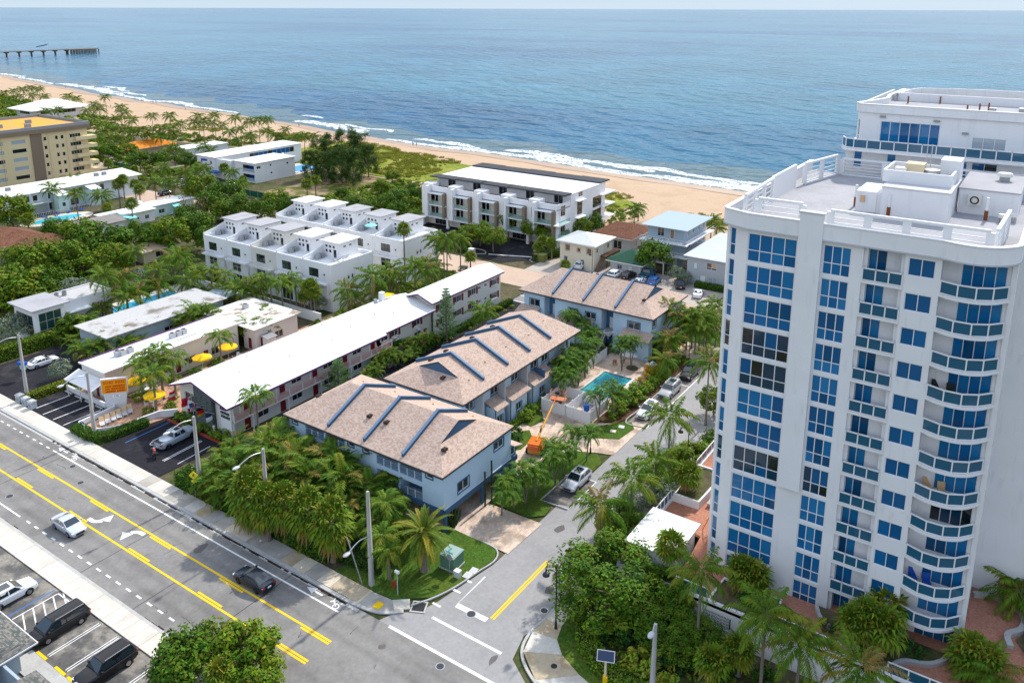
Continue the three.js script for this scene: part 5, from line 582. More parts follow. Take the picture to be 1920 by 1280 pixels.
// ---- dark roofed modern condominium by the dune ----
{
  const t = thing('modern_condominium', 'white modern condominium with dark flat canopies and brown accents beside the beach', 'condominium'), A = M.stucco;
  const z0 = -139, n = 5, L = 8.3;
  for (let i = 0; i < n; i++) {
    const a = z0 + i * L, b = a + L;
    facade(t, [161.4, a], [161.4, a + 3.0], 2.7, 10.6, A, [W(1.2, 0.6, 0.5, 2.4, { glass: glassDark }), W(1.2, 4.0, 0.5, 2.6, { glass: glassDark })], { flush: true }); // fin wall
    BT(t, 'fin_wall', 160.2, 161.4, 2.7, 10.9, a + 2.2, a + 2.9, A);
    for (const y of [2.9, 6.0]) { facade(t, [163, a + 3], [163, b], y, y + 2.9, M.offwhite, [W(0.2, 0.1, 1.0, 2.5, { glass: glassDark }), W(3.6, 0.1, 1.3, 2.5, { cols: 1, glass: glassDark })], { flush: true }); BT(t, 'balcony_slab', 160.6, 163, y - 0.25, y - 0.02, a + 3, b, A); const g = put(t, 'balcony_glass', PANE, glassClear, 160.75, y + 0.5, (a + 3 + b) / 2, -Math.PI / 2); g.scale.set(L - 3.4, 1.0, 1); put(t, 'handrail', bg(160.7, 160.8, y + 1.0, y + 1.05, a + 3.1, b - 0.7), M.steel); }
    BT(t, 'brown_panel', 160.5, 163, 2.7, 9.2, b - 0.75, b - 0.05, M.taupe); BT(t, 'sun_shade', 160.2, 163, 8.95, 9.12, a + 2.95, b - 0.8, A); facade(t, [161.8, a + 2.9], [161.8, b], 9.15, 10.7, A, [], { flush: true });
    BT(t, 'terrace', 161.8, 168, 9.15, 9.35, a + 0.2, b, M.deck); block(t, 161.8, 164.6, a + 0.3, a + 3.2, 9.35, 11.2, A, { roof: M.membrane }); facade(t, [168, a], [168, b], 9.35, 12, A, [W(3.6, 0.1, 2.6, 2.2, { cols: 2, glass: glassDark })], { flush: true });
    facade(t, [163.6, a], [163.6, b], 0, 2.7, A, [W(2.6, 0.05, 4.8, 2.3, { cols: 4, rows: 3, name: 'garage_door', frame: M.grey, glass: glassDark })], { flush: true }); BT(t, 'pier', 161, 161.6, 0, 2.7, a + 0.1, a + 0.8, M.white); BT(t, 'soffit', 160.6, 163.6, 2.5, 2.7, a, b, A);
  }
  const ze = z0 + n * L; facade(t, [161.4, ze], [186, ze], 0, 10.6, A, [W(2.2, 7.4, 2.2, 2.6, { cols: 2, glass: glassDark }), W(2.2, 3.6, 2.2, 2.6, { cols: 2, glass: glassDark }), W(10, 6.2, 2.6, 3.6, { cols: 2, rows: 2, glass: [glassGrey, mat([0.10, 0.06, 0.035], 0.4)], frame: M.taupe }), W(10, 3, 2.6, 2.2, { cols: 2, glass: glassDark }), W(18, 6.4, 4.6, 2.8, { cols: 4, frame: M.taupe, glass: glassDark }), W(18, 3.0, 4.6, 2.8, { cols: 4, frame: M.taupe, glass: glassDark })]);
  BT(t, 'corner_balcony', 160.4, 166, 5.75, 6, ze - 0.1, ze + 1.4, A); BT(t, 'corner_balcony', 160.4, 166, 2.65, 2.9, ze - 0.1, ze + 1.4, A); for (const y of [2.9, 6]) { const g = put(t, 'balcony_glass', PANE, glassClear, 163.2, y + 0.5, ze + 1.3); g.scale.set(5.4, 1, 1); } for (const y of [3, 6.3, 9.4]) BT(t, 'sea_balcony', 183, 190, y - 0.3, y, ze - 6, ze + 1, A); BT(t, 'sun_shade', 170.6, 174.6, 9.9, 10.05, ze, ze + 1, A); BT(t, 'sun_shade', 170.6, 174.6, 5.6, 5.75, ze, ze + 1, A);
  facade(t, [186, ze], [186, z0], 0, 12, A); facade(t, [186, z0], [161.4, z0], 0, 10.6, A, [W(19, 6, 3, 2.6, { cols: 2, glass: glassDark })]); facade(t, [168, ze], [186, ze], 10.6, 12.0, A, [W(4, 0.1, 2.2, 1.2, { cols: 2, glass: glassDark })]); facade(t, [186, z0], [168, z0], 10.6, 12, A);
  BT(t, 'roof', 168, 186, 11.95, 12.1, z0, ze, M.membrane); for (let i = 0; i < n; i++) { const a = z0 + i * L; BT(t, 'roof_canopy', 165.2 + (i % 2) * 0.3, 168.6, 12.12, 12.42, a - 0.4, a + L + 0.1, M.charcoal); BT(t, 'roof_canopy', 183.5, 188.6 - (i % 2) * 0.5, 12.12, 12.44, a, a + L - 0.1, M.charcoal); }
}
// ---- cottages by the beach ----
function gableHip(t, x0, x1, z0, z1, he, hr, m, axis = 'x', inset) { const a = axis === 'x', i = inset ?? Math.min(x1 - x0, z1 - z0) / 2; return hipRoof(t, axis, a ? x0 : z0, a ? x1 : z1, a ? z0 : x0, a ? z1 : x1, he, hr, i, i, false, false, m, [], { fascia: M.white }); }
{ let t = thing('cream_house', 'two storey cream house with pale metal hip roof and brown outside stair', 'house'); block(t, 151.6, 160, -90.4, -81.8, 0, 5.8, mat([0.66, 0.60, 0.47], 0.8), { roof: null, w: [W(1.4, 3.6, 1.1, 1.4, { glass: glassGrey, trim: M.tan }), W(4.4, 3.7, 0.8, 0.9, { glass: glassDark, trim: M.tan }), W(6.8, 3.6, 1.1, 1.3, { glass: glassGrey, trim: M.tan }), W(1.0, 0.9, 1.0, 1.4, { glass: glassGrey }), W(5.2, 0.9, 1.0, 1.2, { glass: glassGrey })], s: [W(1.2, 3.7, 0.8, 1.1, { glass: glassGrey }), W(3.6, 2.9, 1, 2.1, { door: 'solid', glass: M.white }), W(6.2, 3.6, 1, 1.2, { glass: glassDark })] }); gableHip(t, 150.9, 160.7, -91.1, -81.1, 5.8, 7.3, mt(grain(4, [0.52, 0.54, 0.56], [0.46, 0.48, 0.50], { f: 0.04, seed: 95, size: 256 }), 0.4, { metalness: 0.3 }));
  BT(t, 'deck', 154.5, 161, 2.6, 2.8, -81.8, -80.2, M.brown); for (let k = 0; k < 13; k++) put(t, 'stair_tread', bg(151.2 + k * 0.26, 151.5 + k * 0.26, 0.2 + k * 0.19, 0.26 + k * 0.19, -81.4, -80.4), M.brown); put(t, 'stair_rail', merge([bar([151, 1.1, -80.3], [154.6, 3.7, -80.3], 0.05), bar([154.6, 3.7, -80.2], [161, 3.7, -80.2], 0.05), ...Array.from({ length: 22 }, (_, k) => bar([154.6 + k * 0.3, 2.8, -80.2], [154.6 + k * 0.3, 3.7, -80.2], 0.03, 4))]), M.brown); for (const x of [155, 158, 160.8]) put(t, 'post', bg(x, x + 0.15, 0, 2.6, -80.4, -80.25), M.brown);
  t = thing('brown_roof_cottage', 'low grey beach cottage under a wide brown shingle roof', 'house'); block(t, 169, 181, -90.6, -81.6, 0, 3.4, M.greywall, { roof: null, w: [W(4.6, 0.3, 2.2, 2.1, { cols: 2, glass: glassDark })], s: [W(2, 0.9, 1.6, 1.2, { cols: 2, glass: glassDark })] }); gableHip(t, 168, 182, -91.6, -80.8, 3.4, 5.4, M.brownroof, 'z', 3.2);
  t = thing('green_roof_cottage', 'small white cottage with dark green hip roof beside parked cars', 'house'); block(t, 153.4, 160, -78.6, -71.4, 0, 2.9, M.ltgrey, { roof: null, w: [W(1.6, 0.9, 1.2, 1.1, { cols: 2, glass: glassDark }), W(4.2, 0.05, 0.95, 2.05, { door: 'solid', glass: M.white })], s: [W(2, 0.9, 1.2, 1.1, { cols: 2, glass: glassGrey })] }); gableHip(t, 152.6, 160.8, -79.4, -70.6, 2.9, 5.0, M.greenroof);
  t = thing('beach_apartments', 'three storey pale blue apartment house with flat grey roof and wrap balconies', 'apartment house'); const A = M.paleblue; block(t, 165, 178, -75.4, -66.6, 0, 8.7, A, { roof: M.paleblue, over: 1.2, w: [W(2.4, 6.4, 1.6, 2.0, { cols: 2, glass: glassDark }), W(5.4, 6.2, 1, 2.1, { door: 'solid', glass: M.wood }), W(3, 3.2, 1.2, 1.2, { glass: glassGrey }), W(6.4, 0.2, 1, 2.1, { door: 'solid', glass: M.white })], s: [2, 5, 8, 11].flatMap((u) => [W(u, 6.6, 0.9, 1.6, { glass: glassGrey }), W(u, 3.6, 1.1, 1.2, { glass: glassGrey }), W(u - 0.6, 0.8, 0.9, 1.2, { glass: glassGrey })]) }); for (const y of [5.7, 2.8]) { BT(t, 'balcony', 163.4, 179.4, y - 0.2, y, -66.5, -65.0, M.white); BT(t, 'balcony', 162.8, 164.9, y - 0.2, y, -76.4, -65, M.white); put(t, 'balcony_rail', merge([ribbonG([[162.9, -76.3], [162.9, -65.1], [179.3, -65.1]], 0.06, 0.06, y + 0.95), ...Array.from({ length: 40 }, (_, k) => (k < 16 ? bg(162.88, 162.92, y, y + 0.95, -76.3 + k * 0.7, -76.26 + k * 0.7) : bg(163 + (k - 16) * 0.68, 163.04 + (k - 16) * 0.68, y, y + 0.95, -65.12, -65.08)))]), M.white); } for (let k = 0; k < 15; k++) put(t, 'stair_tread', bg(159.6 + k * 0.22, 159.9 + k * 0.22, 2.9 + k * 0.19, 2.97 + k * 0.19, -70.6, -69.4), M.white); put(t, 'stair_rail', merge([bar([159.6, 3.8, -69.3], [162.9, 6.6, -69.3], 0.05), bar([159.6, 3.8, -70.7], [162.9, 6.6, -70.7], 0.05), bar([159.6, 2.8, -69.3], [162.9, 5.6, -69.3], 0.08)]), M.white); BT(t, 'stair_landing', 157.6, 162.8, 2.6, 2.8, -71, -68, M.white); for (const z of [-70.8, -68.2]) put(t, 'post', bg(157.7, 157.9, 0, 2.6, z, z + 0.2), M.white);
  t = thing('grey_house', 'two storey grey stucco house with pale flat roof behind a clipped hedge', 'house'); block(t, 156, 176, -62, -44, 0, 5.9, M.greywall, { roof: mt(grain(10, [0.42, 0.46, 0.50], [0.52, 0.55, 0.58], { f: 0.05, seed: 97, coarse: 6 }), 0.7), over: 0.7, w: [W(4.2, 3.6, 2.2, 1.5, { cols: 2, rows: 2, split: 0.35, glass: [glassGrey, M.tan] }), W(9.6, 3.8, 0.8, 0.9, { glass: glassPale }), W(3, 0.05, 1.1, 2.1, { door: 'solid', glass: M.white }), W(4.8, 0.6, 1.8, 1.4, { cols: 2, glass: glassPale }), W(9, 0.9, 0.9, 0.9, { glass: glassDark })] }); put(t, 'shutter', bg(155.9, 155.99, 3.4, 4.6, -60.4, -59.8), M.aquapale); }
// ---- beige apartment block ----
{ const t = thing('beige_apartment_block', 'six storey beige apartment block with taupe stair tower and orange coated roof', 'apartment block'), H = 17.4; const F = 2.75;
  const w = []; for (let k = 0; k < 6; k++) { const y = 0.9 + k * F; }
  const s = []; for (let k = 0; k < 6; k++) { const y = 0.8 + k * F; for (const [u, ww, c, g] of [[2, 3.2, 3, glassPale], [8, 3.0, 4, glassGrey], [13, 2.8, 3, glassGrey], [18, 3, 3, glassPale], [23.4, 4.2, 1, glassPale], [33, 0.9, 1, glassDark], [36.6, 0.9, 1, glassDark], [38.4, 0.9, 1, glassDark], [41.2, 3.6, 4, [glassGrey, glassDark]]]) s.push(W(u, y + 0.25, ww, 1.25, { cols: c, glass: g === glassPale && (k * 7 + u) % 3 < 1 ? glassDark : g, frame: M.offwhite })); }
  block(t, 96, 143, -298, -267, 0, H, M.beige, { roof: null, s, e: [] }); facade(t, [143.01, -267], [143.01, -298], 0, 0.5, M.taupe);
  BT(t, 'stair_tower', 125.0, 128.4, 0, H, -266.98, -266.7, M.taupe); BT(t, 'roof_band', 95.4, 143.8, H, H + 1.3, -298.6, -266.2, M.taupe); flat(t, 'roof', rect(96.4, 142.8, -297.6, -267.2), H + 1.33, mt(grain(16, [0.62, 0.33, 0.05], [0.50, 0.28, 0.12], { f: 0.1, coarse: 6, seed: 99, blot: 0.8 }), 0.8)); put(t, 'parapet', ribbonG([[95.6, -266.5], [143.6, -266.5], [143.6, -298.4], [95.6, -298.4]], 0.5, 0.9, H + 1.3), M.grey);
  for (let k = 0; k < 6; k++) { const y = k * F; BT(t, 'balcony', 138.6, 145.4, y + 0.05, y + 1.15, -269, -265.8, M.beige); } for (const [x, z] of [[114, -276], [119, -280], [121, -279.4], [127, -274], [104, -272], [132, -284]]) B(t, 'roof_unit', x, x + 1.6, H + 1.34, H + 2.5, z, z + 1.2, M.grey); for (const x of [100.5, 105.6, 111, 116.4, 130.4, 136]) B(t, 'downpipe', x, x + 0.14, 0, H, -266.98, -266.86, M.beige); }
// ---- hotel with blue trim ----
{ const t = thing('seaside_hotel', 'white two storey hotel with blue trim round a courtyard pool', 'hotel'), A = M.stucco; block(t, 168.6, 206, -246, -236, 0, 6.8, A, { over: 0.5, w: [W(2, 4.3, 0.9, 1.2, { glass: glassDark }), W(7, 4.3, 0.9, 1.2, { glass: glassDark })], s: [W(14, 4.2, 20, 2.0, { cols: 10, frame: M.white, glass: [glassDark, glassBlue[2]] }), W(14, 0.8, 20, 1.8, { cols: 10, frame: M.white, glass: [glassDark, glassBlue[2]] })] }); block(t, 170, 186.6, -228, -217.4, 0, 6.5, A, { over: 0.4, w: [W(4.4, 3.5, 5.6, 2.2, { open: true }), W(4.4, 0.5, 5.6, 2.2, { open: true })], s: [W(0.6, 4.6, 1.6, 0.9, { cols: 2, glass: glassDark }), W(6, 4.8, 0.7, 0.7, { glass: glassDark }), W(6.2, 2.2, 0.7, 0.7, { glass: glassDark }), W(13, 4.4, 0.8, 0.8, { glass: glassDark })] }); block(t, 168.7, 170.6, -235.9, -228.1, 0, 6.5, A, { w: [W(2, 4, 1, 1, { glass: glassDark }), W(4.6, 4, 1, 1, { glass: glassDark })] }); for (const y of [0, 3]) { B(t, 'gallery_back', 172, 172.2, y, y + 3, -224, -218, M.canvasblue); B(t, 'gallery_rail', 170, 170.1, y + 0.6, y + 1.5, -223.6, -218, M.paleblue); } B(t, 'blue_sign', 168.45, 168.58, 5.2, 5.9, -243.5, -240.5, M.canvasblue); put(t, 'outside_stair', bar([188, 0, -226], [193, 5.4, -231], 0.4), M.white); B(t, 'awning', 165.6, 168.4, 2.2, 2.5, -237, -232.6, M.canvasblue);
  const p = thing('hotel_pool', 'blue hotel pool with loungers between white wings', 'pool'); flat(p, 'deck', rect(187.5, 206, -234, -218), 0.05, M.walk); flat(p, 'water', rect(191, 203, -230, -222), 0.1, mat([0.05, 0.35, 0.62], 0.1)); for (let k = 0; k < 6; k++) put(p, 'lounger', bg(-0.9, 0.9, 0.25, 0.5, -0.35, 0.35), k % 2 ? M.canvasblue : M.white, 189 + k * 2.6, 0.05, -219.6); }
// ---- long poolside motel, cottages, houses at the west ----
{ let t = thing('poolside_motel', 'long white two storey motel with metal roof beside an oval pool', 'motel'); const A = M.aquapale; const s = []; for (let u = 3; u < 38; u += 6.4) s.push(W(u, 3.4, 1.8, 1.8, { glass: glassDark, cols: 2 }), W(u + 2.6, 3.3, 1.3, 1.9, { glass: glassDark }), W(u, 0.4, 2.4, 2.0, { cols: 2, glass: glassGrey })); block(t, 90, 139.6, -243, -234.6, 0, 6.2, mat([0.62, 0.68, 0.72], 0.8), { roof: null, s }); prism(t, 'roof', [[89, 6.2, -233.2], [140.4, 6.2, -233.2], [140.4, 7.0, -244], [89, 7.0, -244]], M.membrane, 0.16); BT(t, 'gallery', 92, 112.6, 2.9, 3.1, -234.5, -232.6, M.white); put(t, 'gallery_rail', merge([bg(92, 112.6, 3.95, 4.02, -232.75, -232.65), ...Array.from({ length: 50 }, (_, k) => bg(92 + k * 0.42, 92.05 + k * 0.42, 3.1, 3.95, -232.73, -232.68))]), M.white); for (const [x0, x1] of [[112.8, 116.2], [122.4, 125.4]]) { prism(t, 'porch_roof', [[x0, 5.9, -234.4], [x1, 5.9, -234.4], [x1, 4.9, -229.6], [x0, 4.9, -229.6]], M.membrane, 0.15); block(t, x0 + 0.3, x1 - 0.3, -234.4, -230.4, 0, 4.8, A, { roof: null, s: [W(1, 1.5, 1, 1.2, { glass: glassGrey })] }); } for (let x = 93; x < 112; x += 4.6) put(t, 'post', bg(x, x + 0.16, 0, 6.1, -232.8, -232.64), M.white); for (const x of [101, 104, 129, 131.4]) B(t, 'roof_unit', x, x + 1.1, 6.6, 7.6, -240, -239, M.grey);
  t = thing('oval_pool', 'oval turquoise pool inside a white fence beside the long motel', 'pool'); const el = (a, b) => Array.from({ length: 28 }, (_, i) => { const q = i / 28 * 2 * Math.PI; return [109 + a * Math.cos(q), -223.6 + b * Math.sin(q)]; }); flat(t, 'deck', el(9.5, 5.4), 0.04, M.walk); flat(t, 'coping', el(6.8, 3.1), 0.08, M.white); flat(t, 'water', el(6.5, 2.85), 0.1, mat([0.05, 0.48, 0.60], 0.08)); put(t, 'fence', merge([ribbonG([[98.5, -229.4], [126, -229.4]], 0.06, 0.06, 1.1), ...Array.from({ length: 60 }, (_, k) => bg(98.5 + k * 0.46, 98.58 + k * 0.46, 0, 1.1, -229.42, -229.38))]), M.white); for (let k = 0; k < 6; k++) put(t, 'lounger', bg(-0.8, 0.8, 0.2, 0.42, -0.3, 0.3), M.canvasblue, 101 + k * 3.4, 0.05, -228.2, k);
  t = thing('turquoise_cottage', 'low white and turquoise cottage with red front wall end', 'cottage'); block(t, 124, 137, -208.6, -203.2, 0, 3.3, M.aquapale, { over: 0.5, s: [W(2, 0.9, 1.8, 1.2, { cols: 2, glass: glassGrey }), W(6.4, 0.05, 1, 2.1, { door: 'solid', glass: M.aqua }), W(9.4, 1.2, 0.7, 0.8, { glass: glassGrey })] }); B(t, 'end_wall', 123.6, 124, 0, 2.6, -205, -203, M.redcurb); prism(t, 'door_canopy', [[129.8, 2.9, -203.1], [132, 2.9, -203.1], [132, 2.3, -201.6], [129.8, 2.3, -201.6]], M.aqua, 0.1);
  t = thing('white_cottage', 'low white cottage with turquoise door canopy next to a grey roofed house', 'cottage'); block(t, 110.6, 123.2, -206.8, -200.8, 0, 3.2, M.white, { over: 0.5, s: [W(5.4, 0.05, 1, 2.1, { door: 'solid', glass: M.aqua }), W(9.8, 0.9, 1.2, 1.1, { cols: 2, glass: glassGrey }), W(7.6, 1.2, 0.6, 0.7, { glass: glassGrey })] }); prism(t, 'door_canopy', [[115, 2.9, -200.7], [117.4, 2.9, -200.7], [117.4, 2.3, -199.2], [115, 2.3, -199.2]], M.aqua, 0.1);
  t = thing('grey_roof_house', 'white house with grey gable roof and turquoise edge strip', 'house'); block(t, 101, 111.8, -203.6, -196.6, 0, 3.2, M.white, { roof: null, s: [W(2, 1, 1.1, 1.2, { glass: glassGrey }), W(6.2, 1, 1, 1.2, { glass: glassBlue[1] }), W(8.6, 1, 1, 1.2, { glass: glassBlue[1] })] }); prism(t, 'roof', [[100.2, 3.2, -204.4], [112.6, 3.2, -204.4], [112.6, 4.4, -200.4], [100.2, 4.4, -200.4]], M.membrane, 0.14); prism(t, 'roof', [[100.2, 3.2, -195.8], [112.6, 3.2, -195.8], [112.6, 4.4, -200.4], [100.2, 4.4, -200.4]], mt(grain(5, [0.22, 0.20, 0.19], [0.30, 0.28, 0.26], { f: 0.2, seed: 101, size: 256 }), 0.9), 0.14); prism(t, 'edge_strip', [[112.6, 3.6, -204.4], [114.4, 3.4, -204.4], [114.4, 3.4, -196], [112.6, 3.6, -196]], M.aqua, 0.1);
  t = thing('gazebo', 'small white tent roofed gazebo behind the turquoise cottage', 'gazebo', 126, 0, -215); put(t, 'roof', new THREE.ConeGeometry(2.6, 1.4, 4, 1).rotateY(Math.PI / 4).translate(0, 3.2, 0), M.membrane); for (const [a, b] of [[-1, -1], [1, -1], [1, 1], [-1, 1]]) put(t, 'post', cyl(0.08, 0.08, 2.6, 6), M.white, a * 1.6, 0, b * 1.6);
  t = thing('brown_roof_house', 'cream two storey house with large brown tiled hip roof', 'house'); block(t, 66, 88.6, -199, -186.4, 0, 5.4, mat([0.66, 0.57, 0.40], 0.8), { roof: null, s: [W(5, 3.4, 0.8, 1.2, { glass: glassDark }), W(17.8, 3.3, 1, 1.3, { glass: glassDark }), W(12, 0.8, 2, 1.3, { cols: 2, glass: glassGrey })] }); gableHip(t, 65, 90, -200, -185.4, 5.4, 8.4, M.brownroof); gableHip(t, 80, 92, -190, -182.4, 5.0, 6.8, M.brownroof);
  t = thing('tan_roof_house', 'low house with plain tan roof among shade trees', 'house'); block(t, 99, 107, -174, -167.4, 0, 2.9, M.cream, { roof: null, s: [W(3, 0.8, 2.6, 1.3, { cols: 2, glass: glassDark })] }); gableHip(t, 98.2, 108, -175, -166.6, 2.9, 4.4, mt(grain(5, [0.50, 0.36, 0.23], [0.44, 0.31, 0.19], { f: 0.15, seed: 103, size: 256 })));
  t = thing('orange_roof_house', 'low house with bright orange tiled roof behind beach palms', 'house'); block(t, 174, 192, -304, -296, 0, 3.2, M.cream, { roof: null }); gableHip(t, 173, 193.4, -305, -293.6, 3.2, 5.4, M.orangeroof);
  t = thing('white_villa', 'plain white two storey villa on the lawn behind the orange roof', 'house'); block(t, 178, 196, -274, -266, 0, 5.4, M.stucco, { over: 0.3, s: [W(3, 1, 1.6, 1.2, { cols: 2, glass: glassGrey }), W(11, 0.2, 1.4, 2.0, { door: 'solid', glass: M.wood })] }); B(t, 'shade_band', 178.4, 195.6, 2.9, 3.1, -265.98, -265.2, M.grey);
  t = thing('beach_villa', 'white villa with low white hip roof beside the beach', 'house'); block(t, 207, 232, -452, -434, 0, 5, M.stucco, { roof: null, w: [W(3, 2.6, 10, 1.6, { cols: 5, glass: glassDark })], s: [W(3, 2.6, 5, 1.6, { cols: 3, glass: glassDark }), W(12, 2.4, 9, 1.8, { cols: 4, glass: glassDark })] }); gableHip(t, 204, 236, -456, -431, 5, 9, M.membrane);
  t = thing('garden_wall', 'long pale garden wall behind the orange roofed house', 'wall'); put(t, 'wall', ribbonG([[196, -330], [200, -290], [206, -262]], 0.3, 2.4, 0), M.cream); }
// ---- modern white house and grey flat roof with lap pool ----
{ let t = thing('modern_house', 'white modern cube house with large gridded glass corner', 'house'); block(t, 62.4, 67.4, -147, -140, 0, 6.2, M.stucco, { roof: null, w: [W(0.5, 1.2, 5.6, 3.8, { cols: 3, rows: 2, glass: glassGreen, frame: M.ltgrey })], s: [W(0.6, 0.8, 3.8, 4.6, { cols: 3, rows: 3, glass: glassGreen, frame: M.ltgrey })] }); BT(t, 'roof', 61.7, 68.1, 6.2, 6.4, -147.7, -139.3, M.deck); block(t, 67.4, 77, -148.4, -142, 0, 5.6, M.stucco, { roof: M.dirtyroof }); BT(t, 'canopy', 68.6, 72.6, 3.6, 3.75, -142, -140.8, M.white); for (const x of [69.2, 70.6]) { const c = put(t, 'condenser_unit', cyl(0.4, 0.4, 0.8, 12), M.grey, x, 5.38, -146); put(c, 'fan_grille', cyl(0.34, 0.34, 0.03, 12), M.dark, 0, 0.8, 0); }
  t = thing('grey_flat_house', 'single storey house with stained grey flat roof beside a lap pool', 'house'); block(t, 66, 88, -133, -124.4, 0, 3.9, mat([0.34, 0.40, 0.44], 0.85), { roof: M.dirtyroof, over: 0.6, w: [W(2, 0.9, 2, 1.4, { cols: 2, glass: glassDark })], s: [W(4, 0.9, 2, 1.4, { cols: 2, glass: glassDark }), W(10, 0.9, 2, 1.4, { cols: 2, glass: glassDark }), W(15, 0.1, 1, 2.1, { door: 'solid', glass: M.white })] }); BT(t, 'side_roof', 88.7, 93, 3.2, 3.32, -131.6, -126, M.paleblue); for (let k = 0; k < 6; k++) put(t, 'vent_cap', cyl(0.12, 0.1, 0.3, 8), M.white, 70 + k * 3, 4.02, -129 + (k % 3) * 1.6);
  t = thing('lap_pool', 'long narrow blue lap pool beside the grey flat roof', 'pool'); put(t, 'coping', ribbonG([[77.6, -146.8], [91.6, -146.8], [91.6, -143.2], [77.6, -143.2], [77.6, -146.8]], 0.4, 0.12, 0.02), M.offwhite); flat(t, 'deck', rect(75.6, 95, -149, -138.6), 0.02, M.walk); flat(t, 'water', rect(77.8, 91.4, -146.6, -143.4), 0.08, mat([0.03, 0.33, 0.52], 0.08)); }
// ---- grey shingled building at the car park ----
{ const t = thing('shingled_office', 'pale blue office with dark grey shingle roofs beside the car park', 'building'), A = M.paleblue; block(t, 14, 25.6, -84, -68.8, 0, 3, A, { roof: null, s: [W(5, 1, 1.4, 1.2, { cols: 2, glass: glassDark })] }); prism(t, 'roof', [[26.6, 2.9, -86], [26.6, 2.9, -67.6], [18, 5.4, -71], [18, 5.4, -86]], M.shingleDark, 0.16); prism(t, 'roof_hip', [[26.6, 2.9, -67.6], [9.4, 2.9, -67.6], [18, 5.4, -71]], M.shingleDark, 0.16); put(t, 'gutter', ribbonG([[26.65, -86], [26.65, -67.55], [9.4, -67.55]], 0.1, 0.12, 2.75), M.white); block(t, 12, 24, -68.6, -50, 0, 2.6, A, { roof: null }); prism(t, 'roof', [[25.2, 2.5, -65], [25.2, 2.5, -50], [17, 4.6, -50], [17, 4.6, -63]], M.shingleDark, 0.16); prism(t, 'roof_hip', [[25.2, 2.5, -65], [17, 4.6, -63], [10, 2.5, -65]], M.shingleDark, 0.16); put(t, 'apron', bg(25.4, 27.3, 0, 0.14, -70.5, -60), M.concrete); for (const [z, m] of [[-69.9, M.yellow], [-66.8, M.yellow], [-64.8, M.yellow]]) put(t, 'bumper', bg(27.3, 27.55, 0.02, 0.16, z, z + 1.6), m); }
// ---- fishing pier ----
{ const t = thing('fishing_pier', 'long concrete fishing pier on piles with blue shade sails over the sea', 'pier', 0, 0, 0); const z = -1036, x0 = 330, x1 = 543; put(t, 'deck', bg(x0, x1, 4.2, 5.0, z - 3, z + 3), M.taupe); put(t, 'end_deck', bg(x1, x1 + 36, 4.2, 5.0, z - 5, z + 6), M.taupe); put(t, 'railing', merge([bg(x0, x1 + 36, 6.0, 6.15, z + 2.9, z + 3.05), ...Array.from({ length: 90 }, (_, k) => bg(x0 + k * 2.95, x0 + 0.2 + k * 2.95, 5, 6.1, z + 2.9, z + 3.05))]), M.grey); for (let x = x0; x < x1; x += 14) put(t, 'pile_bent', merge([bg(x, x + 3.2, 3, 4.2, z - 3, z + 3), bg(x + 0.4, x + 1.4, -3, 3, z + 1.6, z + 2.8), bg(x + 1.9, x + 2.9, -3, 3, z - 2.8, z - 1.6)]), M.brown); for (let x = x1 + 2; x < x1 + 36; x += 3.4) put(t, 'pile', merge([bg(x, x + 0.9, -3, 4.2, z + 4.6, z + 5.5), bg(x, x + 0.9, -3, 4.2, z - 4.6, z - 3.8)]), M.brown); for (const [x, k] of [[395, 0], [445, 1], [505, 2]]) { prism(t, 'shade_sail', [[x, 10, z + 4], [x + 15, 12.5, z + 2], [x + 14, 10.5, z - 4], [x + 2, 8.6, z - 4]], M.canvasblue, 0.2); put(t, 'mast', cyl(0.3, 0.3, 9, 6), M.white, x + 14, 5, z); } }

// ================= vehicles =================
const tyreM = mat([0.012, 0.012, 0.013], 0.85), rimM = mat([0.42, 0.43, 0.44], 0.3, { metalness: 0.9 }), carGlass = phys([0.010, 0.022, 0.028], 0.04, { clearcoat: 1, clearcoatRoughness: 0.02 }), lampM = phys([0.75, 0.77, 0.8], 0.1, { clearcoat: 1 }), tailM = phys([0.32, 0.008, 0.008], 0.15, { clearcoat: 1 }), trimM = mat([0.015, 0.015, 0.016], 0.5);
const paintOf = (c, metal = 0.25) => phys(c, 0.32, { metalness: metal, clearcoat: c[0] < 0.05 ? 0.4 : 0.9, clearcoatRoughness: 0.04, specularIntensity: c[0] < 0.05 ? 0.5 : 1 });
// skin through cross-sections; each: x, list of [y, z] from the keel round to the top centre line (one side)
function loft(S) { const pos = [], ring = S.map(({ x, p }) => [...p.map(([y, z]) => [x, y, z]), ...p.slice(0, -1).reverse().map(([y, z]) => [x, y, -z])]); const n = ring[0].length; for (let i = 0; i < ring.length - 1; i++) for (let k = 0; k < n; k++) { const a = ring[i][k], b = ring[i][(k + 1) % n], c = ring[i + 1][(k + 1) % n], d = ring[i + 1][k]; pos.push(...a, ...b, ...c, ...a, ...c, ...d); } for (const [r, f] of [[ring[0], 1], [ring[ring.length - 1], -1]]) for (let k = 1; k < n - 1; k++) f > 0 ? pos.push(...r[0], ...r[k + 1], ...r[k]) : pos.push(...r[0], ...r[k], ...r[k + 1]); const g = tri(pos); g.deleteAttribute('normal'); return toCreasedNormals(mergeVertices(g, 1e-3), 0.55); }
const quad4 = (a, b, c, d) => tri([...a, ...b, ...c, ...a, ...c, ...d]);
const wheelG = (r, w) => { const t = new THREE.TorusGeometry(r * 0.78, r * 0.26, 8, 20); t.scale(1, 1, w / (r * 0.52)); return t; };
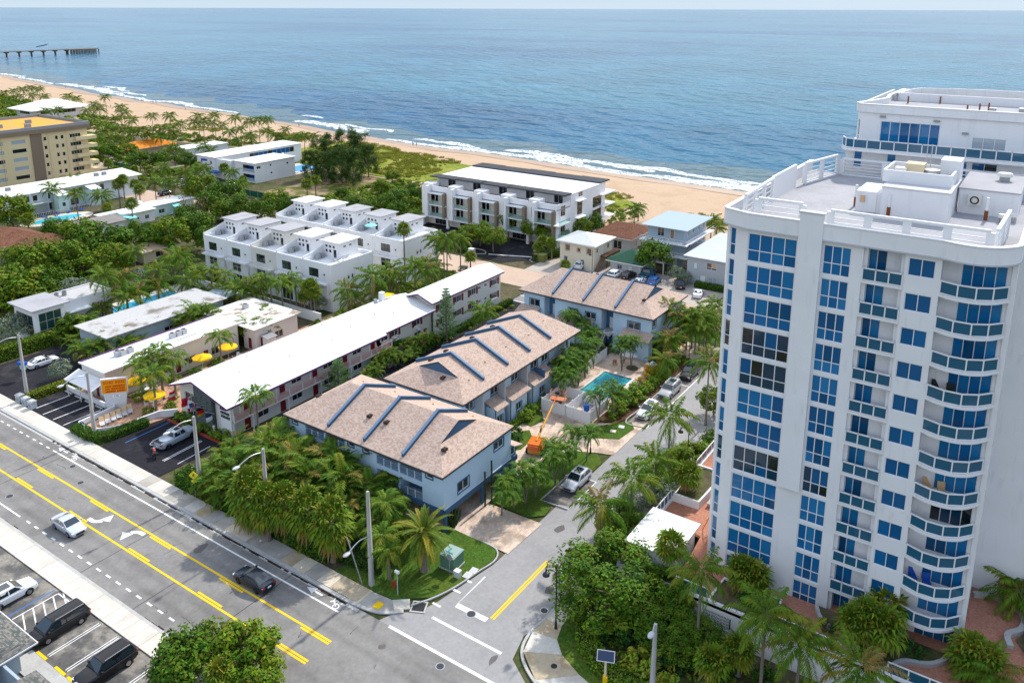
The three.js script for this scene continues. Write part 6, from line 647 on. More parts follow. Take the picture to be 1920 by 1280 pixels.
// type: shape numbers in metres, nose at +x
const CAR = {
  sedan: { L: 4.7, W: 1.83, H: 1.43, belt: 0.92, hood: 0.86, wsB: 1.25, wsT: 0.2, roofR: -0.8, rwB: -1.95, deck: 0.98, gc: 0.17, r: 0.33, wb: 1.35 },
  suv: { L: 4.7, W: 1.9, H: 1.68, belt: 1.06, hood: 1.0, wsB: 1.12, wsT: 0.25, roofR: -1.6, rwB: -2.2, deck: 1.1, gc: 0.24, r: 0.37, wb: 1.4 },
  bigsuv: { L: 5.1, W: 2.0, H: 1.82, belt: 1.12, hood: 1.06, wsB: 1.15, wsT: 0.5, roofR: -2.05, rwB: -2.4, deck: 1.14, gc: 0.26, r: 0.39, wb: 1.5 },
  van: { L: 5.1, W: 2.0, H: 1.75, belt: 1.05, hood: 0.98, wsB: 1.75, wsT: 0.75, roofR: -2.15, rwB: -2.45, deck: 1.1, gc: 0.2, r: 0.36, wb: 1.5 },
  pickup: { L: 5.7, W: 2.0, H: 1.88, belt: 1.18, hood: 1.16, wsB: 1.25, wsT: 0.65, roofR: -0.75, rwB: -0.95, deck: 1.12, gc: 0.32, r: 0.41, wb: 1.85 },
  coupe: { L: 4.6, W: 1.82, H: 1.34, belt: 0.88, hood: 0.82, wsB: 0.95, wsT: 0.2, roofR: -0.6, rwB: -1.45, deck: 0.92, gc: 0.15, r: 0.33, wb: 1.35 },
};
function car(type, paint, label, x, z, ry, o = {}) {
  const k = CAR[type], t = thing(o.name || 'parked_car', label, o.cat || 'car', x, o.y ?? 0.03, z, ry, o.group), h = k.L / 2, w = k.W / 2, g = k.gc;
  const sec = (x, yt, ws, yb = g, crown = 0.05) => ({ x, p: [[yb, 0], [yb, w * ws * 0.82], [yb + 0.14, w * ws * 0.97], [lerp(yb, yt, 0.55), w * ws], [yt - 0.1, w * ws * 0.97], [yt, w * ws * 0.86], [yt + crown * 0.7, w * ws * 0.5], [yt + crown, 0]] });
  const S = [sec(-h, k.deck * 0.62, 0.8, g + 0.18), sec(-h + 0.05, k.deck - 0.06, 0.88, g + 0.1), sec(-h + 0.4, k.deck, 0.97), sec(-k.wb, k.belt, 1), sec(0, k.belt, 1), sec(k.wsB, k.belt - 0.02, 1), sec(k.wb, k.hood, 0.99), sec(h - 0.35, k.hood - 0.08, 0.94), sec(h - 0.06, k.hood - 0.24, 0.84, g + 0.06), sec(h, k.hood - 0.38, 0.74, g + 0.14)];
  const body = put(t, 'body', loft(S), paint);
  // cabin
  const rw = w * 0.74, bw = w * 0.93, yB = k.belt - 0.03, yR = k.H, A = (x, y, z) => [x, y, z], rR = type === 'pickup' ? k.rwB : k.rwB;
  const cab = loft([{ x: rR, p: [[yB, 0], [yB, bw], [yB + 0.02, bw], [yB + 0.03, 0]] }, { x: k.roofR, p: [[yB, 0], [yB, bw], [yR - 0.06, rw], [yR, 0]] }, { x: (k.roofR + k.wsT) / 2, p: [[yB, 0], [yB, bw], [yR - 0.04, rw * 1.02], [yR + 0.03, 0]] }, { x: k.wsT, p: [[yB, 0], [yB, bw], [yR - 0.06, rw], [yR - 0.01, 0]] }, { x: k.wsB, p: [[yB, 0], [yB, bw], [yB + 0.02, bw], [yB + 0.03, 0]] }]);
  put(t, 'cabin', cab, paint);
  const e = 0.012, lz = (y) => lerp(bw, rw, (y - yB) / (yR - 0.06 - yB)), pt = (x, y, s) => A(x, y, s * (lz(y) + e)), yt = yR - 0.14, yb = yB + 0.1;
  const fx = (y) => lerp(k.wsB, k.wsT, (y - yB) / (yR - 0.06 - yB)), bx = (y) => lerp(rR, k.roofR, (y - yB) / (yR - 0.06 - yB));
  const up = 0.03; put(t, 'windscreen', quad4(A(fx(yb) + 0.02, yb + up, -lz(yb) * 0.9), A(fx(yb) + 0.02, yb + up, lz(yb) * 0.9), A(fx(yt + 0.05) + 0.02, yt + 0.06 + up, lz(yt) * 0.88), A(fx(yt + 0.05) + 0.02, yt + 0.06 + up, -lz(yt) * 0.88)), carGlass);
  put(t, 'rear_window', quad4(A(bx(yb) - 0.02, yb + up, -lz(yb) * 0.88), A(bx(yb) - 0.02, yb + up, lz(yb) * 0.88), A(bx(yt + 0.04) - 0.02, yt + 0.04 + up, lz(yt) * 0.85), A(bx(yt + 0.04) - 0.02, yt + 0.04 + up, -lz(yt) * 0.85)), carGlass);
  for (const s of [-1, 1]) { const m = (k.wsB + k.roofR) / 2 - 0.1, f = fx(yb) - 0.18, ft = fx(yt) - 0.1, r = bx(yb) + 0.2, rt = bx(yt) + 0.12; put(t, 'side_window', quad4(pt(m + 0.05, yb, s), pt(f, yb, s), pt(ft, yt, s), pt(m + 0.05, yt, s)), carGlass); put(t, 'side_window', quad4(pt(r, yb, s), pt(m - 0.05, yb, s), pt(m - 0.05, yt, s), pt(rt, yt, s)), carGlass);
    put(t, 'mirror', bg(fx(yb) - 0.32, fx(yb) - 0.16, yb, yb + 0.14, s > 0 ? w : -w - 0.18, s > 0 ? w + 0.18 : -w), paint); put(t, 'headlight', bg(h - 0.3, h - 0.12, k.hood - 0.3, k.hood - 0.17, s * w * 0.72 - 0.16, s * w * 0.72 + 0.16), lampM); put(t, 'tail_light', bg(-h - 0.005, -h + 0.2, k.deck - 0.26, k.deck - 0.1, s * w * 0.74 - 0.15, s * w * 0.74 + 0.15), tailM);
    for (const x of [-k.wb, k.wb]) { const wh = put(t, 'wheel', wheelG(k.r, 0.23), tyreM, x, k.r, s * (w - 0.1)); put(wh, 'rim', new THREE.CylinderGeometry(k.r * 0.6, k.r * 0.6, 0.16, 14).rotateX(Math.PI / 2), o.darkRim ? trimM : rimM, 0, 0, s * 0.03); put(t, 'wheel_arch', new THREE.RingGeometry(k.r * 0.98, k.r * 1.16, 16, 1, 0, Math.PI).translate(0, 0, 0), trimM, x, k.r, s * (w + 0.012)); } }
  put(t, 'grille', bg(h - 0.08, h + 0.012, g + 0.2, g + 0.42, -w * 0.5, w * 0.5), trimM); put(t, 'number_plate', bg(-h - 0.02, -h + 0.06, 0.62, 0.76, -0.2, 0.2), M.white);
  if (o.sunroof) put(t, 'sunroof', quad4(A(k.wsT - 0.2, yR + 0.03, -rw * 0.62), A(k.wsT - 0.2, yR + 0.03, rw * 0.62), A(k.roofR + 0.5, yR + 0.04, rw * 0.62), A(k.roofR + 0.5, yR + 0.04, -rw * 0.62)), carGlass);
  if (o.rails) for (const s of [-1, 1]) put(t, 'roof_rail', bar([k.wsT - 0.2, yR + 0.02, s * rw * 0.92], [k.roofR + 0.1, yR + 0.02, s * rw * 0.92], 0.025), M.metal);
  if (type === 'pickup') { put(t, 'cargo_bed', bg(-h + 0.12, k.rwB - 0.05, k.deck + 0.02, k.deck + 0.06, -w * 0.78, w * 0.78), M.dark); for (const s of [-1, 1]) put(t, 'bed_side', bg(-h + 0.06, k.rwB, k.deck, k.deck + 0.12, s * w * 0.86 - 0.06, s * w * 0.86 + 0.06), paint); }
  return t;
}
const silver = paintOf([0.52, 0.56, 0.62], 0.5), whiteP = paintOf([0.75, 0.76, 0.78], 0), blackP = paintOf([0.005, 0.005, 0.008], 0), navyP = paintOf([0.008, 0.016, 0.032], 0), greyP = paintOf([0.30, 0.31, 0.32], 0.5), blueP = paintOf([0.02, 0.14, 0.48], 0.3), tealP = paintOf([0.02, 0.13, 0.20], 0.3), iceP = paintOf([0.42, 0.50, 0.58], 0.4);
const S_ = -Math.PI / 2, N_ = Math.PI / 2;
car('sedan', silver, 'silver sedan driving south in the main road', 38.5, -85.3, S_, { y: 0.005, name: 'car' }); car('sedan', navyP, 'dark navy sedan driving north in the main road', 44.2, -61.3, N_, { y: 0.005, name: 'car', darkRim: true });
car('suv', whiteP, 'white crossover with black sunroof in the car park beside the shingled office', 29.4, -79.0, 0, { sunroof: 1, y: 0.02 }); car('van', blackP, 'long black van beside the hatched bay of the car park', 30.0, -71.0, Math.PI, { y: 0.02, rails: 1 }); car('bigsuv', blackP, 'black sport utility car with roof rails in the numbered lot by the pavement', 29.6, -62.6, Math.PI, { y: 0.02, rails: 1 });
car('pickup', iceP, 'pale blue grey pickup truck carrying gear before the motel gable', 56.4, -92.3, 0.06, { name: 'pickup_truck', cat: 'pickup truck', sunroof: 1, darkRim: true }); car('sedan', whiteP, 'white sedan on the asphalt drive beside the tall hedge', 58.8, -131.4, 0);
car('suv', silver, 'silver white crossover in the single bay by the south lawn', 77.6, -43.4, Math.PI, { y: 0.015, sunroof: 1 }); car('suv', whiteP, 'white crossover parked before the pool garden', 98.6, -43.8, Math.PI, { y: 0.015, sunroof: 1 }); car('bigsuv', greyP, 'silver grey boxy sport utility car parked between white and black cars', 106.2, -43.9, Math.PI, { y: 0.015, sunroof: 1, rails: 1 }); car('suv', blackP, 'black car parked at the far end of the street bays', 113.6, -43.8, Math.PI, { y: 0.015, sunroof: 1 });
car('suv', whiteP, 'white off road car beside the cream house stair', 152.4, -85.4, 0.2); car('suv', whiteP, 'white sport utility car at the green roofed cottage', 150.6, -76, 0); car('suv', blackP, 'black sport utility car at the green roofed cottage', 151.6, -73.2, 0); car('pickup', tealP, 'dark blue pickup at the green roofed cottage', 154.6, -70.2, 0, { name: 'pickup_truck', cat: 'pickup truck' }); car('coupe', whiteP, 'white coupe beside the bright blue car', 149.4, -69.6, 0.1); car('suv', blueP, 'bright blue car in the cottage car park', 151.4, -67.2, 0.1); car('suv', blackP, 'black car beside the silver bush in the cottage car park', 152.4, -62, 0.5); car('coupe', whiteP, 'white convertible with black roof before the clipped hedge', 149.6, -56.8, 0.25, { sunroof: 1 }); car('suv', whiteP, 'white car under the trees before the condominium garages', 154, -124, 1.2);
for (const [x, z, p, l] of [[163.5, -301, whiteP, 'white van parked beside the beige block'], [168, -291, whiteP, 'white car in the far row behind the fan palms'], [168, -287.6, silver, 'silver car in the far row behind the fan palms'], [168, -284, whiteP, 'pale car nearest the green fence of the far car park'], [160, -229.4, blackP, 'black car in the hotel car park'], [162.6, -220.6, whiteP, 'white car at the hotel car park kerb'], [158.4, -236, blackP, 'dark car by the hotel awning'], [143, -226, navyP, 'navy car beside the poolside motel gable']]) car('suv', p, l, x, z, 0.1);
{ // motorcycle behind the pickup
  const m = thing('motorcycle', 'red and black motorcycle standing behind the pickup truck', 'motorcycle', 52.6, 0.03, -91.2, 1.1); for (const x of [-0.7, 0.7]) { const w = put(m, 'wheel', new THREE.TorusGeometry(0.27, 0.07, 8, 18), tyreM, x, 0.34, 0); put(w, 'rim', new THREE.TorusGeometry(0.19, 0.02, 6, 14), rimM); } put(m, 'engine', bg(-0.28, 0.25, 0.3, 0.62, -0.16, 0.16), M.steel); put(m, 'fuel_tank', new THREE.SphereGeometry(0.26, 12, 8).scale(1.2, 0.7, 0.7), M.red, 0.15, 0.82, 0); put(m, 'seat', bg(-0.65, -0.08, 0.72, 0.82, -0.14, 0.14), M.black); put(m, 'fork', merge([bar([0.7, 0.34, 0.1], [0.45, 1.0, 0.12], 0.03), bar([0.7, 0.34, -0.1], [0.45, 1.0, -0.12], 0.03)]), M.metal); put(m, 'handlebar', bar([0.42, 1.05, -0.38], [0.42, 1.05, 0.38], 0.02), M.steel); put(m, 'pannier', merge([bg(-0.75, -0.35, 0.45, 0.75, 0.15, 0.35), bg(-0.75, -0.35, 0.45, 0.75, -0.35, -0.15)]), M.dark); put(m, 'headlamp', new THREE.SphereGeometry(0.1, 10, 8), lampM, 0.62, 0.92, 0); }
{ // boom lift in the court: chassis at the lawn, boom reaching over the white fence
  const b = thing('boom_lift', 'orange and yellow boom lift reaching over the white pool fence', 'boom lift', 81.6, 0.06, -51.6, Math.atan2(2.6, 9.2)); const Y = mat([0.60, 0.30, 0.04], 0.6), O = mat([0.60, 0.13, 0.015], 0.6); put(b, 'chassis', bg(-1.7, 1.3, 0.35, 0.8, -0.85, 0.85), Y); for (const x of [-1.2, 0.9]) for (const s of [-1, 1]) { const w = put(b, 'wheel', wheelG(0.42, 0.34), tyreM, x, 0.42, s * 1.0); put(w, 'rim', new THREE.CylinderGeometry(0.24, 0.24, 0.22, 12).rotateX(Math.PI / 2), Y); } put(b, 'turntable', merge([bg(-1.3, 0.7, 0.85, 1.5, -0.95, 0.95), bg(-1.9, -1.1, 0.9, 1.75, -0.8, 0.8)]), O); put(b, 'counterweight', bg(-2.1, -1.3, 0.95, 1.6, -0.7, 0.7), mat([0.62, 0.10, 0.02], 0.5));
  const boom = put(b, 'boom', bar([-0.6, 1.6, 0], [7.2, 2.9, 0], 0.14, 4), Y); put(boom, 'boom_tip', bar([7.0, 2.86, 0], [9.5, 3.3, 0], 0.1, 4), O); put(b, 'lift_cylinder', bar([-0.2, 1.1, 0], [1.6, 2.25, 0], 0.11, 8), M.dark); const bk = [];for (const [x, z] of [[9.5, -1.1], [9.5, 1.1], [10.5, -1.1], [10.5, 1.1]]) bk.push(bar([x, 2.5, z], [x, 3.6, z], 0.03)); for (const y of [3.6, 3.05]) bk.push(bar([9.5, y, -1.1], [9.5, y, 1.1], 0.03), bar([10.5, y, -1.1], [10.5, y, 1.1], 0.03), bar([9.5, y, -1.1], [10.5, y, -1.1], 0.03), bar([9.5, y, 1.1], [10.5, y, 1.1], 0.03)); const k = put(b, 'work_platform', merge([...bk, bg(9.4, 10.6, 2.45, 2.52, -1.15, 1.15)]), mat([0.5, 0.16, 0.06], 0.5)); put(k, 'control_box', bg(9.4, 9.7, 3.4, 3.75, -0.3, 0.3), M.dark); }

// ================= street furniture =================
function lightPole(x, z, h, label, armY, armDir = Math.PI, armL = 3.2) { // square concrete pole with a curved arm
  const p = thing('street_light', label, 'street light', x, 0.1, z); const g = new THREE.CylinderGeometry(0.17, 0.3, h, 4, 1).rotateY(Math.PI / 4).translate(0, h / 2, 0); put(p, 'pole', g, M.concrete);
  const ax = Math.cos(armDir), az = -Math.sin(armDir), a = armY ?? h - 0.4; put(p, 'arm', tube([[0, a, 0], [ax * armL * 0.5, a + 0.28, az * armL * 0.5], [ax * armL, a - 0.1, az * armL]], 0.06, 7, 10), M.metal); const l = put(p, 'lamp_head', new THREE.SphereGeometry(0.34, 14, 8).scale(1.35, 0.42, 0.75), M.ltgrey, ax * (armL + 0.3), a - 0.16, az * (armL + 0.3), armDir); put(l, 'lens', new THREE.SphereGeometry(0.2, 12, 6).scale(1.1, 0.6, 0.8), M.white, 0, -0.1, 0); return p; }
lightPole(51.4, -121, 10.1, 'tall concrete street light beside the three kerb bins'); lightPole(51, -102.3, 9.3, 'tall concrete street light in the hedge tip of the sun terrace'); lightPole(50.9, -79.3, 9.9, 'tall concrete street light beside the yellow pedestrian sign'); lightPole(50.7, -66.9, 9.9, 'tall concrete street light rising from the sabal palms');
{ const p = lightPole(50.5, -51.3, 10.5, 'concrete utility pole with low lamp arm on the corner lawn', 5.6, Math.PI, 2.8); put(p, 'guy_strut', bar([-0.4, 0, -0.9], [0, 4.2, -3.2], 0.06), M.grey); }
lightPole(53.2, -22.2, 7.6, 'concrete street light before the dark podium shrubbery', 7.3, Math.PI, 0.5);
function blackLamp(x, z, h, label, ry) { const p = thing('lamp_post', label, 'lamp post', x, 0.1, z, ry); put(p, 'pole', merge([cyl(0.07, 0.05, h, 8), cyl(0.14, 0.1, 0.8, 8), new THREE.SphereGeometry(0.07, 8, 6).translate(0, h + 0.05, 0)]), M.black); put(p, 'arm', tube([[0, h - 0.9, 0], [0.5, h - 0.6, 0], [0.95, h - 0.75, 0]], 0.035, 6, 8), M.black); put(p, 'shade', new THREE.SphereGeometry(0.34, 14, 6, 0, 6.283, 0, 1.57).translate(0.98, h - 1.3, 0), M.black); put(p, 'bulb', new THREE.SphereGeometry(0.13, 10, 6), M.offwhite, 0.98, h - 1.28, 0); put(p, 'finial', cyl(0.08, 0.08, 0.45, 8), M.black, 0.98, h - 1.05, 0); }
blackLamp(55.8, -33.1, 6.8, 'black swan neck lamp post on the curved corner pavement', 1.9); blackLamp(87.5, -33.4, 6.6, 'black swan neck lamp post under the tall street palm', 1.9); blackLamp(148.4, -80.4, 5.6, 'black lamp post before the cream house', 1); blackLamp(84.6, -45.4, 4.4, 'thin dark lamp post on the rounded lawn tip', 1.6); blackLamp(118.2, -45.8, 4.4, 'thin dark lamp post on the lawn by the black car', 1.6);
// bins
for (let k = 0; k < 3; k++) { const b = thing('kerb_bin', ['pale blue grey kerb box beside the street light', 'middle pale kerb box between two others', 'pale kerb box at the parking lot corner'][k], 'bin', 50.4, 0.13, -121.0 + k * 1.75, 0.1); put(b, 'body', bg(-0.4, 0.4, 0, 1.0, -0.45, 0.45), iceP2()); put(b, 'lid', merge([bg(-0.44, 0.44, 1.0, 1.12, -0.5, 0.5), bg(-0.3, 0.3, 1.12, 1.2, -0.4, 0.4)]), M.ltgrey); put(b, 'door', bg(-0.42, -0.4, 0.2, 0.75, -0.3, 0.3), M.grey); }
function iceP2() { return iceP2.m ||= mat([0.40, 0.46, 0.50], 0.6); }
// signs
{ let s = thing('pedestrian_sign', 'yellow diamond pedestrian sign on a thin post at the pavement', 'sign', 50.0, 0.1, -79.0, -Math.PI / 2 + 0.6); put(s, 'post', cyl(0.04, 0.04, 3.2, 6), M.steel); const y = mat([0.80, 0.66, 0.01], 0.5); put(s, 'board', new THREE.BoxGeometry(0.78, 0.78, 0.03).rotateZ(Math.PI / 4).translate(0, 2.9, 0.06), y); put(s, 'lower_plate', bg(-0.3, 0.3, 1.95, 2.28, 0.045, 0.075), y); put(s, 'walking_figure', merge([new THREE.CircleGeometry(0.06, 10).translate(0, 3.12, 0.09).toNonIndexed(), ribbonFlat([[0, 3.05], [-0.02, 2.88]], 0.11, 0.09), ribbonFlat([[-0.02, 2.9], [-0.13, 2.68]], 0.06, 0.09), ribbonFlat([[-0.02, 2.9], [0.1, 2.68]], 0.06, 0.091), ribbonFlat([[0, 3.02], [0.15, 2.9]], 0.04, 0.092), ribbonFlat([[0, 3.02], [-0.14, 2.92]], 0.04, 0.093)]), M.black);
  s = thing('blue_post_sign', 'small blue and white sign at the hedge before the sun loungers', 'sign', 50.4, 0.1, -103.6, -Math.PI / 2); put(s, 'post', cyl(0.035, 0.035, 2.2, 6), M.ltgrey); put(s, 'board', bg(-0.3, 0.3, 1.6, 2.2, 0.03, 0.06), M.white); put(s, 'blue_panel', bg(-0.22, 0.22, 1.75, 2.08, 0.06, 0.07), M.canvasblue); s = thing('blue_drive_sign', 'blue topped teal sign at the asphalt drive', 'sign', 54.6, 0.1, -128.6, -Math.PI / 2 + 0.4); put(s, 'post', cyl(0.05, 0.05, 1.6, 6), M.white); put(s, 'board', bg(-0.5, 0.5, 1.5, 2.3, -0.06, 0.06), M.aqua); put(s, 'cap', merge([bg(-0.7, 0.7, 2.3, 2.7, -0.3, 0.3)]), M.canvasblue);
  s = thing('street_sign', 'white topped thin sign post with red hydrant behind it on the corner lawn', 'sign', 50.9, 0.13, -48.2); put(s, 'post', cyl(0.04, 0.04, 2.6, 6), M.ltgrey); put(s, 'board', bg(-0.1, 0.1, 2.5, 2.75, -0.25, 0.25), M.white); s = thing('fire_hydrant', 'red fire hydrant on the worn corner of the lawn', 'hydrant', 51.6, 0.13, -49.4); put(s, 'barrel', merge([cyl(0.13, 0.12, 0.55, 10), cyl(0.18, 0.18, 0.06, 10), new THREE.SphereGeometry(0.14, 10, 6).translate(0, 0.58, 0)]), M.red); put(s, 'outlet', bar([-0.22, 0.4, 0], [0.22, 0.4, 0], 0.06), M.red);
  s = thing('stop_sign', 'back of a stop sign with teal name plates beside the date palm', 'sign', 56.0, 0.13, -45.8); put(s, 'post', cyl(0.035, 0.035, 2.6, 6), M.steel); put(s, 'board', new THREE.CylinderGeometry(0.38, 0.38, 0.03, 8).rotateX(Math.PI / 2).rotateY(Math.PI / 2).translate(0, 2.1, 0), M.grey); put(s, 'name_plate', bg(-0.02, 0.02, 2.55, 2.78, -0.45, 0.45), M.aqua); put(s, 'name_plate', bg(-0.45, 0.45, 2.8, 3.02, -0.02, 0.02), M.aqua);
  s = thing('solar_sign', 'solar panel on a pale post beside the curved hedge', 'solar panel', 52.9, 0.1, -26.4, 0.4); put(s, 'post', merge([cyl(0.12, 0.1, 2.4, 8)]), M.cream); const q = put(s, 'panel', bg(-0.45, 0.45, -0.03, 0.03, -0.75, 0.75), M.white, 0, 2.6, 0); q.rotation.z = 0.7; put(q, 'cells', bg(-0.4, 0.4, 0.03, 0.04, -0.7, 0.7), phys([0.008, 0.012, 0.04], 0.1, { clearcoat: 1 })); put(s, 'base', bg(-0.2, 0.2, 0, 0.6, -0.2, 0.2), M.yellow);
  s = thing('stop_sign', 'red and white sign with plate at the dark drive of the condominium', 'sign', 152.8, 0.05, -97.8, -1); put(s, 'post', cyl(0.05, 0.05, 2.8, 6), M.steel); put(s, 'board', bg(-0.45, 0.45, 2.2, 2.9, 0.04, 0.08), M.red); put(s, 'white_mark', bg(-0.25, 0.25, 2.35, 2.75, 0.08, 0.09), M.white); put(s, 'lower_plate', bg(-0.35, 0.35, 1.4, 1.95, 0.04, 0.08), M.white);
  s = thing('banner', 'bright lime advertising flag by the green fenced corner', 'banner', 160, 0, -276); put(s, 'pole', cyl(0.05, 0.04, 4.5, 6), M.ltgrey); put(s, 'cloth', bg(0.05, 1.3, 1.6, 4.4, -0.02, 0.02), mat([0.45, 0.85, 0.02], 0.7)); }
function ribbonFlat(pts, w, z) { const g = ribbonG(pts.map(([x, y]) => [x, -y]), w, 0, 0); g.rotateX(Math.PI / 2); g.translate(0, 0, z); return g; }
// utility boxes on the corner lawn
{ let b = thing('transformer_box', 'large green transformer box on the corner lawn', 'utility box', 57.4, 0.13, -46.6, 0.05); put(b, 'plinth', bg(-1.0, 1.0, 0, 0.12, -0.95, 0.95), M.concrete); put(b, 'cabinet', bg(-0.9, 0.9, 0.12, 1.5, -0.85, 0.85), M.boxgreen); put(b, 'lid', merge([bg(-0.95, 0.95, 1.5, 1.58, -0.9, 0.9), bg(-0.85, 0.85, 1.58, 1.63, -0.8, 0.8)]), mat([0.26, 0.36, 0.33], 0.5)); b = thing('pale_cabinet', 'small pale cabinet beside two concrete lids on the corner lawn', 'utility box', 56.3, 0.13, -45.0); put(b, 'cabinet', bg(-0.25, 0.25, 0, 0.7, -0.3, 0.3), M.ltgrey); put(b, 'lid', bg(-0.28, 0.28, 0.7, 0.76, -0.33, 0.33), M.white); for (const [x, z, l] of [[57.0, -44.3, 'flat pale concrete lid beside the small cabinet'], [57.9, -44.2, 'outer flat concrete lid on the corner lawn']]) { const c = thing('concrete_lid', l, 'utility lid', x, 0.14, z, 0.1); put(c, 'slab', bg(-0.45, 0.45, 0, 0.06, -0.35, 0.35), M.offwhite); put(c, 'hatch', bg(-0.36, 0.36, 0.06, 0.075, -0.27, 0.27), M.ltgrey); } b = thing('storm_drain', 'square black storm drain in the kerb of the corner', 'drain', 50.9, 0.02, -45.5, 0.45); put(b, 'frame', merge([bg(-0.75, 0.75, 0, 0.06, -0.75, -0.6), bg(-0.75, 0.75, 0, 0.06, 0.6, 0.75), bg(-0.75, -0.6, 0, 0.06, -0.6, 0.6), bg(0.6, 0.75, 0, 0.06, -0.6, 0.6)]), M.concrete); put(b, 'pit', bg(-0.6, 0.6, 0, 0.01, -0.6, 0.6), M.black); for (let k = 0; k < 7; k++) put(b, 'bar', bg(-0.6, 0.6, 0.03, 0.055, -0.55 + k * 0.17, -0.5 + k * 0.17), M.dark); for (const [x, z] of [[91.3, -45.6], [93, -45.2]]) { const c = thing('concrete_lid', x < 92 ? 'stone lid on the small court lawn' : 'pale lid next to the stone lid on the court lawn', 'utility lid', x, 0.14, z, 0.3); put(c, 'slab', bg(-0.4, 0.4, 0, 0.05, -0.4, 0.4), x < 92 ? M.tan : M.ltgrey); put(c, 'hatch', bg(-0.3, 0.3, 0.05, 0.065, -0.3, 0.3), M.offwhite); } const e = thing('green_cabinet', 'olive green utility cabinet at the dark drive kerb', 'utility box', 151.4, 0.05, -95.4); put(e, 'cabinet', bg(-0.9, 0.9, 0, 1.6, -1.3, 1.3), mat([0.16, 0.17, 0.05], 0.6)); put(e, 'lid', bg(-0.95, 0.95, 1.6, 1.7, -1.35, 1.35), mat([0.24, 0.25, 0.10], 0.6)); const e2 = thing('grey_cabinet', 'grey utility cabinet on the other side of the dark drive', 'utility box', 146.6, 0.05, -111.4); put(e2, 'cabinet', bg(-0.5, 0.5, 0, 1.3, -0.7, 0.7), M.ltgrey); put(e2, 'lid', bg(-0.55, 0.55, 1.3, 1.38, -0.75, 0.75), M.white); const r = thing('bin', 'red and grey litter bin at the shingled office apron', 'bin', 27.0, 0.14, -62.6); put(r, 'body', cyl(0.2, 0.22, 0.7, 12), M.red); put(r, 'lid', cyl(0.24, 0.18, 0.15, 12), M.ltgrey, 0, 0.7, 0); }
// motel sun terrace
function lounger(x, z, ry, label, group) { const l = thing('sun_lounger', label, 'lounger', x, 0.07, z, ry, group); put(l, 'bed', bg(-1.0, 0.25, 0.3, 0.36, -0.32, 0.32), M.ltgrey); const b = put(l, 'backrest', bg(0, 0.75, 0, 0.06, -0.32, 0.32), M.tan, 0.25, 0.32, 0); b.rotation.z = 0.85; for (const [a, e] of [[-0.9, -0.28], [-0.9, 0.28], [0.15, -0.28], [0.15, 0.28]]) put(l, 'leg', bg(a - 0.03, a + 0.03, 0, 0.3, e - 0.03, e + 0.03), M.white); }
for (let k = 0; k < 6; k++) lounger(53.4 + k * 0.85, -104.8 - 0.05 * k, 1.15, 'tan backed sun lounger in the row on the motel sun terrace', 'sun terrace loungers');
function umbrella(x, z, label, ry = 0) { const u = thing('patio_umbrella', label, 'umbrella', x, 0.06, z, ry); put(u, 'pole', cyl(0.035, 0.035, 2.5, 8), M.white); put(u, 'canopy', new THREE.ConeGeometry(1.55, 0.55, 8, 1, true).translate(0, 2.5, 0), M.umbrella); put(u, 'valance', new THREE.CylinderGeometry(1.55, 1.55, 0.2, 8, 1, true).translate(0, 2.13, 0), M.umbrella); for (let k = 0; k < 8; k++) { const a = k * Math.PI / 4 + Math.PI / 8; put(u, 'rib', bar([0, 2.72, 0], [1.5 * Math.sin(a), 2.24, 1.5 * Math.cos(a)], 0.012, 4), M.ltgrey); } put(u, 'base', cyl(0.28, 0.25, 0.12, 12), M.ltgrey); }
umbrella(61.3, -109.2, 'yellow patio umbrella behind the motel sign'); umbrella(60.2, -102.8, 'yellow patio umbrella beside the sun loungers'); umbrella(72.0, -108.4, 'yellow patio umbrella halfway along the low motel'); umbrella(77.0, -108.6, 'yellow patio umbrella at the far end of the courtyard');
function patioSet(x, z, which) { const t = thing('patio_table', 'round white table ' + which, 'table', x, 0.06, z); put(t, 'top', cyl(0.6, 0.6, 0.05, 18), M.white, 0, 0.7, 0); put(t, 'pedestal', cyl(0.06, 0.06, 0.7, 8), M.white); put(t, 'foot', cyl(0.3, 0.26, 0.06, 12), M.white); for (let k = 0; k < 4; k++) { const a = k * 1.57 + 0.4, c = thing('patio_chair', 'white patio chair at the table ' + which, 'chair', x + Math.cos(a) * 0.95, 0.06, z + Math.sin(a) * 0.95, -a - Math.PI / 2, 'chairs ' + which); put(c, 'seat', bg(-0.24, 0.24, 0.4, 0.45, -0.24, 0.24), M.white); put(c, 'backrest', bg(-0.24, 0.24, 0.45, 0.88, -0.26, -0.22), M.white); for (const [p, q] of [[-1, -1], [1, -1], [1, 1], [-1, 1]]) put(c, 'leg', bg(p * 0.22 - 0.02, p * 0.22 + 0.02, 0, 0.4, q * 0.22 - 0.02, q * 0.22 + 0.02), M.white); } }
patioSet(62.6, -108.2, 'beside the motel sign'); patioSet(60.8, -104.2, 'beside the sun loungers'); patioSet(78.0, -107.0, 'at the far end of the courtyard'); patioSet(70.6, -106.6, 'halfway along the courtyard');
{ const r = thing('red_kerb', 'red painted kerb before the motel gable bed', 'kerb'); put(r, 'kerb', ribbonG([[59.2, -98.4], [59.4, -93], [59.4, -86.4]], 0.3, 0.22, 0.03), M.redcurb); const l = thing('garden_lamp', 'short cream garden lamp in the motel gable bed', 'lamp', 59.8, 0.05, -88.8); put(l, 'post', cyl(0.06, 0.06, 1.5, 8), M.cream); put(l, 'head', merge([cyl(0.16, 0.12, 0.3, 8).translate(0, 1.5, 0), new THREE.ConeGeometry(0.2, 0.15, 8).translate(0, 1.87, 0)]), M.cream); }
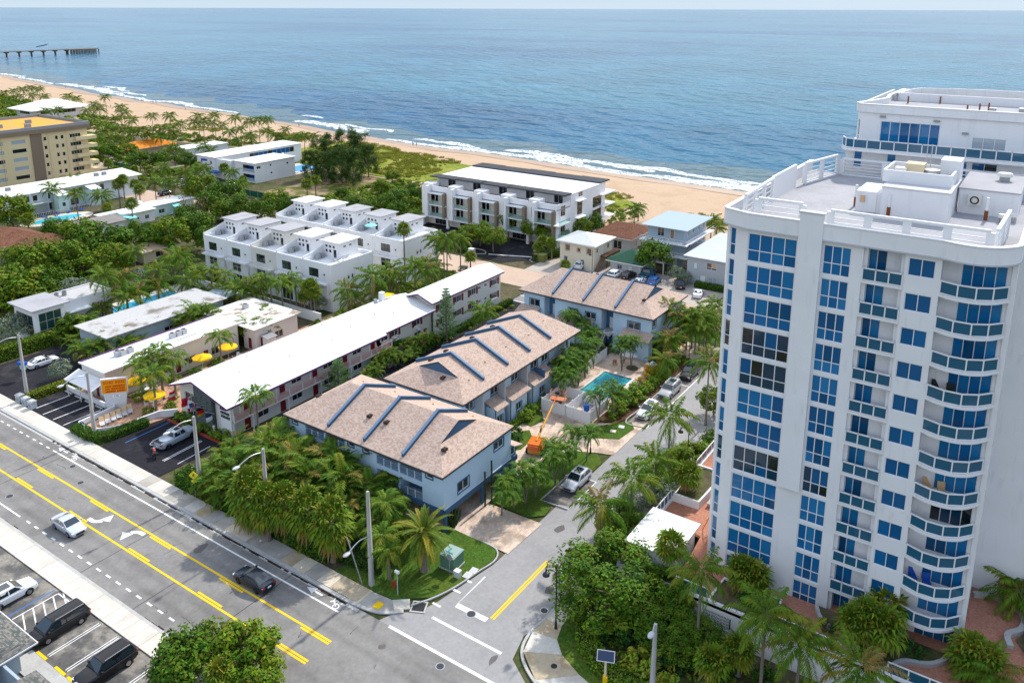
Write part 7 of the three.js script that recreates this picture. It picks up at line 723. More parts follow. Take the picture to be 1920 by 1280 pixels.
// ================= pool court =================
{ const p = thing('swimming_pool', 'rectangular turquoise swimming pool with pale coping in the townhouse court', 'pool'); const x0 = 97.6, x1 = 107.3, z0 = -55.4, z1 = -50.6; put(p, 'deck', (() => { const s = new THREE.Shape([[90.8, -58.0], [114.4, -58.0], [114.4, -49], [90.8, -49]].map(([x, z]) => new THREE.Vector2(x, -z))); s.holes.push(new THREE.Path([[x0, z0], [x1, z0], [x1, z1], [x0, z1]].map(([x, z]) => new THREE.Vector2(x, -z)))); const g = new THREE.ExtrudeGeometry(s, { depth: 0.12, bevelEnabled: false }); g.rotateX(-Math.PI / 2); return g; })(), M.paver, 0, 0.06, 0); const tile = mat([0.03, 0.42, 0.45], 0.4); put(p, 'basin', merge([bg(x0, x1, -0.035, -0.03, z0, z1), bg(x0 - 0.02, x0, -0.03, 0.17, z0, z1), bg(x1, x1 + 0.02, -0.03, 0.17, z0, z1), bg(x0, x1, -0.03, 0.17, z0 - 0.02, z0), bg(x0, x1, -0.03, 0.17, z1, z1 + 0.02)]), tile); put(p, 'coping', ribbonG([[x0 - 0.18, z0 - 0.18], [x1 + 0.18, z0 - 0.18], [x1 + 0.18, z1 + 0.18], [x0 - 0.18, z1 + 0.18], [x0 - 0.18, z0 - 0.36]], 0.34, 0.05, 0.18), M.offwhite); put(p, 'water', bg(x0, x1, 0.1, 0.104, z0, z1), phys([0.30, 0.86, 0.90], 0.05, { transmission: 0.85, thickness: 0, ior: 1.33, bumpMap: gtex(256, 3, (u, v) => [fbm(u, v, 6, 3, 7)]), bumpScale: 0.08 })); for (let k = 0; k < 3; k++) put(p, 'step', prismG(arc(x1, z0, 2.2 - k * 0.6, 90, 180, 8).concat([[x1, z0]]).map(([x, z]) => [x, -0.01 + 0.035 * k, z]), 0.02), mat([0.10, 0.55, 0.56], 0.4)); put(p, 'ladder_rail', merge([tube([[106.6, 0.1, -55.2], [106.6, 1.0, -55.4], [106.6, 0.9, -55.9], [106.6, 0.15, -56]], 0.025, 6, 8), tube([[106.1, 0.1, -55.2], [106.1, 1.0, -55.4], [106.1, 0.9, -55.9], [106.1, 0.15, -56]], 0.025, 6, 8)]), M.metal);
  const f = thing('picket_fence', 'white picket fence along the pool deck', 'fence'); for (let x = 97.2; x < 112.4; x += 0.17) put(f, 'picket', PICK(), M.white, x, 0.12, -57.85); put(f, 'rail', merge([bg(97.1, 112.5, 0.4, 0.48, -57.9, -57.86), bg(97.1, 112.5, 1.5, 1.58, -57.9, -57.86)]), M.white); for (let x = 97.1; x < 113; x += 2.2) put(f, 'post', bg(x - 0.06, x + 0.06, 0.1, 1.85, -57.93, -57.81), M.white);
  const b = thing('vinyl_enclosure', 'white board enclosure with pipes and bins inside beside the pool', 'fence'); const run = (a, c, n) => { for (let k = 0; k < n; k++) { const u0 = lerp(a[0], c[0], k / n), v0 = lerp(a[1], c[1], k / n), u1 = lerp(a[0], c[0], (k + 1) / n), v1 = lerp(a[1], c[1], (k + 1) / n); put(b, 'panel', ribbonG([[u0, v0], [u1, v1]], 0.05, 1.75, 0.1), M.white); put(b, 'post', bg(u0 - 0.08, u0 + 0.08, 0.08, 1.98, v0 - 0.08, v0 + 0.08), M.white); } }; run([91.2, -57], [91.2, -49.2], 6); run([91.2, -49.2], [96.4, -49.2], 4); run([96.4, -49.2], [96.4, -57], 5); run([96.4, -57], [91.2, -57], 4); run([91.2, -53], [96.4, -53], 3); put(b, 'floor', bg(91.3, 96.3, 0.07, 0.1, -56.9, -49.3), M.grey); put(b, 'pipework', merge([bar([92, 0.6, -50], [95.6, 0.6, -50], 0.06), bar([92, 0.9, -50.4], [95.6, 0.9, -50.4], 0.06), bar([92, 0.1, -51.4], [92, 1.3, -51.4], 0.06), bar([93, 0.1, -51.4], [93, 1.3, -51.4], 0.06)]), M.paleblue); put(b, 'filter_tank', cyl(0.4, 0.4, 1.1, 12), M.canvasblue, 94.2, 0.1, -51.4); put(b, 'bin', bg(92, 93.4, 0.1, 1.2, -56.2, -55), M.dark);
  for (let k = 0; k < 2; k++) { const c = thing('deck_chair', 'reddish brown chair under the palms at the pool end', 'chair', 110.6 + k * 1.3, 0.2, -55.4 + k * 0.8, 2.2 + k, 'reddish pool chairs'); put(c, 'seat', bg(-0.3, 0.3, 0.32, 0.4, -0.3, 0.3), M.brick); const q = put(c, 'backrest', bg(-0.3, 0.3, 0, 0.65, -0.04, 0.04), M.brick, 0, 0.36, -0.3); q.rotation.x = -0.3; for (const [a, e] of [[-1, -1], [1, -1], [1, 1], [-1, 1]]) put(c, 'leg', bg(a * 0.25 - 0.03, a * 0.25 + 0.03, 0, 0.32, e * 0.25 - 0.03, e * 0.25 + 0.03), M.brick); } const k = thing('surfboard', 'white paddle board leaning at the rear townhouse wall', 'surfboard', 113.6, 0.5, -54.4, 0.2); const sb = put(k, 'board', new THREE.SphereGeometry(1, 16, 8).scale(0.36, 0.06, 1.6), M.white, 0, 0.4, 0); sb.rotation.z = 1.2; put(k, 'fin', bg(-0.02, 0.02, 0.4, 0.6, -1.3, -1.1), M.dark); const tr2 = thing('tree_ring', 'round dark stone ring round the palms at the pool end', 'planter', 110.9, 0.18, -52.4); put(tr2, 'ring', new THREE.TorusGeometry(0.85, 0.12, 6, 18).rotateX(Math.PI / 2), M.brown); put(tr2, 'soil', cyl(0.8, 0.8, 0.05, 16), M.soil); const dg = thing('dinghy', 'white upturned dinghy by the croton bed of the pool', 'boat', 113.4, 0.3, -49.8, 0.6); put(dg, 'hull', new THREE.SphereGeometry(1, 16, 8, 0, 6.283, 0, 1.57).scale(1.5, 0.45, 0.6), M.white); put(dg, 'keel', bg(-1.2, 1.2, 0.38, 0.48, -0.03, 0.03), M.ltgrey); }
function PICK() { return PICK.g ||= bg(-0.045, 0.045, 0, 1.7, -0.015, 0.015); }
{ const f = thing('mesh_fence', 'dark green screened fence along the vacant lot', 'fence'); for (let z = -214; z < -160; z += 3.6) { put(f, 'screen', bg(156.4, 156.46, 0.1, 2.0, z, z + 3.45), M.green); put(f, 'post', cyl(0.05, 0.05, 2.2, 6), M.steel, 156.43, 0, z); } const g = thing('mesh_fence', 'dark green screened fence round the far car park corner', 'fence'); for (let z = -282; z < -268; z += 3.4) { put(g, 'screen', bg(158, 158.06, 0.1, 2.4, z, z + 3.3), M.green); put(g, 'post', cyl(0.05, 0.05, 2.5, 6), M.steel, 158.03, 0, z); } const w = thing('garden_wall', 'white garden wall behind the front row townhouse palms', 'wall'); put(w, 'wall', ribbonG([[96, -152], [96.6, -122], [96.6, -108]], 0.2, 1.8, 0), M.white); put(w, 'coping', ribbonG([[96, -152], [96.6, -122], [96.6, -108]], 0.3, 0.08, 1.8), M.white); const h = thing('patio_umbrella', 'blue umbrella in the side garden behind the long motel', 'umbrella', 112.6, 0, -98.4); put(h, 'pole', cyl(0.04, 0.04, 2.2, 6), M.ltgrey); put(h, 'canopy', new THREE.ConeGeometry(1.5, 0.5, 8, 1, true).translate(0, 2.3, 0), M.canvasblue); }

// ================= trees: kind, name, label, group, [x, z, crown height, crown radius] =================
const TREES = [
  ['coconut', 'coconut_palm', 'slender coconut palm on the sand edge near the white hip roofed beach villa', 'palms by the beach villa', [[224.1, -501.7, 8.5], [233.2, -510.1, 8.5], [241, -515.8, 8.5], [243.6, -511.1, 9.5], [243, -500.6, 9.5], [235.8, -455.5, 8.5], [236.1, -447.7, 7.5], [214.6, -477.8, 7.5], [225.2, -486.8, 7.5], [232.3, -486.7, 7.5], [233.2, -475.6, 7.5]]],
  ['coconut', 'coconut_palm', 'coconut palm in a loose cluster where the beach meets the gardens behind the beige block', 'palms behind the beige block', [[207.2, -383.7, 8.5], [213.7, -389.8, 10.5], [214.8, -387.5, 8.5], [225.2, -399.7, 12.5], [214.9, -369.2, 10.5], [217.9, -372, 7.5], [211, -367.9, 5.5], [209.8, -416, 6.5], [204.1, -416.5, 6.5]]],
  ['coconut', 'coconut_palm', 'coconut palm in the dark grove between the beige block and the orange roof', 'palms of the dark grove', [[195.4, -328.3, 9.5], [214.1, -343.1, 8.5], [209.4, -322.5, 10.5], [201.2, -302.9, 9.5], [188.8, -296.3, 9.5], [189, -290.9, 9.5], [185.6, -298.3, 9.5], [185.5, -305.3, 8.5], [177.1, -317.4, 8.5], [181.1, -316.7, 8.5], [181.3, -311.3, 8.5], [183.9, -309.4, 7.5], [183.1, -298.1, 7.5], [169.1, -308.5, 7.5], [183.7, -290.1, 7.5], [173.8, -308.4, 6.5], [177.7, -307.6, 6.5], [191.4, -291.2, 7.5]]],
  ['coconut', 'coconut_palm', 'tall coconut palm in the row along the dune path north of the hotel', 'palms along the dune path', [[211.7, -309.2, 8.5], [215.4, -310.9, 10.5], [210.6, -300.9, 9.5], [221.7, -308.4, 10.5], [215.2, -301.3, 8.5], [213.6, -292.3, 8.5], [221.1, -293.6, 10.5], [210, -275.7, 8.5], [221.7, -285.1, 9.5], [222.4, -280, 10.5], [224.5, -276.9, 10.5], [216.6, -267.9, 7.5], [214.7, -254.4, 9.5], [210.8, -256.2, 7.5], [214, -247, 7.5], [212, -240.8, 8.5], [213, -236.9, 8.5], [216.5, -234, 7.5], [195.9, -258.9, 7.5], [205.1, -264.3, 7.5], [207.1, -279, 7.5], [207.1, -265.7, 6.5], [211.9, -254.1, 6.5], [210.6, -246.8, 6.5]]],
  ['coconut', 'coconut_palm', 'coconut palm beside the white villa and the hotel sign wall', 'palms beside the villa', [[173.4, -266.3, 7], [180.9, -259.7, 7], [176, -267.2, 5], [183.3, -258.6, 5], [173.4, -270.8, 5]]],
  ['coconut', 'coconut_palm', 'coconut palm on the verge between the poolside motel and the beach road', 'palms on the motel verge', [[136.6, -221, 6], [137, -214.6, 7], [138.5, -208.4, 10], [150.8, -217.2, 8], [151.2, -239.4, 6], [125, -244.5, 6], [117.9, -216.7, 6], [110.4, -215.5, 8], [110.3, -227.3, 8], [155.7, -210.2, 7], [148.4, -197.4, 6], [140.3, -217.2, 5]]],
  ['fan', 'fan_palm', 'fan palm with round crown beside the poolside motel gable', 'fan palms by the poolside motel', [[144.9, -259.8, 6], [142.6, -251.4, 5], [143.8, -248, 5], [146.5, -247.3, 5], [125.8, -221.7, 7], [127.3, -221.6, 8], [128.5, -217.8, 7], [127.7, -214.5, 6], [116.5, -200, 6], [114.7, -208.7, 4], [116.4, -250.9, 3], [94.7, -209.1, 5], [96.1, -217.7, 4], [152.2, -248.2, 4], [154.4, -254.7, 4]]],
  ['fan', 'fan_palm', 'fan palm on the street verge by the fenced vacant lot', 'fan palms by the vacant lot', [[162.7, -184.9, 5], [167.9, -187, 5], [161.4, -221.6, 6], [161, -234.4, 5], [158.5, -208.9, 4]]],
  ['coconut', 'coconut_palm', 'coconut palm in the back gardens near the tan roofed house', 'palms of the back gardens', [[91.7, -142.6, 8], [75, -140.9, 9], [79.7, -141.9, 7], [85.5, -140.8, 7], [92.5, -159.8, 6], [85.6, -173.2, 6], [76.2, -180, 6], [89.2, -135.9, 5], [84.2, -138.6, 5], [80.2, -138.2, 5], [77.7, -138.1, 5], [74.5, -141.1, 3], [95.2, -150.4, 6], [94.1, -144.7, 5]]],
  ['royal', 'feather_palm', 'feathery palm in the planted strip before the front row of white townhouses', 'palms before the front row townhouses', [[91.9, -137.5, 6], [93.3, -135, 6], [93.1, -130.5, 6], [92.3, -126.3, 5], [91.8, -123.3, 5], [93.5, -123.2, 6], [94, -120.6, 7], [95, -119.5, 6], [94.4, -115.7, 7], [97.3, -116.9, 7], [97, -114.9, 6], [93.6, -122, 4], [93.7, -130.1, 3], [92.7, -132.7, 3]]],
  ['fan', 'fan_palm', 'fan palm with a clear trunk at the corner of the front row townhouses', 'fan palms at the townhouse corner', [[97.5, -111.5, 6], [97.8, -110.9, 5], [118.4, -107, 13], [97.1, -112.8, 4]]],
  ['coconut', 'coconut_palm', 'full coconut palm in the side garden between the townhouse rows and the long motel', 'palms behind the long motel', [[98.7, -103.2, 7], [102.4, -100.5, 9], [108.8, -102.1, 8], [111.1, -97.9, 9], [112.6, -96.6, 8], [124.8, -103.9, 10], [123.9, -100.5, 11], [127.6, -99.9, 10], [126.8, -103.6, 8], [116.4, -99.3, 8], [104.7, -102.5, 5], [101.3, -104.7, 4], [110.9, -102.6, 5], [121, -101.3, 5]]],
  ['fan', 'fan_palm', 'spiky young palm on the corner of the beach road opposite the dark drive', 'palm by the dark drive', [[134.5, -102.6, 4]]],
  ['royal', 'feather_palm', 'feathery palm in the courtyard of the low motel', 'palms of the motel courtyard', [[60.7, -106.7, 6], [59.7, -101.8, 6], [63.8, -106.5, 7], [64.5, -104.4, 6], [73.5, -105.6, 6], [62.6, -104.6, 5], [62.7, -107.8, 6]]],
  ['areca', 'areca_palm', 'bushy areca palm in the hedge garden north of the low motel', 'areca palms north of the low motel', [[62.8, -125.4, 3], [65.4, -125.3, 3], [68.2, -125.3, 3], [69.6, -123.1, 3], [68.7, -132.7, 3], [69.9, -129.8, 3], [79.6, -121.1, 4], [81.8, -121.9, 4], [83.5, -121.8, 3], [68.6, -138.1, 3], [66.6, -138.9, 3], [64.5, -137.8, 2], [79.2, -122.6, 3], [65.4, -134.4, 2], [67, -131.2, 2], [84.5, -110.4, 4], [88.4, -112.8, 3], [83.9, -111.4, 3], [84.7, -114.6, 3]]],
  ['royal', 'feather_palm', 'full feathery palm at the drive corner of the long motel', 'palm at the motel drive', [[62.4, -83, 7]]],
  ['coconut', 'coconut_palm', 'coconut palm over the hedge between the long motel and the tan roofs', 'palms on the alley hedge', [[108.9, -80.5, 4.5]]],
  ['areca', 'areca_palm', 'bushy areca palm in the planted strip along the alley', 'areca palms along the alley', [[93, -87.3, 2.2], [95.3, -85.8, 2.2], [91.1, -83.6, 2.2], [97.3, -84.5, 2], [100.1, -84.5, 2.2], [89.1, -85.4, 2.2], [84.7, -83.6, 2.2], [87.6, -84.7, 2], [94, -83.6, 1.8], [82.8, -84, 1.8], [85, -78.2, 2]]],
  ['areca', 'areca_palm', 'areca palm in the thicket before the balconies of the corner townhouses', 'areca thicket at the corner townhouses', [[57, -81.7, 3], [56.2, -78.3, 3], [53.7, -79.4, 3], [51.5, -77.9, 3], [54, -76.9, 3], [55.4, -75.6, 3], [51.5, -75.4, 2.5], [52.9, -73.8, 3], [57.3, -74.4, 4.6], [57, -71.7, 4.8], [57.3, -69.9, 4.8], [58, -68.1, 4.8], [58, -66.1, 4.8], [59.3, -65.6, 4.6], [58.8, -62.9, 4.6], [56.2, -72.2, 3.5], [56.6, -69.9, 3.5], [56.9, -67.5, 3.5], [57.3, -65.3, 3.5], [57.8, -63.2, 3.5], [58.1, -61.4, 3.5], [56.8, -75.3, 3], [57.6, -60.3, 3], [57.2, -58.1, 3], [59.2, -59.2, 3.5], [56.8, -61.4, 3], [56.2, -63.7, 3], [54.1, -73, 3], [54.8, -69.1, 3], [55.3, -67, 3], [56.1, -65.3, 3], [54.1, -71.1, 3], [50.1, -75, 2], [50.7, -77.9, 2], [56.9, -55.1, 3], [54.6, -54.4, 3], [54.9, -56, 2.5]]],
  ['sabal', 'sabal_palm', 'thick sabal palm with brown skirt at the pavement edge', 'sabal palms along the pavement', [[49.8, -68.6, 4.8], [49.5, -65.5, 4.8], [50.5, -63.8, 5], [51, -60.8, 5.1], [51.1, -57.3, 5]]],
  ['royal', 'feather_palm', 'feathery palm on the corner lawn beside the utility pole', 'palms on the corner lawn', [[56.3, -54.6, 5], [53, -52.1, 4], [52.2, -50.5, 3.5]]],
  ['date', 'date_palm', 'large date palm with stiff golden fronds on the corner lawn', '', [[55.2, -48.4, 4.5]]],
  ['adonidia', 'christmas_palm', 'small palm cluster on the lawn south of the corner townhouses', 'palms on the south lawn', [[67.3, -47.3, 4], [69.1, -46.8, 4], [70.7, -46.3, 4], [72.4, -46, 4], [75.8, -45.4, 4], [77, -46.9, 4], [77.6, -45.3, 4]]],
  ['adonidia', 'christmas_palm', 'small palm cluster in the paved court beside the boom lift', 'palms in the paved court', [[82.7, -46.6, 4], [82.6, -44.9, 4.5]]],
  ['adonidia', 'christmas_palm', 'small palm cluster in the bed between the middle townhouses and the pool fence', 'palms along the pool fence', [[97.8, -56.8, 4.5], [98.7, -59, 4.5], [100.5, -57.4, 5], [95.7, -56.4, 4], [100.6, -56.4, 4], [104.3, -57.3, 5], [107.4, -57.5, 5], [97.5, -56, 3.5], [103.6, -56.9, 4]]],
  ['adonidia', 'christmas_palm', 'small palm cluster at the shrub bed south of the pool', 'palms south of the pool', [[92.5, -48.5, 5], [94.9, -47.4, 4.5], [109, -53.3, 5], [110.8, -52.6, 5]]],
  ['adonidia', 'christmas_palm', 'small palm cluster before the entrance of the rear townhouses', 'palms before the rear townhouses', [[112.8, -65.6, 6], [114.4, -64.9, 5], [114, -62.8, 5], [112.7, -60.8, 4], [111.5, -61.7, 4]]],
  ['coconut', 'coconut_palm', 'palm at the end wall of the rear townhouses', 'palms at the rear townhouse end', [[122.9, -52, 7], [122.2, -49.8, 6], [116.1, -48.7, 4], [117.3, -48.1, 4], [123.7, -47.6, 6], [123.5, -46.2, 6], [126, -45.9, 6], [131.2, -46.6, 6], [121.9, -46.3, 5], [122.6, -48.1, 5], [110.5, -46.9, 3], [126.6, -44.5, 5], [123.1, -45.3, 5]]],
  ['coconut', 'coconut_palm', 'tall coconut palm on the street verge beside the tower', 'street palms beside the tower', [[83.1, -34.1, 9.5], [100.2, -35.9, 9.5], [71.3, -33.2, 7.5], [76.9, -33, 7], [66.8, -34.5, 6.5]]],
  ['fan', 'fan_palm', 'fan palm in the white planter of the tower terrace', '', [[77.9, -29.5, 6]]],
  ['fan', 'fan_palm', 'fan palm leaning over the roof of the low white block', '', [[65.4, -26.1, 6]]],
  ['coconut', 'coconut_palm', 'tall coconut palm in the garden below the tower terrace', 'coconut palms below the terrace', [[59.8, -21, 9], [58.9, -15, 8], [58.6, -12.1, 7], [58.3, -7.6, 7], [66.3, 1, 5]]],
  ['fan', 'fan_palm', 'fan palm growing among the terrace planters of the tower', 'fan palms of the terrace', [[66.3, -19.4, 5.5], [65.7, -8.4, 6.5], [64.5, -9.1, 6], [65.4, -7.2, 6], [67.6, -0.7, 5], [67.3, 0.4, 5], [68.1, -7.3, 6], [66.4, -18.5, 5]]],
  ['fan', 'fan_palm', 'fan palm in the dark shrubbery against the podium wall', 'fan palms at the podium wall', [[60.1, -17.3, 2.5], [57.6, -18.8, 2.5], [63.8, -23.6, 3]]],
  ['coconut', 'coconut_palm', 'palm at the passage beside the south wing of the tower', '', [[78.4, 1.9, 5]]],
  ['coconut', 'coconut_palm', 'palm on the sand beside the beach apartments', 'palms by the beach apartments', [[190.7, -70, 5], [193.6, -92.5, 4], [196.4, -92.7, 4], [188.7, -67.8, 4]]],
  ['fan', 'fan_palm', 'yellow green fan palm in the hedge by the cream house', 'fan palms by the cream house', [[154.3, -96.7, 4], [153.6, -93.8, 4], [145, -85.1, 2.5], [152.3, -96.5, 3]]],
  ['tree', 'shade_tree', 'broad green shade tree in the gardens west of the front row townhouses', 'garden shade trees', [[93.6, -174.8, 5, 6], [94.2, -184, 5, 4.5], [78.6, -172.3, 5, 5], [82.4, -170.1, 5, 4.5], [97, -222.1, 5, 5], [96, -197.8, 4, 3.5], [106.7, -180.6, 4, 3], [107.5, -168.9, 5, 4.5], [114.1, -169.3, 5, 4.5], [69.5, -161.4, 4, 5.5], [90.2, -164.4, 4, 4], [85.8, -192.3, 4, 3], [77.9, -165.6, 3, 4], [86, -166.3, 3, 4], [98.1, -174.5, 4, 3.5], [69.6, -166.8, 4, 4], [71.8, -160.4, 3, 4], [103.8, -170.1, 4, 3.5], [112.5, -161.5, 4, 3.5]]],
  ['tree', 'shade_tree', 'dense green street tree on the verge of the beach road', 'street trees of the beach road', [[141.8, -206, 5, 5], [139.8, -192.9, 5, 5], [135.9, -183.4, 4, 4], [134.2, -191.3, 4, 4], [144.5, -176.4, 4, 4], [143.3, -169.5, 4, 3.5], [137.2, -174, 4, 3.5], [133, -184.1, 3, 3.5], [124.9, -188.7, 3, 3], [160.2, -267.2, 4, 4], [156.7, -281, 5, 5], [151.4, -289, 4, 4], [167.4, -285.5, 4, 4], [164.5, -261.1, 4, 3.5], [169.2, -254.3, 4, 3.5], [173.5, -248.2, 4, 3.5]]],
  ['tree', 'shade_tree', 'compact green tree before the garages of the modern condominium', 'trees before the condominium', [[163.5, -112.7, 4.5, 2.6], [161.5, -104.5, 4, 2.6], [151.1, -108.4, 3.5, 3], [153.2, -113.8, 3.5, 3], [150.9, -116.1, 3, 2.6], [172.6, -97.6, 3, 3], [177.7, -96.7, 3, 3], [165.5, -98, 2.5, 2], [161.6, -100.6, 3, 2]]],
  ['tree', 'shade_tree', 'bushy green tree beside the green roofed cottage', '', [[156.6, -69.7, 4.5, 3.8]]],
  ['tree', 'sea_grape', 'large dark glossy sea grape tree at the side street corner', '', [[60.4, -30.1, 3.4, 5.5]]],
  ['tree', 'sea_grape', 'glossy sea grape bush against the podium wall behind the corner tree', 'sea grapes below the podium', [[68.1, -30.8, 2.6, 3.6], [60.4, -25.8, 2, 3.4], [59.3, -23.1, 1.8, 3], [71, -34.4, 2, 2.6], [62.6, -25.4, 2.4, 2.8], [60.2, -21, 1.6, 2.6]]],
  ['tree', 'shade_tree', 'round bush beside the tower pavement', 'bushes along the tower pavement', [[87.8, -32.8, 2, 2.6], [85.6, -35, 1.6, 1.8], [103.5, -36, 2.4, 2.2], [81.6, -34.2, 1.4, 1.6], [93.8, -31.9, 1.6, 2]]],
  ['tree', 'shade_tree', 'leafy tree standing at the near car park edge', 'trees at the car park edge', [[32.8, -55.7, 2.6, 2.6], [35.9, -52.1, 2.6, 2.8], [35, -54.9, 2.4, 2.4], [31.5, -55.1, 2, 2.2], [35.4, -49.9, 2, 2.2]]],
  ['fan', 'fan_palm', 'dense golden green fan palm between the leafy car park trees', '', [[33.2, -51.6, 3]]],
  ['silver', 'silver_buttonwood', 'grey green silver buttonwood bush in the gardens north of the lap pool', 'silver buttonwoods by the lap pool', [[78.5, -158.4, 2, 2.6], [90.8, -154, 2, 2.6], [95.9, -152.1, 2, 3], [80.1, -156, 1.8, 2.2], [86.9, -151.5, 1.5, 2], [60.2, -143.9, 3, 2.6], [62.7, -144.6, 3, 2], [82.2, -156.8, 1.8, 2], [93.1, -151.9, 2, 2.2]]],
  ['silver', 'silver_buttonwood', 'round silver buttonwood at the front corner of the low motel', '', [[57.6, -123.5, 1.8, 1.7]]],
  ['silver', 'silver_buttonwood', 'silver green shrub on the verge under the street palms', 'silver shrubs under the street palms', [[78, -35.2, 1.2, 1.8], [79.2, -33.5, 1.2, 1.8], [75.4, -35.3, 1.2, 1.6], [81.1, -33, 1.4, 1.5]]],
  ['silver', 'silver_buttonwood', 'silver green bush among the parked cars of the cottages', 'silver bushes by the cottages', [[155.5, -63.9, 1.8, 1.9], [154.7, -61.8, 1.5, 1.4], [99.4, -111.9, 2, 1.7], [132.8, -103.1, 1.5, 1.2]]],
  ['casuarina', 'casuarina_tree', 'dark feathery casuarina in the clump beside the hotel', 'casuarinas by the hotel', [[188.8, -207.2, 6, 4.2], [194.6, -206.9, 7, 4.4], [197, -202.8, 8, 4.6], [199.9, -199.4, 7, 4.4], [186.4, -194.7, 5, 4], [183.8, -199.5, 4, 3.6], [186.4, -189.9, 5, 4], [184.5, -206.6, 4, 3.4], [198.3, -194.3, 5, 3.6]]],
  ['bare', 'sparse_tree', 'brownish thin leaved tree beside the green street trees', '', [[128.5, -190.9, 4, 4.5]]],
  ['tree', 'shade_tree', 'dense shrub tree in the scrub between the vacant lot and the modern condominium', 'scrub trees by the condominium', [[193.4, -179, 3, 2.2], [164.6, -154.8, 3, 3], [171.7, -156.2, 3, 3], [166, -147.1, 3, 3], [158.6, -156.1, 2.5, 3], [160.6, -164.2, 2.5, 2.6], [159.4, -146, 3, 2.8], [177, -154.7, 3, 2.6], [181.1, -172.2, 2.5, 2.6], [169.3, -177.3, 2, 2]]],
  ['areca', 'areca_palm', 'bushy palm in the scrub garden beside the modern condominium', 'areca palms beside the condominium', [[160.6, -144.3, 3], [154.2, -143.2, 3], [154.4, -148.1, 3], [164.1, -161.3, 3], [159.6, -140.5, 3], [153.1, -158.7, 2.5], [165.9, -168.4, 2.5], [158.1, -165.9, 2], [149.2, -127.2, 3], [176.6, -161.5, 3], [184, -163.9, 3]]],
];

// ================= plant geometry =================
const leafMat = phys([1, 1, 1], 0.6, { vertexColors: true, transmission: 0.25, thickness: 0, specularIntensity: 0.15 });
const leafMatMatt = mat([1, 1, 1], 0.75, { vertexColors: true });
const barkMat = mt(grain(1.2, [0.20, 0.165, 0.13], [0.13, 0.10, 0.08], { f: 0.3, seed: 111, size: 256, coarse: 12 }), 0.95);
const palmBark = mt(ctex(128, 1, (u, v) => tint([0.235, 0.20, 0.165], (0.75 + 0.35 * fbm(u, v, 8, 3, 5)) * ((v * 9) % 1 < 0.18 ? 0.6 : 1))), 0.95);
class Leaves { constructor() { this.p = []; this.c = []; }
  t(a, b, c, col) { this.p.push(a.x, a.y, a.z, b.x, b.y, b.z, c.x, c.y, c.z); for (let i = 0; i < 3; i++) this.c.push(col[0], col[1], col[2]); }
  geo() { return tri(this.p, null, this.c); } }
const V = (x, y, z) => new THREE.Vector3(x, y, z), UPV = V(0, 1, 0);
// one feather frond: rachis bends down along its length, leaflets both sides
function frond(Lv, origin, az, elev, len, droop, n, lw, ll, col, R, hang = 0.5) {
  const dir = V(Math.cos(az), 0, Math.sin(az)), side = V(-Math.sin(az), 0, Math.cos(az)); let pos = origin.clone(), e = elev; const steps = n, ds = len / steps; let prev = pos.clone();
  for (let i = 1; i <= steps; i++) {
    const t = i / steps; e -= droop / steps * (0.4 + 1.2 * t); const d = dir.clone().multiplyScalar(Math.cos(e)).addScaledVector(UPV, Math.sin(e)); pos = pos.clone().addScaledVector(d, ds);
    const w = 0.035 * (1 - t) + 0.008; Lv.t(prev.clone().addScaledVector(side, w), prev.clone().addScaledVector(side, -w), pos, col.map((q) => q * 1.25)); prev = pos;
    if (t < 0.14) continue;
    const l = ll * Math.pow(Math.sin(Math.PI * Math.min(1, 0.16 + t * 0.82)), 0.7);
    for (const s of [-1, 1]) {
      const k = 0.82 + 0.36 * R(), h = hang * (0.6 + 0.6 * R()); const out = side.clone().multiplyScalar(s * (0.8 - 0.25 * t)).addScaledVector(d, 0.45 + 0.4 * t).addScaledVector(UPV, 0.18 - h * 0.6).normalize();
      const mid = pos.clone().addScaledVector(out, l * k * 0.5), tip = pos.clone().addScaledVector(out, l * k * 0.95).addScaledVector(UPV, -l * h * 0.55), wv = d.clone().multiplyScalar(lw * 0.5), c = col.map((q) => q * (0.8 + 0.45 * R()));
      Lv.t(pos, mid.clone().add(wv), mid.clone().sub(wv), c); Lv.t(mid.clone().add(wv), tip, mid.clone().sub(wv), c);
    }
  }
}
const G1 = [0.082, 0.165, 0.014], G2 = [0.165, 0.235, 0.018], G3 = [0.235, 0.245, 0.02], G4 = [0.042, 0.110, 0.013], DEAD = [0.22, 0.13, 0.055], mixc = (a, b, t) => a.map((q, i) => lerp(q, b[i], t));
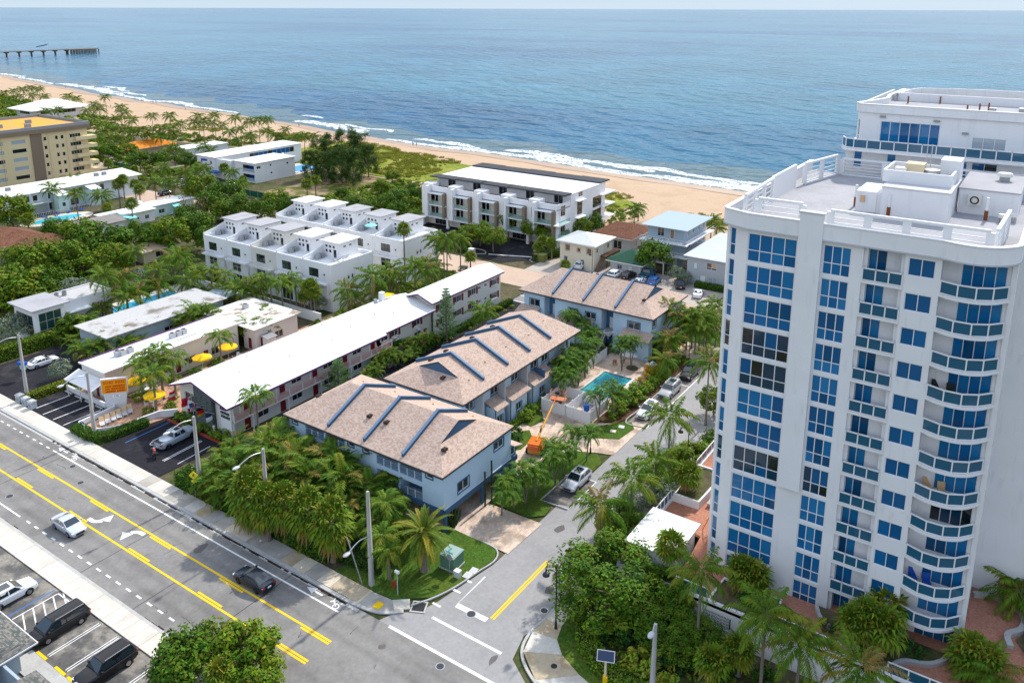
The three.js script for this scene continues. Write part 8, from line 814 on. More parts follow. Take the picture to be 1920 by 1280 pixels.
function coconutCrown(seed, o = {}) { const R = rng(seed), L = new Leaves(), { n = 21, len = 3.9, steps = 21, young = G2, old = G3, base = G1, ll = 0.85, lw = 0.20, top = 1.35, low = -0.5, droop = 1.35, dead = 0.07, hang = 0.75 } = o;
  for (let i = 0; i < n; i++) { const t = (i + 0.5) / n, az = i * 2.39996 + R() * 0.4, el = lerp(top, low, Math.pow(t, 0.85)) + (R() - 0.5) * 0.25, d = R() < dead ? 1 : 0; const c = d ? mixc(DEAD, G3, 0.3) : mixc(base, R() < 0.3 ? old : young, R() * 0.75); frond(L, V(0, 0, 0), az, el, len * (0.8 + 0.25 * R()) * (t < 0.12 ? 0.75 : 1), droop * (0.8 + 0.4 * R()) * (t > 0.8 ? 0.7 : 1), steps, lw, ll, c, R, hang); }
  for (let k = 0; k < 7; k++) { const a = R() * 6.28, p = V(Math.cos(a) * 0.22, -0.25 - 0.15 * R(), Math.sin(a) * 0.22), r = 0.13, c = o.nut || [0.16, 0.14, 0.03]; for (let q = 0; q < 4; q++) { const b = q * 1.57; L.t(p.clone().add(V(0, r, 0)), p.clone().add(V(Math.cos(b) * r, 0, Math.sin(b) * r)), p.clone().add(V(Math.cos(b + 1.57) * r, 0, Math.sin(b + 1.57) * r)), c); L.t(p.clone().add(V(0, -r, 0)), p.clone().add(V(Math.cos(b) * r, 0, Math.sin(b) * r)), p.clone().add(V(Math.cos(b + 1.57) * r, 0, Math.sin(b + 1.57) * r)), c); } }
  return L.geo(); }
function fanLeaf(L, o, az, el, pet, rad, seg, col, R) { const d = V(Math.cos(az) * Math.cos(el), Math.sin(el), Math.sin(az) * Math.cos(el)), s = V(-Math.sin(az), 0, Math.cos(az)), u = s.clone().cross(d).normalize(), c0 = o.clone().addScaledVector(d, pet); L.t(o.clone().addScaledVector(s, 0.03), o.clone().addScaledVector(s, -0.03), c0, col.map((q) => q * 1.1));
  for (let k = 0; k < seg; k++) { const a = (k / (seg - 1) - 0.5) * 4.3, r = rad * (1 - 0.25 * Math.abs(a) / 2.15) * (0.85 + 0.3 * R()), dir = d.clone().multiplyScalar(Math.cos(a)).addScaledVector(s, Math.sin(a)).addScaledVector(u, 0.12 * (k % 2 ? 1 : -1)), dn = s.clone().multiplyScalar(Math.cos(a)).addScaledVector(d, -Math.sin(a)), w = 0.105 * rad, m = c0.clone().addScaledVector(dir, r * 0.58), t = c0.clone().addScaledVector(dir, r).addScaledVector(UPV, -0.42 * r * R() - 0.1), c = col.map((q) => q * (0.75 + 0.5 * R())); L.t(c0, m.clone().addScaledVector(dn, w), m.clone().addScaledVector(dn, -w), c); L.t(m.clone().addScaledVector(dn, w), t, m.clone().addScaledVector(dn, -w), c); } }
function fanCrown(seed, skirt) { const R = rng(seed), L = new Leaves(), n = skirt ? 56 : 36; for (let i = 0; i < n; i++) { const t = (i + 0.5) / n, az = i * 2.39996 + R() * 0.3, el = lerp(1.4, skirt ? -1.15 : -0.75, Math.pow(t, 0.9)), dead = skirt ? t > 0.87 : t > 0.96; const c = dead ? mixc(DEAD, [0.30, 0.19, 0.07], R()) : mixc(G1, R() < 0.4 ? G3 : G2, 0.25 + R() * 0.75); fanLeaf(L, V(0, skirt ? lerp(0.35, -1.1, t) : 0, 0), az, el, lerp(0.75, 1.0, R()), 0.8 + 0.25 * R(), 13, c, R); } return L.geo(); }
function arecaClump(seed) { const R = rng(seed), L = new Leaves(), S = []; for (let k = 0; k < 7; k++) { const a = R() * 6.28, r = 0.25 + 0.55 * R(), h = 0.4 + 0.75 * R(), top = V(Math.cos(a) * r * 1.5, h, Math.sin(a) * r * 1.5); S.push(tube([[Math.cos(a) * r * 0.4, -1, Math.sin(a) * r * 0.4], [Math.cos(a) * r, (h - 1) / 2, Math.sin(a) * r], [top.x, top.y, top.z]], 0.045, 5, 4)); const m = 6 + Math.floor(R() * 3); for (let i = 0; i < m; i++) { const t = (i + 0.5) / m, c = R() < 0.04 ? mixc(DEAD, G3, 0.4) : mixc(mixc(G1, G4, R() * 0.5), mixc(G2, G3, R()), R() * R()); frond(L, top, i * 2.4 + a + R() * 0.5, lerp(1.4, 0.25, t) + (R() - 0.5) * 0.3, 1.55 + 0.5 * R(), 1.55 * (0.8 + 0.5 * R()), 14, 0.15, 0.55, c, R, 0.35); } } return [L.geo(), merge(S)]; }
function leafBlob(L, R, c, r, n, size, col, squash = 0.8, narrow = 1) { for (let i = 0; i < n; i++) { const th = R() * 6.283, cz = 2 * R() - 1, sr = Math.sqrt(1 - cz * cz), k = Math.pow(0.35 + 0.65 * R(), 0.5), d = V(sr * Math.cos(th), cz, sr * Math.sin(th)), p = V(c.x + d.x * r * k, c.y + d.y * r * k * squash, c.z + d.z * r * k), nn = d.clone().multiplyScalar(0.7).add(V(R() - 0.5, R() * 0.9, R() - 0.5)).normalize(), a = nn.clone().cross(V(R() - 0.5, R() - 0.5, R() - 0.5)).normalize(), b = nn.clone().cross(a), s = size * (0.6 + 0.8 * R()), w = s * 0.5 * narrow, q = col.map((x) => x * (0.65 + 0.7 * R())); const A = p.clone().addScaledVector(a, -s), B1 = p.clone().addScaledVector(b, w), C = p.clone().addScaledVector(a, s), E = p.clone().addScaledVector(b, -w); L.t(A, B1, C, q); L.t(A, C, E, q); } }
function treeCrown(seed, o = {}) { const R = rng(seed), L = new Leaves(), { blobs = 52, leaves = 75, size = 0.07, a = G1, b = G2, squash = 0.72, br = 0.34, narrow = 1 } = o; for (let i = 0; i < blobs; i++) { const th = R() * 6.283, y = -0.55 + 1.5 * R(), rr = Math.sqrt(Math.max(0.02, 1 - (y * 0.9) ** 2)), k = 0.45 + 0.5 * Math.sqrt(R()), c = V(Math.cos(th) * rr * k, y * squash, Math.sin(th) * rr * k); leafBlob(L, R, c, br * (0.6 + 0.7 * R()), leaves, size, mixc(a, b, R()), 0.75, narrow); } return L.geo(); }
function limbs(seed) { const R = rng(seed), g = [tube([[0, -1.2, 0], [0.04, -0.7, 0.03], [0, -0.35, 0]], 0.075, 7, 4)]; for (let i = 0; i < 6; i++) { const a = i * 1.05 + R() * 0.5, l = 0.5 + 0.3 * R(); g.push(tube([[0, -0.45, 0], [Math.cos(a) * l * 0.4, -0.1, Math.sin(a) * l * 0.4], [Math.cos(a) * l, 0.25 + 0.25 * R(), Math.sin(a) * l]], 0.03, 5, 4)); } return merge(g); }
const PG = {
  coconut: [1, 2, 3, 4, 5].map((s) => coconutCrown(s * 7 + 1, { old: s === 3 ? [0.26, 0.19, 0.02] : G3 })),
  royal: [1, 2, 3].map((s) => coconutCrown(s * 11 + 3, { n: 16, len: 3.1, top: 1.2, low: -0.15, droop: 1.7, ll: 0.75, lw: 0.2, steps: 18, dead: 0, hang: 0.6, base: [0.075, 0.155, 0.016] })),
  adonidia: [1, 2, 3].map((s) => coconutCrown(s * 13 + 5, { n: 13, len: 2.1, steps: 16, top: 1.3, low: 0.1, droop: 2.2, ll: 0.55, lw: 0.17, dead: 0, hang: 0.4, base: [0.06, 0.14, 0.016], young: G1, old: G2 })),
  date: [coconutCrown(97, { n: 60, len: 3.7, steps: 30, top: 1.45, low: -0.95, droop: 0.95, ll: 0.46, lw: 0.15, dead: 0, hang: 0.12, base: [0.10, 0.155, 0.015], young: [0.13, 0.19, 0.02], old: [0.40, 0.30, 0.03], nut: [0.42, 0.13, 0.02] })],
  fan: [1, 2, 3, 4].map((s) => fanCrown(s * 17, false)), sabal: [1, 2, 3].map((s) => fanCrown(s * 19, true)), areca: [1, 2, 3, 4, 5].map((s) => arecaClump(s * 23)),
  tree: [1, 2, 3, 4].map((s) => treeCrown(s * 29, { a: s % 2 ? [0.075, 0.15, 0.010] : [0.05, 0.12, 0.010], b: s % 2 ? [0.185, 0.25, 0.014] : [0.115, 0.195, 0.013] })), sea_grape: [1, 2].map((s) => treeCrown(s * 31, { blobs: 120, leaves: 130, size: 0.030, br: 0.2, a: [0.046, 0.12, 0.010], b: [0.12, 0.205, 0.014], squash: 0.8, narrow: 1.2 })),
  silver: [1, 2].map((s) => treeCrown(s * 37, { blobs: 40, leaves: 70, a: [0.14, 0.18, 0.12], b: [0.24, 0.28, 0.20], size: 0.06 })), bare: [treeCrown(41, { blobs: 40, leaves: 26, a: [0.16, 0.115, 0.055], b: [0.20, 0.17, 0.07], size: 0.06, narrow: 0.5 })],
  casuarina: [1, 2].map((s) => treeCrown(s * 43, { blobs: 64, leaves: 90, a: [0.028, 0.075, 0.014], b: [0.07, 0.125, 0.018], size: 0.10, squash: 1.55, br: 0.27, narrow: 0.22 })),
  limbs: [1, 2].map(limbs),
};
const trunkG = [0, 1, 2, 3].map((k) => { const b = [0.0, 0.05, -0.06, 0.1][k], r = 0.15, g = new THREE.TubeGeometry(new THREE.CatmullRomCurve3([V(0, 0, 0), V(b * 0.3, 0.3, 0), V(b * 0.75, 0.66, 0), V(b, 1, 0)]), 8, r, 8, false), p = g.attributes.position; for (let i = 0; i < p.count; i++) { const t = clamp(p.getY(i)), cx = b * t, k2 = 1.25 - 0.65 * t + (t < 0.08 ? 0.5 * (1 - t / 0.08) : 0); p.setX(i, cx + (p.getX(i) - cx) * k2); p.setZ(i, p.getZ(i) * k2); } g.computeVertexNormals(); return { g, b }; });
const tr = rng(2024);
for (const [kind, name, label, group, list] of TREES) for (const [x, z, h, rad] of list) {
  const ry = tr() * 6.283, t = thing(name, label, kind === 'silver' ? 'bush' : /palm/.test(name) ? 'palm tree' : 'tree', x, 0, z, ry, list.length > 1 ? group : undefined);
  if (['coconut', 'royal', 'fan', 'sabal', 'date'].includes(kind)) {
    const T0 = any(trunkG, tr), straight = kind !== 'coconut', q = straight ? trunkG[0] : T0, tk = put(t, 'trunk', q.g, palmBark), th = kind === 'sabal' ? 1.6 : kind === 'date' ? 2.2 : kind === 'fan' ? 1.15 : kind === 'royal' ? 1.05 : 0.9; tk.scale.set(straight ? th : th, h, th);
    const c = put(t, 'crown', any(PG[kind], tr), leafMat, straight ? 0 : q.b * th, h, 0), s = (kind === 'date' ? 1.1 : kind === 'sabal' ? 1.38 : kind === 'fan' ? 1.15 : 1) * (0.88 + 0.26 * tr()) * (h < 4.5 && kind !== 'sabal' && kind !== 'date' ? 0.85 : z < -300 ? 1.15 : 1); c.scale.setScalar(s);
    if (kind === 'royal') { const cs = put(t, 'crownshaft', cyl(0.13, 0.09, 0.9, 8), mat([0.10, 0.19, 0.06], 0.5), 0, h - 0.8, 0); }
  } else if (kind === 'adonidia') { const n = 2 + Math.floor(tr() * 2); for (let k = 0; k < n; k++) { const a = k * 2.1 + tr(), lx = Math.cos(a) * 0.75, lz = Math.sin(a) * 0.75, hh = h * (0.8 + 0.3 * tr()); put(t, 'trunk', tube([[0, 0, 0], [lx * 0.4, hh * 0.5, lz * 0.4], [lx, hh, lz]], 0.075, 6, 5), palmBark); const c = put(t, 'crown', any(PG.adonidia, tr), leafMat, lx, hh, lz, tr() * 6); c.scale.setScalar(0.9 + 0.25 * tr()); } }
  else if (kind === 'areca') { const [g, s] = any(PG.areca, tr), k = h * 0.40 * (0.9 + 0.3 * tr()), sc = Math.max(0.72, k); const c = put(t, 'crown', g, leafMat, 0, sc * 0.98, 0), st = put(t, 'stems', s, palmBark, 0, sc * 0.98, 0); c.scale.setScalar(sc); st.scale.setScalar(sc); }
  else { const r = rad || 3, c = put(t, 'crown', any(PG[name === 'sea_grape' ? 'sea_grape' : kind], tr), kind === 'silver' ? leafMatMatt : leafMat, 0, h, 0); c.scale.set(r, kind === 'casuarina' ? r * 1.15 : Math.min(r, h * 1.15), r); const l = put(t, 'trunk', any(PG.limbs, tr), barkMat, 0, h, 0); l.scale.set(r * 0.8, h / 1.2, r * 0.8); }
}
// Norfolk pines: tiers of flat boughs
function pine(x, z, H, R0, label) { const t = thing('norfolk_pine', label, 'tree', x, 0, z), R = rng(7 + Math.round(x)); put(t, 'trunk', cyl(0.2, 0.03, H, 8), barkMat); const L = new Leaves(), tiers = Math.round(H * 1.5); for (let k = 0; k < tiers; k++) { const f = k / tiers, y = H * (0.12 + 0.86 * f), r = R0 * (1 - f * 0.93) * (0.9 + 0.2 * R()), n = 6; for (let i = 0; i < n; i++) { const az = i / n * 6.283 + k * 0.5 + R() * 0.2; frond(L, V(0, y, 0), az, 0.25, r, -0.15 + 0.3 * R(), 11, 0.30, 0.5, mixc([0.026, 0.075, 0.018], [0.05, 0.115, 0.02], R()), R, 0.1); } } put(t, 'crown', L.geo(), leafMat); }
pine(102.4, -83.4, 10.4, 3.0, 'tall narrow pine with tiered boughs beside the long motel'); pine(78, -84.2, 6.2, 3.5, 'wide dark pine with layered boughs beside the motel walkway');
// ---- hedges: leafy boxes along a line ----
function hedgeG(pts, w, h, seed, a, b, size = 0.11, dens = 70) { const R = rng(seed), L = new Leaves(); for (let i = 0; i < pts.length - 1; i++) { const [ax, az] = pts[i], [bx, bz] = pts[i + 1], l = Math.hypot(bx - ax, bz - az), n = Math.round(l * (w + 2 * h) * dens), dx = (bx - ax) / l, dz = (bz - az) / l; for (let k = 0; k < n; k++) { const u = R() * l, face = R() * (w + 2 * h); let s, y; if (face < w) { s = face - w / 2; y = h * (0.9 + 0.16 * R()); } else { s = (face < w + h ? -1 : 1) * w / 2 * (0.86 + 0.26 * R()); y = h * R(); } const c = V(ax + dx * u - dz * s, y, az + dz * u + dx * s); const q = mixc(a, b, R()).map((v) => v * (0.7 + 0.6 * R())), A = V(R() - 0.5, R() - 0.5, R() - 0.5).normalize(), Bv = A.clone().cross(V(R() - 0.5, R() - 0.5, R() - 0.5)).normalize(); const z = size * (0.7 + 0.7 * R()); const p0 = c.clone().addScaledVector(A, -z), p1 = c.clone().addScaledVector(Bv, z * 0.55), p2 = c.clone().addScaledVector(A, z), p3 = c.clone().addScaledVector(Bv, -z * 0.55); L.t(p0, p1, p2, q); L.t(p0, p2, p3, q); } } return L.geo(); }
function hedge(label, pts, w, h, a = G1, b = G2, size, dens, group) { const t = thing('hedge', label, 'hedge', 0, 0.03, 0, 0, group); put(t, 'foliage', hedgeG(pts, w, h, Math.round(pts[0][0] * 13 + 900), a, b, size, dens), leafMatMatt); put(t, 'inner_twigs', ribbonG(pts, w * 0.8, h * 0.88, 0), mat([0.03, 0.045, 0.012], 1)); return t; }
hedge('clipped green hedge round the tip of the motel sun terrace', [[50.6, -106.3], [50.4, -102], [51.4, -100.4], [57, -99.8]], 1.6, 0.95, G4, G1, 0.09, 110);
hedge('yellow green clipped hedge beside the marked motel bays', [[50.8, -120.6], [58.6, -120.4]], 1.3, 1.1, G2, [0.22, 0.22, 0.02], 0.1, 90);
hedge('tall clipped hedge along the asphalt drive by the modern house', [[52, -139], [72, -138.6]], 2.0, 2.2, G1, G2, 0.13, 60);
hedge('low yellow hedge at the drive mouth', [[48.2, -138.4], [52, -138]], 1.6, 1.0, G2, [0.24, 0.24, 0.02], 0.12, 60);
hedge('long clipped hedge along the rear wing of the long motel', [[92, -84.6], [101, -84.6], [124.6, -85.2]], 1.2, 1.0, G4, G1, 0.11, 70);
hedge('clipped hedge before the grey house', [[154.4, -59.4], [154.4, -46]], 1.4, 1.2, G4, G1, 0.14, 50);
hedge('dark hedge beside the drive of the modern condominium', [[150.5, -96.6], [158, -93.4], [163, -93]], 1.8, 1.6, G4, G1, 0.14, 45);
hedge('dark hedge on the kerb island by the dark drive', [[146, -114.5], [151.6, -116], [152, -128]], 1.6, 0.9, G4, G1, 0.14, 45);
hedge('low clipped hedge curving round the tower garden corner', curve([[58.6, -31.2], [55.6, -29.6], [54, -26.8], [53.4, -22]], 5), 1.9, 0.75, G1, G2, 0.11, 90);
hedge('low hedge strip inside the corner pavement by the yellow sign', [[51.3, -83.4], [51.3, -57.6]], 2.2, 1.7, G4, G1, 0.13, 60);
hedge('dark hedge behind the utility pole on the corner lawn', [[52.4, -57.4], [53.2, -51.8]], 2.6, 1.1, G4, [0.04, 0.085, 0.015], 0.12, 60);
hedge('green hedge along the alley behind the tan roofs', [[76, -74.2], [105, -74]], 1.4, 1.2, G4, G2, 0.15, 50);
hedge('planting strip before the middle townhouses', [[80, -57.6], [92, -57.6]], 1.0, 0.7, G4, G2, 0.12, 70);
hedge('clipped hedge in the tower garden by the curved wall', curve([[76.6, 4.2], [73.4, 4.4], [71.6, 6.6]], 4), 2.2, 4.2, G2, [0.24, 0.24, 0.02], 0.1, 60).position.y = 0.03;
// ---- shrubs ----
const shrubG = [1, 2, 3].map((s) => treeCrown(s * 53, { blobs: 16, leaves: 55, size: 0.13, br: 0.42, a: G1, b: G2 })), yellowG = treeCrown(59, { blobs: 16, leaves: 55, size: 0.13, br: 0.42, a: [0.42, 0.24, 0.01], b: [0.30, 0.24, 0.02] }), darkG = treeCrown(61, { blobs: 16, leaves: 60, size: 0.12, br: 0.42, a: [0.02, 0.055, 0.012], b: G4 });
function shrubs(label, group, g, list) { for (const [x, z, r] of list) { const s = thing('shrub', label, 'shrub', x, 0.05, z, tr() * 6, list.length > 1 ? group : undefined); const c = put(s, 'foliage', Array.isArray(g) ? any(g, tr) : g, leafMatMatt, 0, r * 0.6, 0); c.scale.set(r, r * 0.9, r); } }
shrubs('yellow leaved croton at the pool deck edge', 'yellow crotons by the pool', yellowG, [[109.4, -48.6, 1], [111, -49, 1.1], [107.2, -48.9, 0.7]]);
shrubs('green shrub in the bed between the pool and the parked cars', 'pool bed shrubs', shrubG, [[98.4, -48, 1.7], [100.4, -47.6, 1.8], [102.4, -47.4, 1.5], [104.6, -47, 1], [106.6, -46.9, 1.1], [109, -47, 1.3], [112, -47, 1.3], [115, -47.6, 1.5], [117.6, -47.4, 1.2], [96.4, -47.4, 1.2], [94.6, -47.4, 0.8]]);
shrubs('round shrub on the oval lawn of the court', 'court lawn shrubs', darkG, [[80.8, -55.4, 1.3], [82.6, -55.8, 1], [79.8, -54.6, 0.8]]);
shrubs('green shrub at the foot of the middle townhouses', 'townhouse foot shrubs', shrubG, [[79.2, -58.4, 1.4], [80.6, -58, 1.1], [87.4, -57.2, 1], [89, -57.6, 1.1], [76.8, -58, 0.9], [93.4, -58.2, 0.9]]);
shrubs('green shrub in the motel courtyard planting', 'motel courtyard shrubs', shrubG, [[60.4, -107, 1], [61.6, -106.2, 1.1], [62.6, -102.2, 0.9], [58.6, -102.2, 0.8], [67, -108.4, 0.9], [70, -107.6, 1], [74.6, -107.8, 1], [58.4, -110, 0.9], [61.4, -100.8, 0.8]]);
shrubs('flowering green shrub in the bed before the motel gable', 'motel gable shrubs', shrubG, [[60.2, -97, 1], [60, -95, 1], [60, -91.4, 1], [60, -89, 0.9], [60.2, -87.4, 1]]);
shrubs('low green shrub in the tower garden beds', 'tower garden shrubs', darkG, [[65.6, -11.4, 0.7], [66.6, -8.6, 0.8], [66.8, -4.8, 0.8], [77, 3.8, 1.1], [78, 1.6, 0.9], [65, -18, 1]].map(([x, z, r]) => [x, z, r]));
for (const o of scene.children) if (o.name.startsWith('shrub') && o.userData.group === 'tower garden shrubs') o.position.y = 3.5;
shrubs('yellow green shrub at the foot of the solar sign', 'shrubs by the solar sign', [treeCrown(67, { blobs: 16, leaves: 55, size: 0.13, br: 0.42, a: G2, b: [0.22, 0.20, 0.02] })], [[55.6, -24.6, 1.4], [57.6, -23.4, 1.5], [54.6, -21.4, 1.2]]);
shrubs('dark shrub under the sea grapes by the podium', 'podium shrubs', darkG, [[58, -28, 1.6], [59.4, -26.4, 1.5], [60, -24, 1.3], [58.4, -21.6, 1.3], [60, -18.6, 1.2], [57.6, -18.4, 1.2], [60, -15, 1.1], [57.6, -24, 1.4], [60.2, -11.6, 1.1], [58.4, -14.4, 1.1], [60, -7, 1.1], [62, -29.4, 1.8], [63, -33, 1.4], [66, -32.4, 1.5], [69, -32.2, 1.5], [72.6, -32.2, 1.4]]);
// cactus columns by the driveway
{ const c = thing('cactus', 'cluster of tall green cactus columns beside the paved driveway', 'cactus', 62.8, 0.05, -50.9); const R = rng(8); for (let k = 0; k < 16; k++) { const x = R() * 2.2 - 1.1, z = R() * 1.6 - 0.6, h = 0.9 + 1.7 * R(); put(c, 'column', tube([[x * 0.5, 0, z * 0.5], [x * 0.8, h * 0.5, z * 0.8], [x, h, z]], 0.09, 7, 4), mat([0.04, 0.075, 0.025], 0.8)); } const d = thing('cactus', 'two tall cactus columns against the townhouse wall', 'cactus', 69, 0.05, -49.9); for (const [x, h] of [[0, 5.2], [-1.3, 4.4]]) put(d, 'column', tube([[x, 0, 0], [x + 0.05, h / 2, 0], [x, h, 0]], 0.11, 7, 4), mat([0.035, 0.06, 0.025], 0.8)); put(d, 'offsets', merge([0, 1, 2, 3, 4].map((k) => tube([[0.4, 0, 0.2], [0.5 + k * 0.1, 0.6, 0.2 + 0.1 * k], [0.7 + k * 0.15, 1.3 + 0.2 * k, 0.1 * k]], 0.08, 6, 3))), mat([0.06, 0.10, 0.03], 0.8)); }
// ---- uncountable greenery ----
function scatter(name, label, cat, geo, m, pts) { const o = new THREE.InstancedMesh(geo, m, pts.length); o.name = name; const M4 = new THREE.Matrix4(), q = new THREE.Quaternion(); pts.forEach(([x, y, z, s, sy], i) => { q.setFromAxisAngle(UPV, tr() * 6.283); M4.compose(V(x, y, z), q, V(s, sy ?? s, s)); o.setMatrixAt(i, M4); const k = 0.75 + 0.5 * tr(); o.setColorAt(i, new THREE.Color(k, k, k * 0.95)); }); o.castShadow = o.receiveShadow = true; scene.add(o); return tag(o, label, cat, null, 'stuff'); }
const tuft = treeCrown(71, { blobs: 7, leaves: 40, size: 0.2, br: 0.55, a: G1, b: G2, squash: 0.5 }), grassTuft = (() => { const R = rng(73), L = new Leaves(); for (let i = 0; i < 60; i++) { const a = R() * 6.28, r = 0.8 * Math.sqrt(R()), p = V(Math.cos(a) * r, 0, Math.sin(a) * r), t = p.clone().add(V((R() - 0.5) * 0.6, 0.35 + 0.35 * R(), (R() - 0.5) * 0.6)), w = V(Math.cos(a * 3) * 0.06, 0, Math.sin(a * 3) * 0.06); L.t(p.clone().add(w), p.clone().sub(w), t, mixc([0.17, 0.22, 0.02], [0.36, 0.30, 0.06], R())); } return L.geo(); })();
const inPoly = (x, z, P) => { let c = false; for (let i = 0, j = P.length - 1; i < P.length; j = i++) { const [ax, az] = P[i], [bx, bz] = P[j]; if ((az > z) !== (bz > z) && x < (bx - ax) * (z - az) / (bz - az) + ax) c = !c; } return c; };
function fill(poly, step, smin, smax, out, keep = () => true) { const xs = poly.map((p) => p[0]), zs = poly.map((p) => p[1]); for (let x = Math.min(...xs); x < Math.max(...xs); x += step) for (let z = Math.min(...zs); z < Math.max(...zs); z += step) { const X = x + (tr() - 0.5) * step * 1.3, Z = z + (tr() - 0.5) * step * 1.3; if (inPoly(X, Z, poly) && keep(X, Z)) { const s = lerp(smin, smax, tr()); out.push([X, s * 0.2, Z, s]); } } return out; }
{ const P = []; fill([[50.4, -84], [60.6, -84], [60.8, -76], [60.6, -52.6], [57, -52.8], [53, -57], [50.4, -60]], 0.95, 0.5, 1.0, P); fill([[50.3, -99], [50.3, -101], [51, -101]], 1, 0.3, 0.4, P); fill([[55, -33], [62, -33], [62, 4], [54.8, 4], [55.2, -24], [58, -31]], 1.15, 0.35, 0.7, P, (x, z) => x > 56.5 || z > -20); fill([[92, -122], [101, -122], [101, -152], [96, -152]], 1.5, 0.6, 1.2, P); fill([[94, -108.6], [134, -108.6], [134, -98.6], [100, -98.6]], 1.6, 0.6, 1.2, P); fill([[60, -122.4], [66, -122.4], [88, -123], [88, -118], [57, -118]], 1.3, 0.5, 1.0, P); fill([[64, -138.2], [100, -138.2], [100, -136], [66, -134]], 1.5, 0.5, 1, P); fill([[60, -152], [100, -152], [100, -185], [60, -185]], 2.6, 0.8, 1.8, P, (x, z) => !(x > 97 && x < 110 && z < -165)); fill([[112.8, -58.6], [114.4, -58.6], [114.4, -76], [106, -76], [106, -60]], 1.2, 0.5, 1, P, (x, z) => !(x > 111.5 && z > -61.5 && z < -57)); fill([[117, -51.2], [130, -51.2], [130, -49.8], [113.8, -49.8]], 1.1, 0.4, 0.9, P); fill([[75.4, -73], [105, -73], [105, -75.6], [75.4, -75.6]], 1.1, 0.5, 1.0, P); fill([[130, -44], [133.4, -44], [133.4, -78], [130.4, -78]], 1.4, 0.6, 1.2, P); fill([[104.8, -86], [124, -86], [124, -84.2], [90, -84.2]], 1.2, 0.4, 0.8, P); fill([[146, -170], [158, -170], [158, -140], [146, -140]], 2.0, 0.8, 1.5, P); fill([[157, -184], [200, -184], [200, -141], [157, -141]], 2.2, 0.9, 1.8, P); fill([[187, -140], [204, -140], [204, -94], [190, -94]], 2.0, 0.6, 1.2, P); fill([[62, -186], [64, -240], [88, -240], [100, -206], [100, -186]], 3.0, 1, 2, P); fill([[140, -262], [168, -262], [168, -250], [140, -250]], 2.5, 0.8, 1.5, P); fill([[144, -340], [240, -420], [240, -290], [206, -250], [196, -250], [190, -265], [178, -265], [172, -306], [144, -306]], 3.4, 0.9, 1.9, P, (x, z) => x < atZ(veg, z) - 26 && vnoise(x / 256, z / 256 + 3, 14, 98) > 0.36 && !(x > 172 && x < 194 && z > -306 && z < -292)); fill([[60, -700], [270, -700], [240, -420], [144, -320], [96, -300], [60, -300]], 5, 2, 3.4, P, (x, z) => x < atZ(veg, z) - 16 && !(x > 203 && x < 238 && z > -458 && z < -428));
  scatter('garden_undergrowth', 'low leafy undergrowth filling the garden beds between the houses', 'undergrowth', tuft, leafMatMatt, P);
  const Q = []; fill([[206, -250], [251, -250], [250, -240], [239, -187], [233, -150], [215, -140], [205, -145], [203, -185]], 1.6, 0.8, 1.5, Q, (x, z) => vnoise(x / 256, z / 256 + 2, 26, 91) > 0.34); fill([[206, -132], [222, -130], [225, -112], [214, -98], [204, -100]], 1.5, 0.7, 1.3, Q, (x, z) => vnoise(x / 256, z / 256 + 2, 30, 92) > 0.45); fill([[196, -90], [214, -84], [212, -60], [200, -50]], 1.7, 0.7, 1.2, Q, (x, z) => vnoise(x / 256, z / 256 + 2, 30, 93) > 0.5); fill([[225, -419], [246, -419], [249, -327], [251, -277], [235, -270]], 2.2, 0.9, 1.6, Q, (x, z) => vnoise(x / 256, z / 256 + 3, 24, 94) > 0.5); scatter('dune_vegetation', 'yellow green dune grass and creepers behind the beach', 'dune grass', grassTuft, leafMatMatt, Q.map(([x, y, z, s]) => [x, 0.05, z, s])); const Q2 = []; fill([[205, -250], [249, -250], [240, -195], [228, -150], [206, -145], [203, -185]], 2.6, 0.5, 1.0, Q2, (x, z) => vnoise(x / 256, z / 256 + 2, 20, 95) > 0.62); fill([[206, -132], [220, -130], [222, -114], [212, -102]], 2.4, 0.7, 1.3, Q2, (x, z) => vnoise(x / 256, z / 256 + 2, 24, 96) > 0.6); scatter('dune_shrubs', 'green creeping shrubs over the dune beside the beach', 'dune shrubs', treeCrown(79, { blobs: 7, leaves: 40, size: 0.2, br: 0.55, a: [0.13, 0.19, 0.02], b: [0.24, 0.24, 0.03], squash: 0.4 }), leafMatMatt, Q2); }

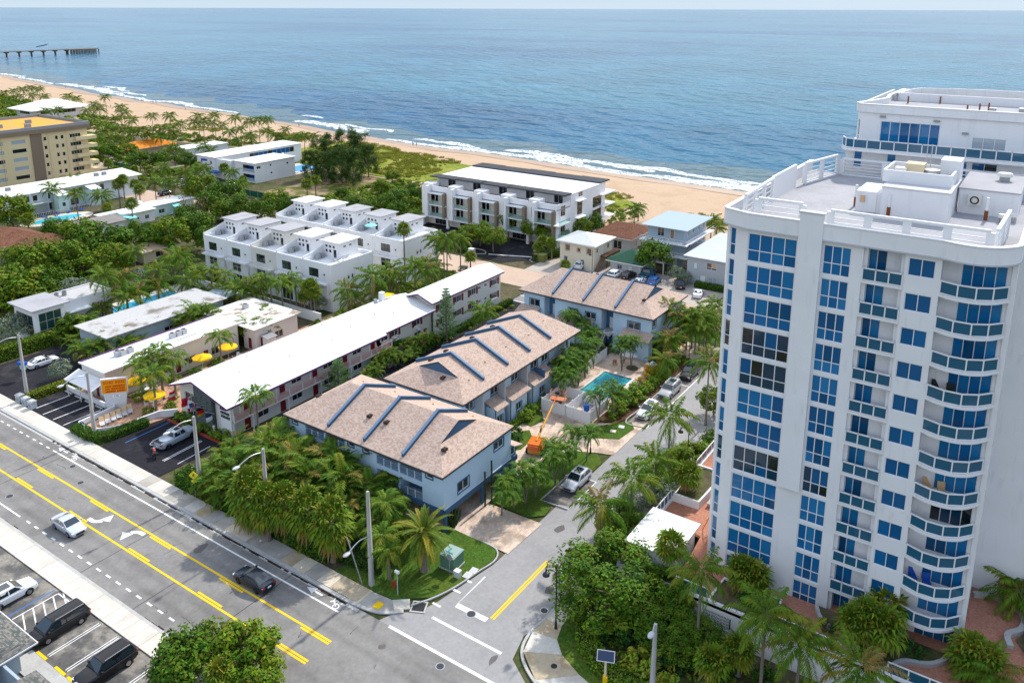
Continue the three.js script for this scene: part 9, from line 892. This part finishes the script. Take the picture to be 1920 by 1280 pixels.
// people on the beach: one continuous body each, walking or standing
{ const skin = mat([0.42, 0.24, 0.16], 0.7);
  function capsules(c) { const g = []; for (const [a, b, r0, r1] of c) { const A = V(...a), Bv = V(...b), d = A.distanceTo(Bv), k = new THREE.CylinderGeometry(r1, r0, d, 8, 1).applyQuaternion(new THREE.Quaternion().setFromUnitVectors(UPV, Bv.clone().sub(A).normalize())); k.translate((A.x + Bv.x) / 2, (A.y + Bv.y) / 2, (A.z + Bv.z) / 2); g.push(k, new THREE.SphereGeometry(r0, 8, 6).translate(...a), new THREE.SphereGeometry(r1, 8, 6).translate(...b)); } return merge(g); }
  const poses = [0, 1].map((s) => capsules([[[0, 0.92, 0], [0, 1.38, 0], 0.15, 0.17], [[0, 1.4, 0], [0, 1.56, 0], 0.07, 0.06], [[0, 1.66, 0], [0, 1.7, 0.01], 0.1, 0.1], [[-0.09, 0.9, 0], [-0.1, 0.48, s ? 0.16 : 0.02], 0.09, 0.065], [[-0.1, 0.48, s ? 0.16 : 0.02], [-0.1, 0.05, s ? 0.12 : 0], 0.062, 0.045], [[0.09, 0.9, 0], [0.1, 0.48, s ? -0.1 : 0.02], 0.09, 0.065], [[0.1, 0.48, s ? -0.1 : 0.02], [0.1, 0.06, s ? -0.34 : 0], 0.062, 0.045], [[-0.2, 1.36, 0], [-0.27, 1.08, s ? -0.1 : 0], 0.055, 0.045], [[-0.27, 1.08, s ? -0.1 : 0], [-0.26, 0.84, s ? -0.02 : 0.05], 0.042, 0.035], [[0.2, 1.36, 0], [0.27, 1.08, s ? 0.12 : 0], 0.055, 0.045], [[0.27, 1.08, s ? 0.12 : 0], [0.26, 0.84, s ? 0.22 : 0.05], 0.042, 0.035], [[-0.1, 0.05, s ? 0.12 : 0], [-0.1, 0.04, s ? 0.27 : 0.15], 0.045, 0.035], [[0.1, 0.05, s ? -0.34 : 0], [0.1, 0.04, s ? -0.2 : 0.15], 0.045, 0.035]]));
  const shorts = capsules([[[0, 0.84, 0], [0, 1.0, 0], 0.17, 0.17], [[-0.09, 0.88, 0], [-0.1, 0.62, 0.06], 0.105, 0.1], [[0.09, 0.88, 0], [0.1, 0.62, -0.03], 0.105, 0.1]]), shirt = capsules([[[0, 1.0, 0], [0, 1.36, 0], 0.175, 0.195]]), hair = new THREE.SphereGeometry(0.115, 10, 6, 0, 6.283, 0, 1.7).translate(0, 1.7, -0.015);
  const cl = [['red shorts', [0.5, 0.03, 0.03], 0], ['dark blue shorts', [0.02, 0.05, 0.18], 0], ['black swimwear', [0.02, 0.02, 0.02], 0], ['white shirt and dark shorts', [0.04, 0.04, 0.05], [0.7, 0.7, 0.7]], ['blue shirt and grey shorts', [0.15, 0.15, 0.16], [0.05, 0.15, 0.5]]];
  const RP = rng(6), PP = [[271, -330.6], [267, -306.5], [268, -284.9], [262, -255.5], [256, -224.7], [256.4, -223.1], [286, -467.9], [286.2, -466.4], [284.9, -454.1], [284.8, -450.8], [331.3, -712], [330.3, -705], [326.9, -690], [317.3, -659.7], [316.4, -653.1], [304.6, -590], [258.0, -453.1], [254, -434.0], [274.9, -407.8]]; PP.forEach(([x, z], i) => { const c = cl[i % cl.length], t = thing('person', ['person in ' + c[0] + ' walking near the water on the sand', 'person in ' + c[0] + ' standing on the open beach'][i % 2], 'person', x, 0.1, z, RP() * 6.28, 'people on the beach, ' + c[0] + (i % 2 ? ' standing' : ' walking')); put(t, 'body', poses[i % 2 ? 0 : 1], skin); put(t, 'shorts', shorts, mat(c[1], 0.8)); if (c[2]) put(t, 'shirt', shirt, mat(c[2], 0.8)); put(t, 'hair', hair, mat([0.03, 0.02, 0.015], 0.8)); }); }

renderer.render(scene, camera);
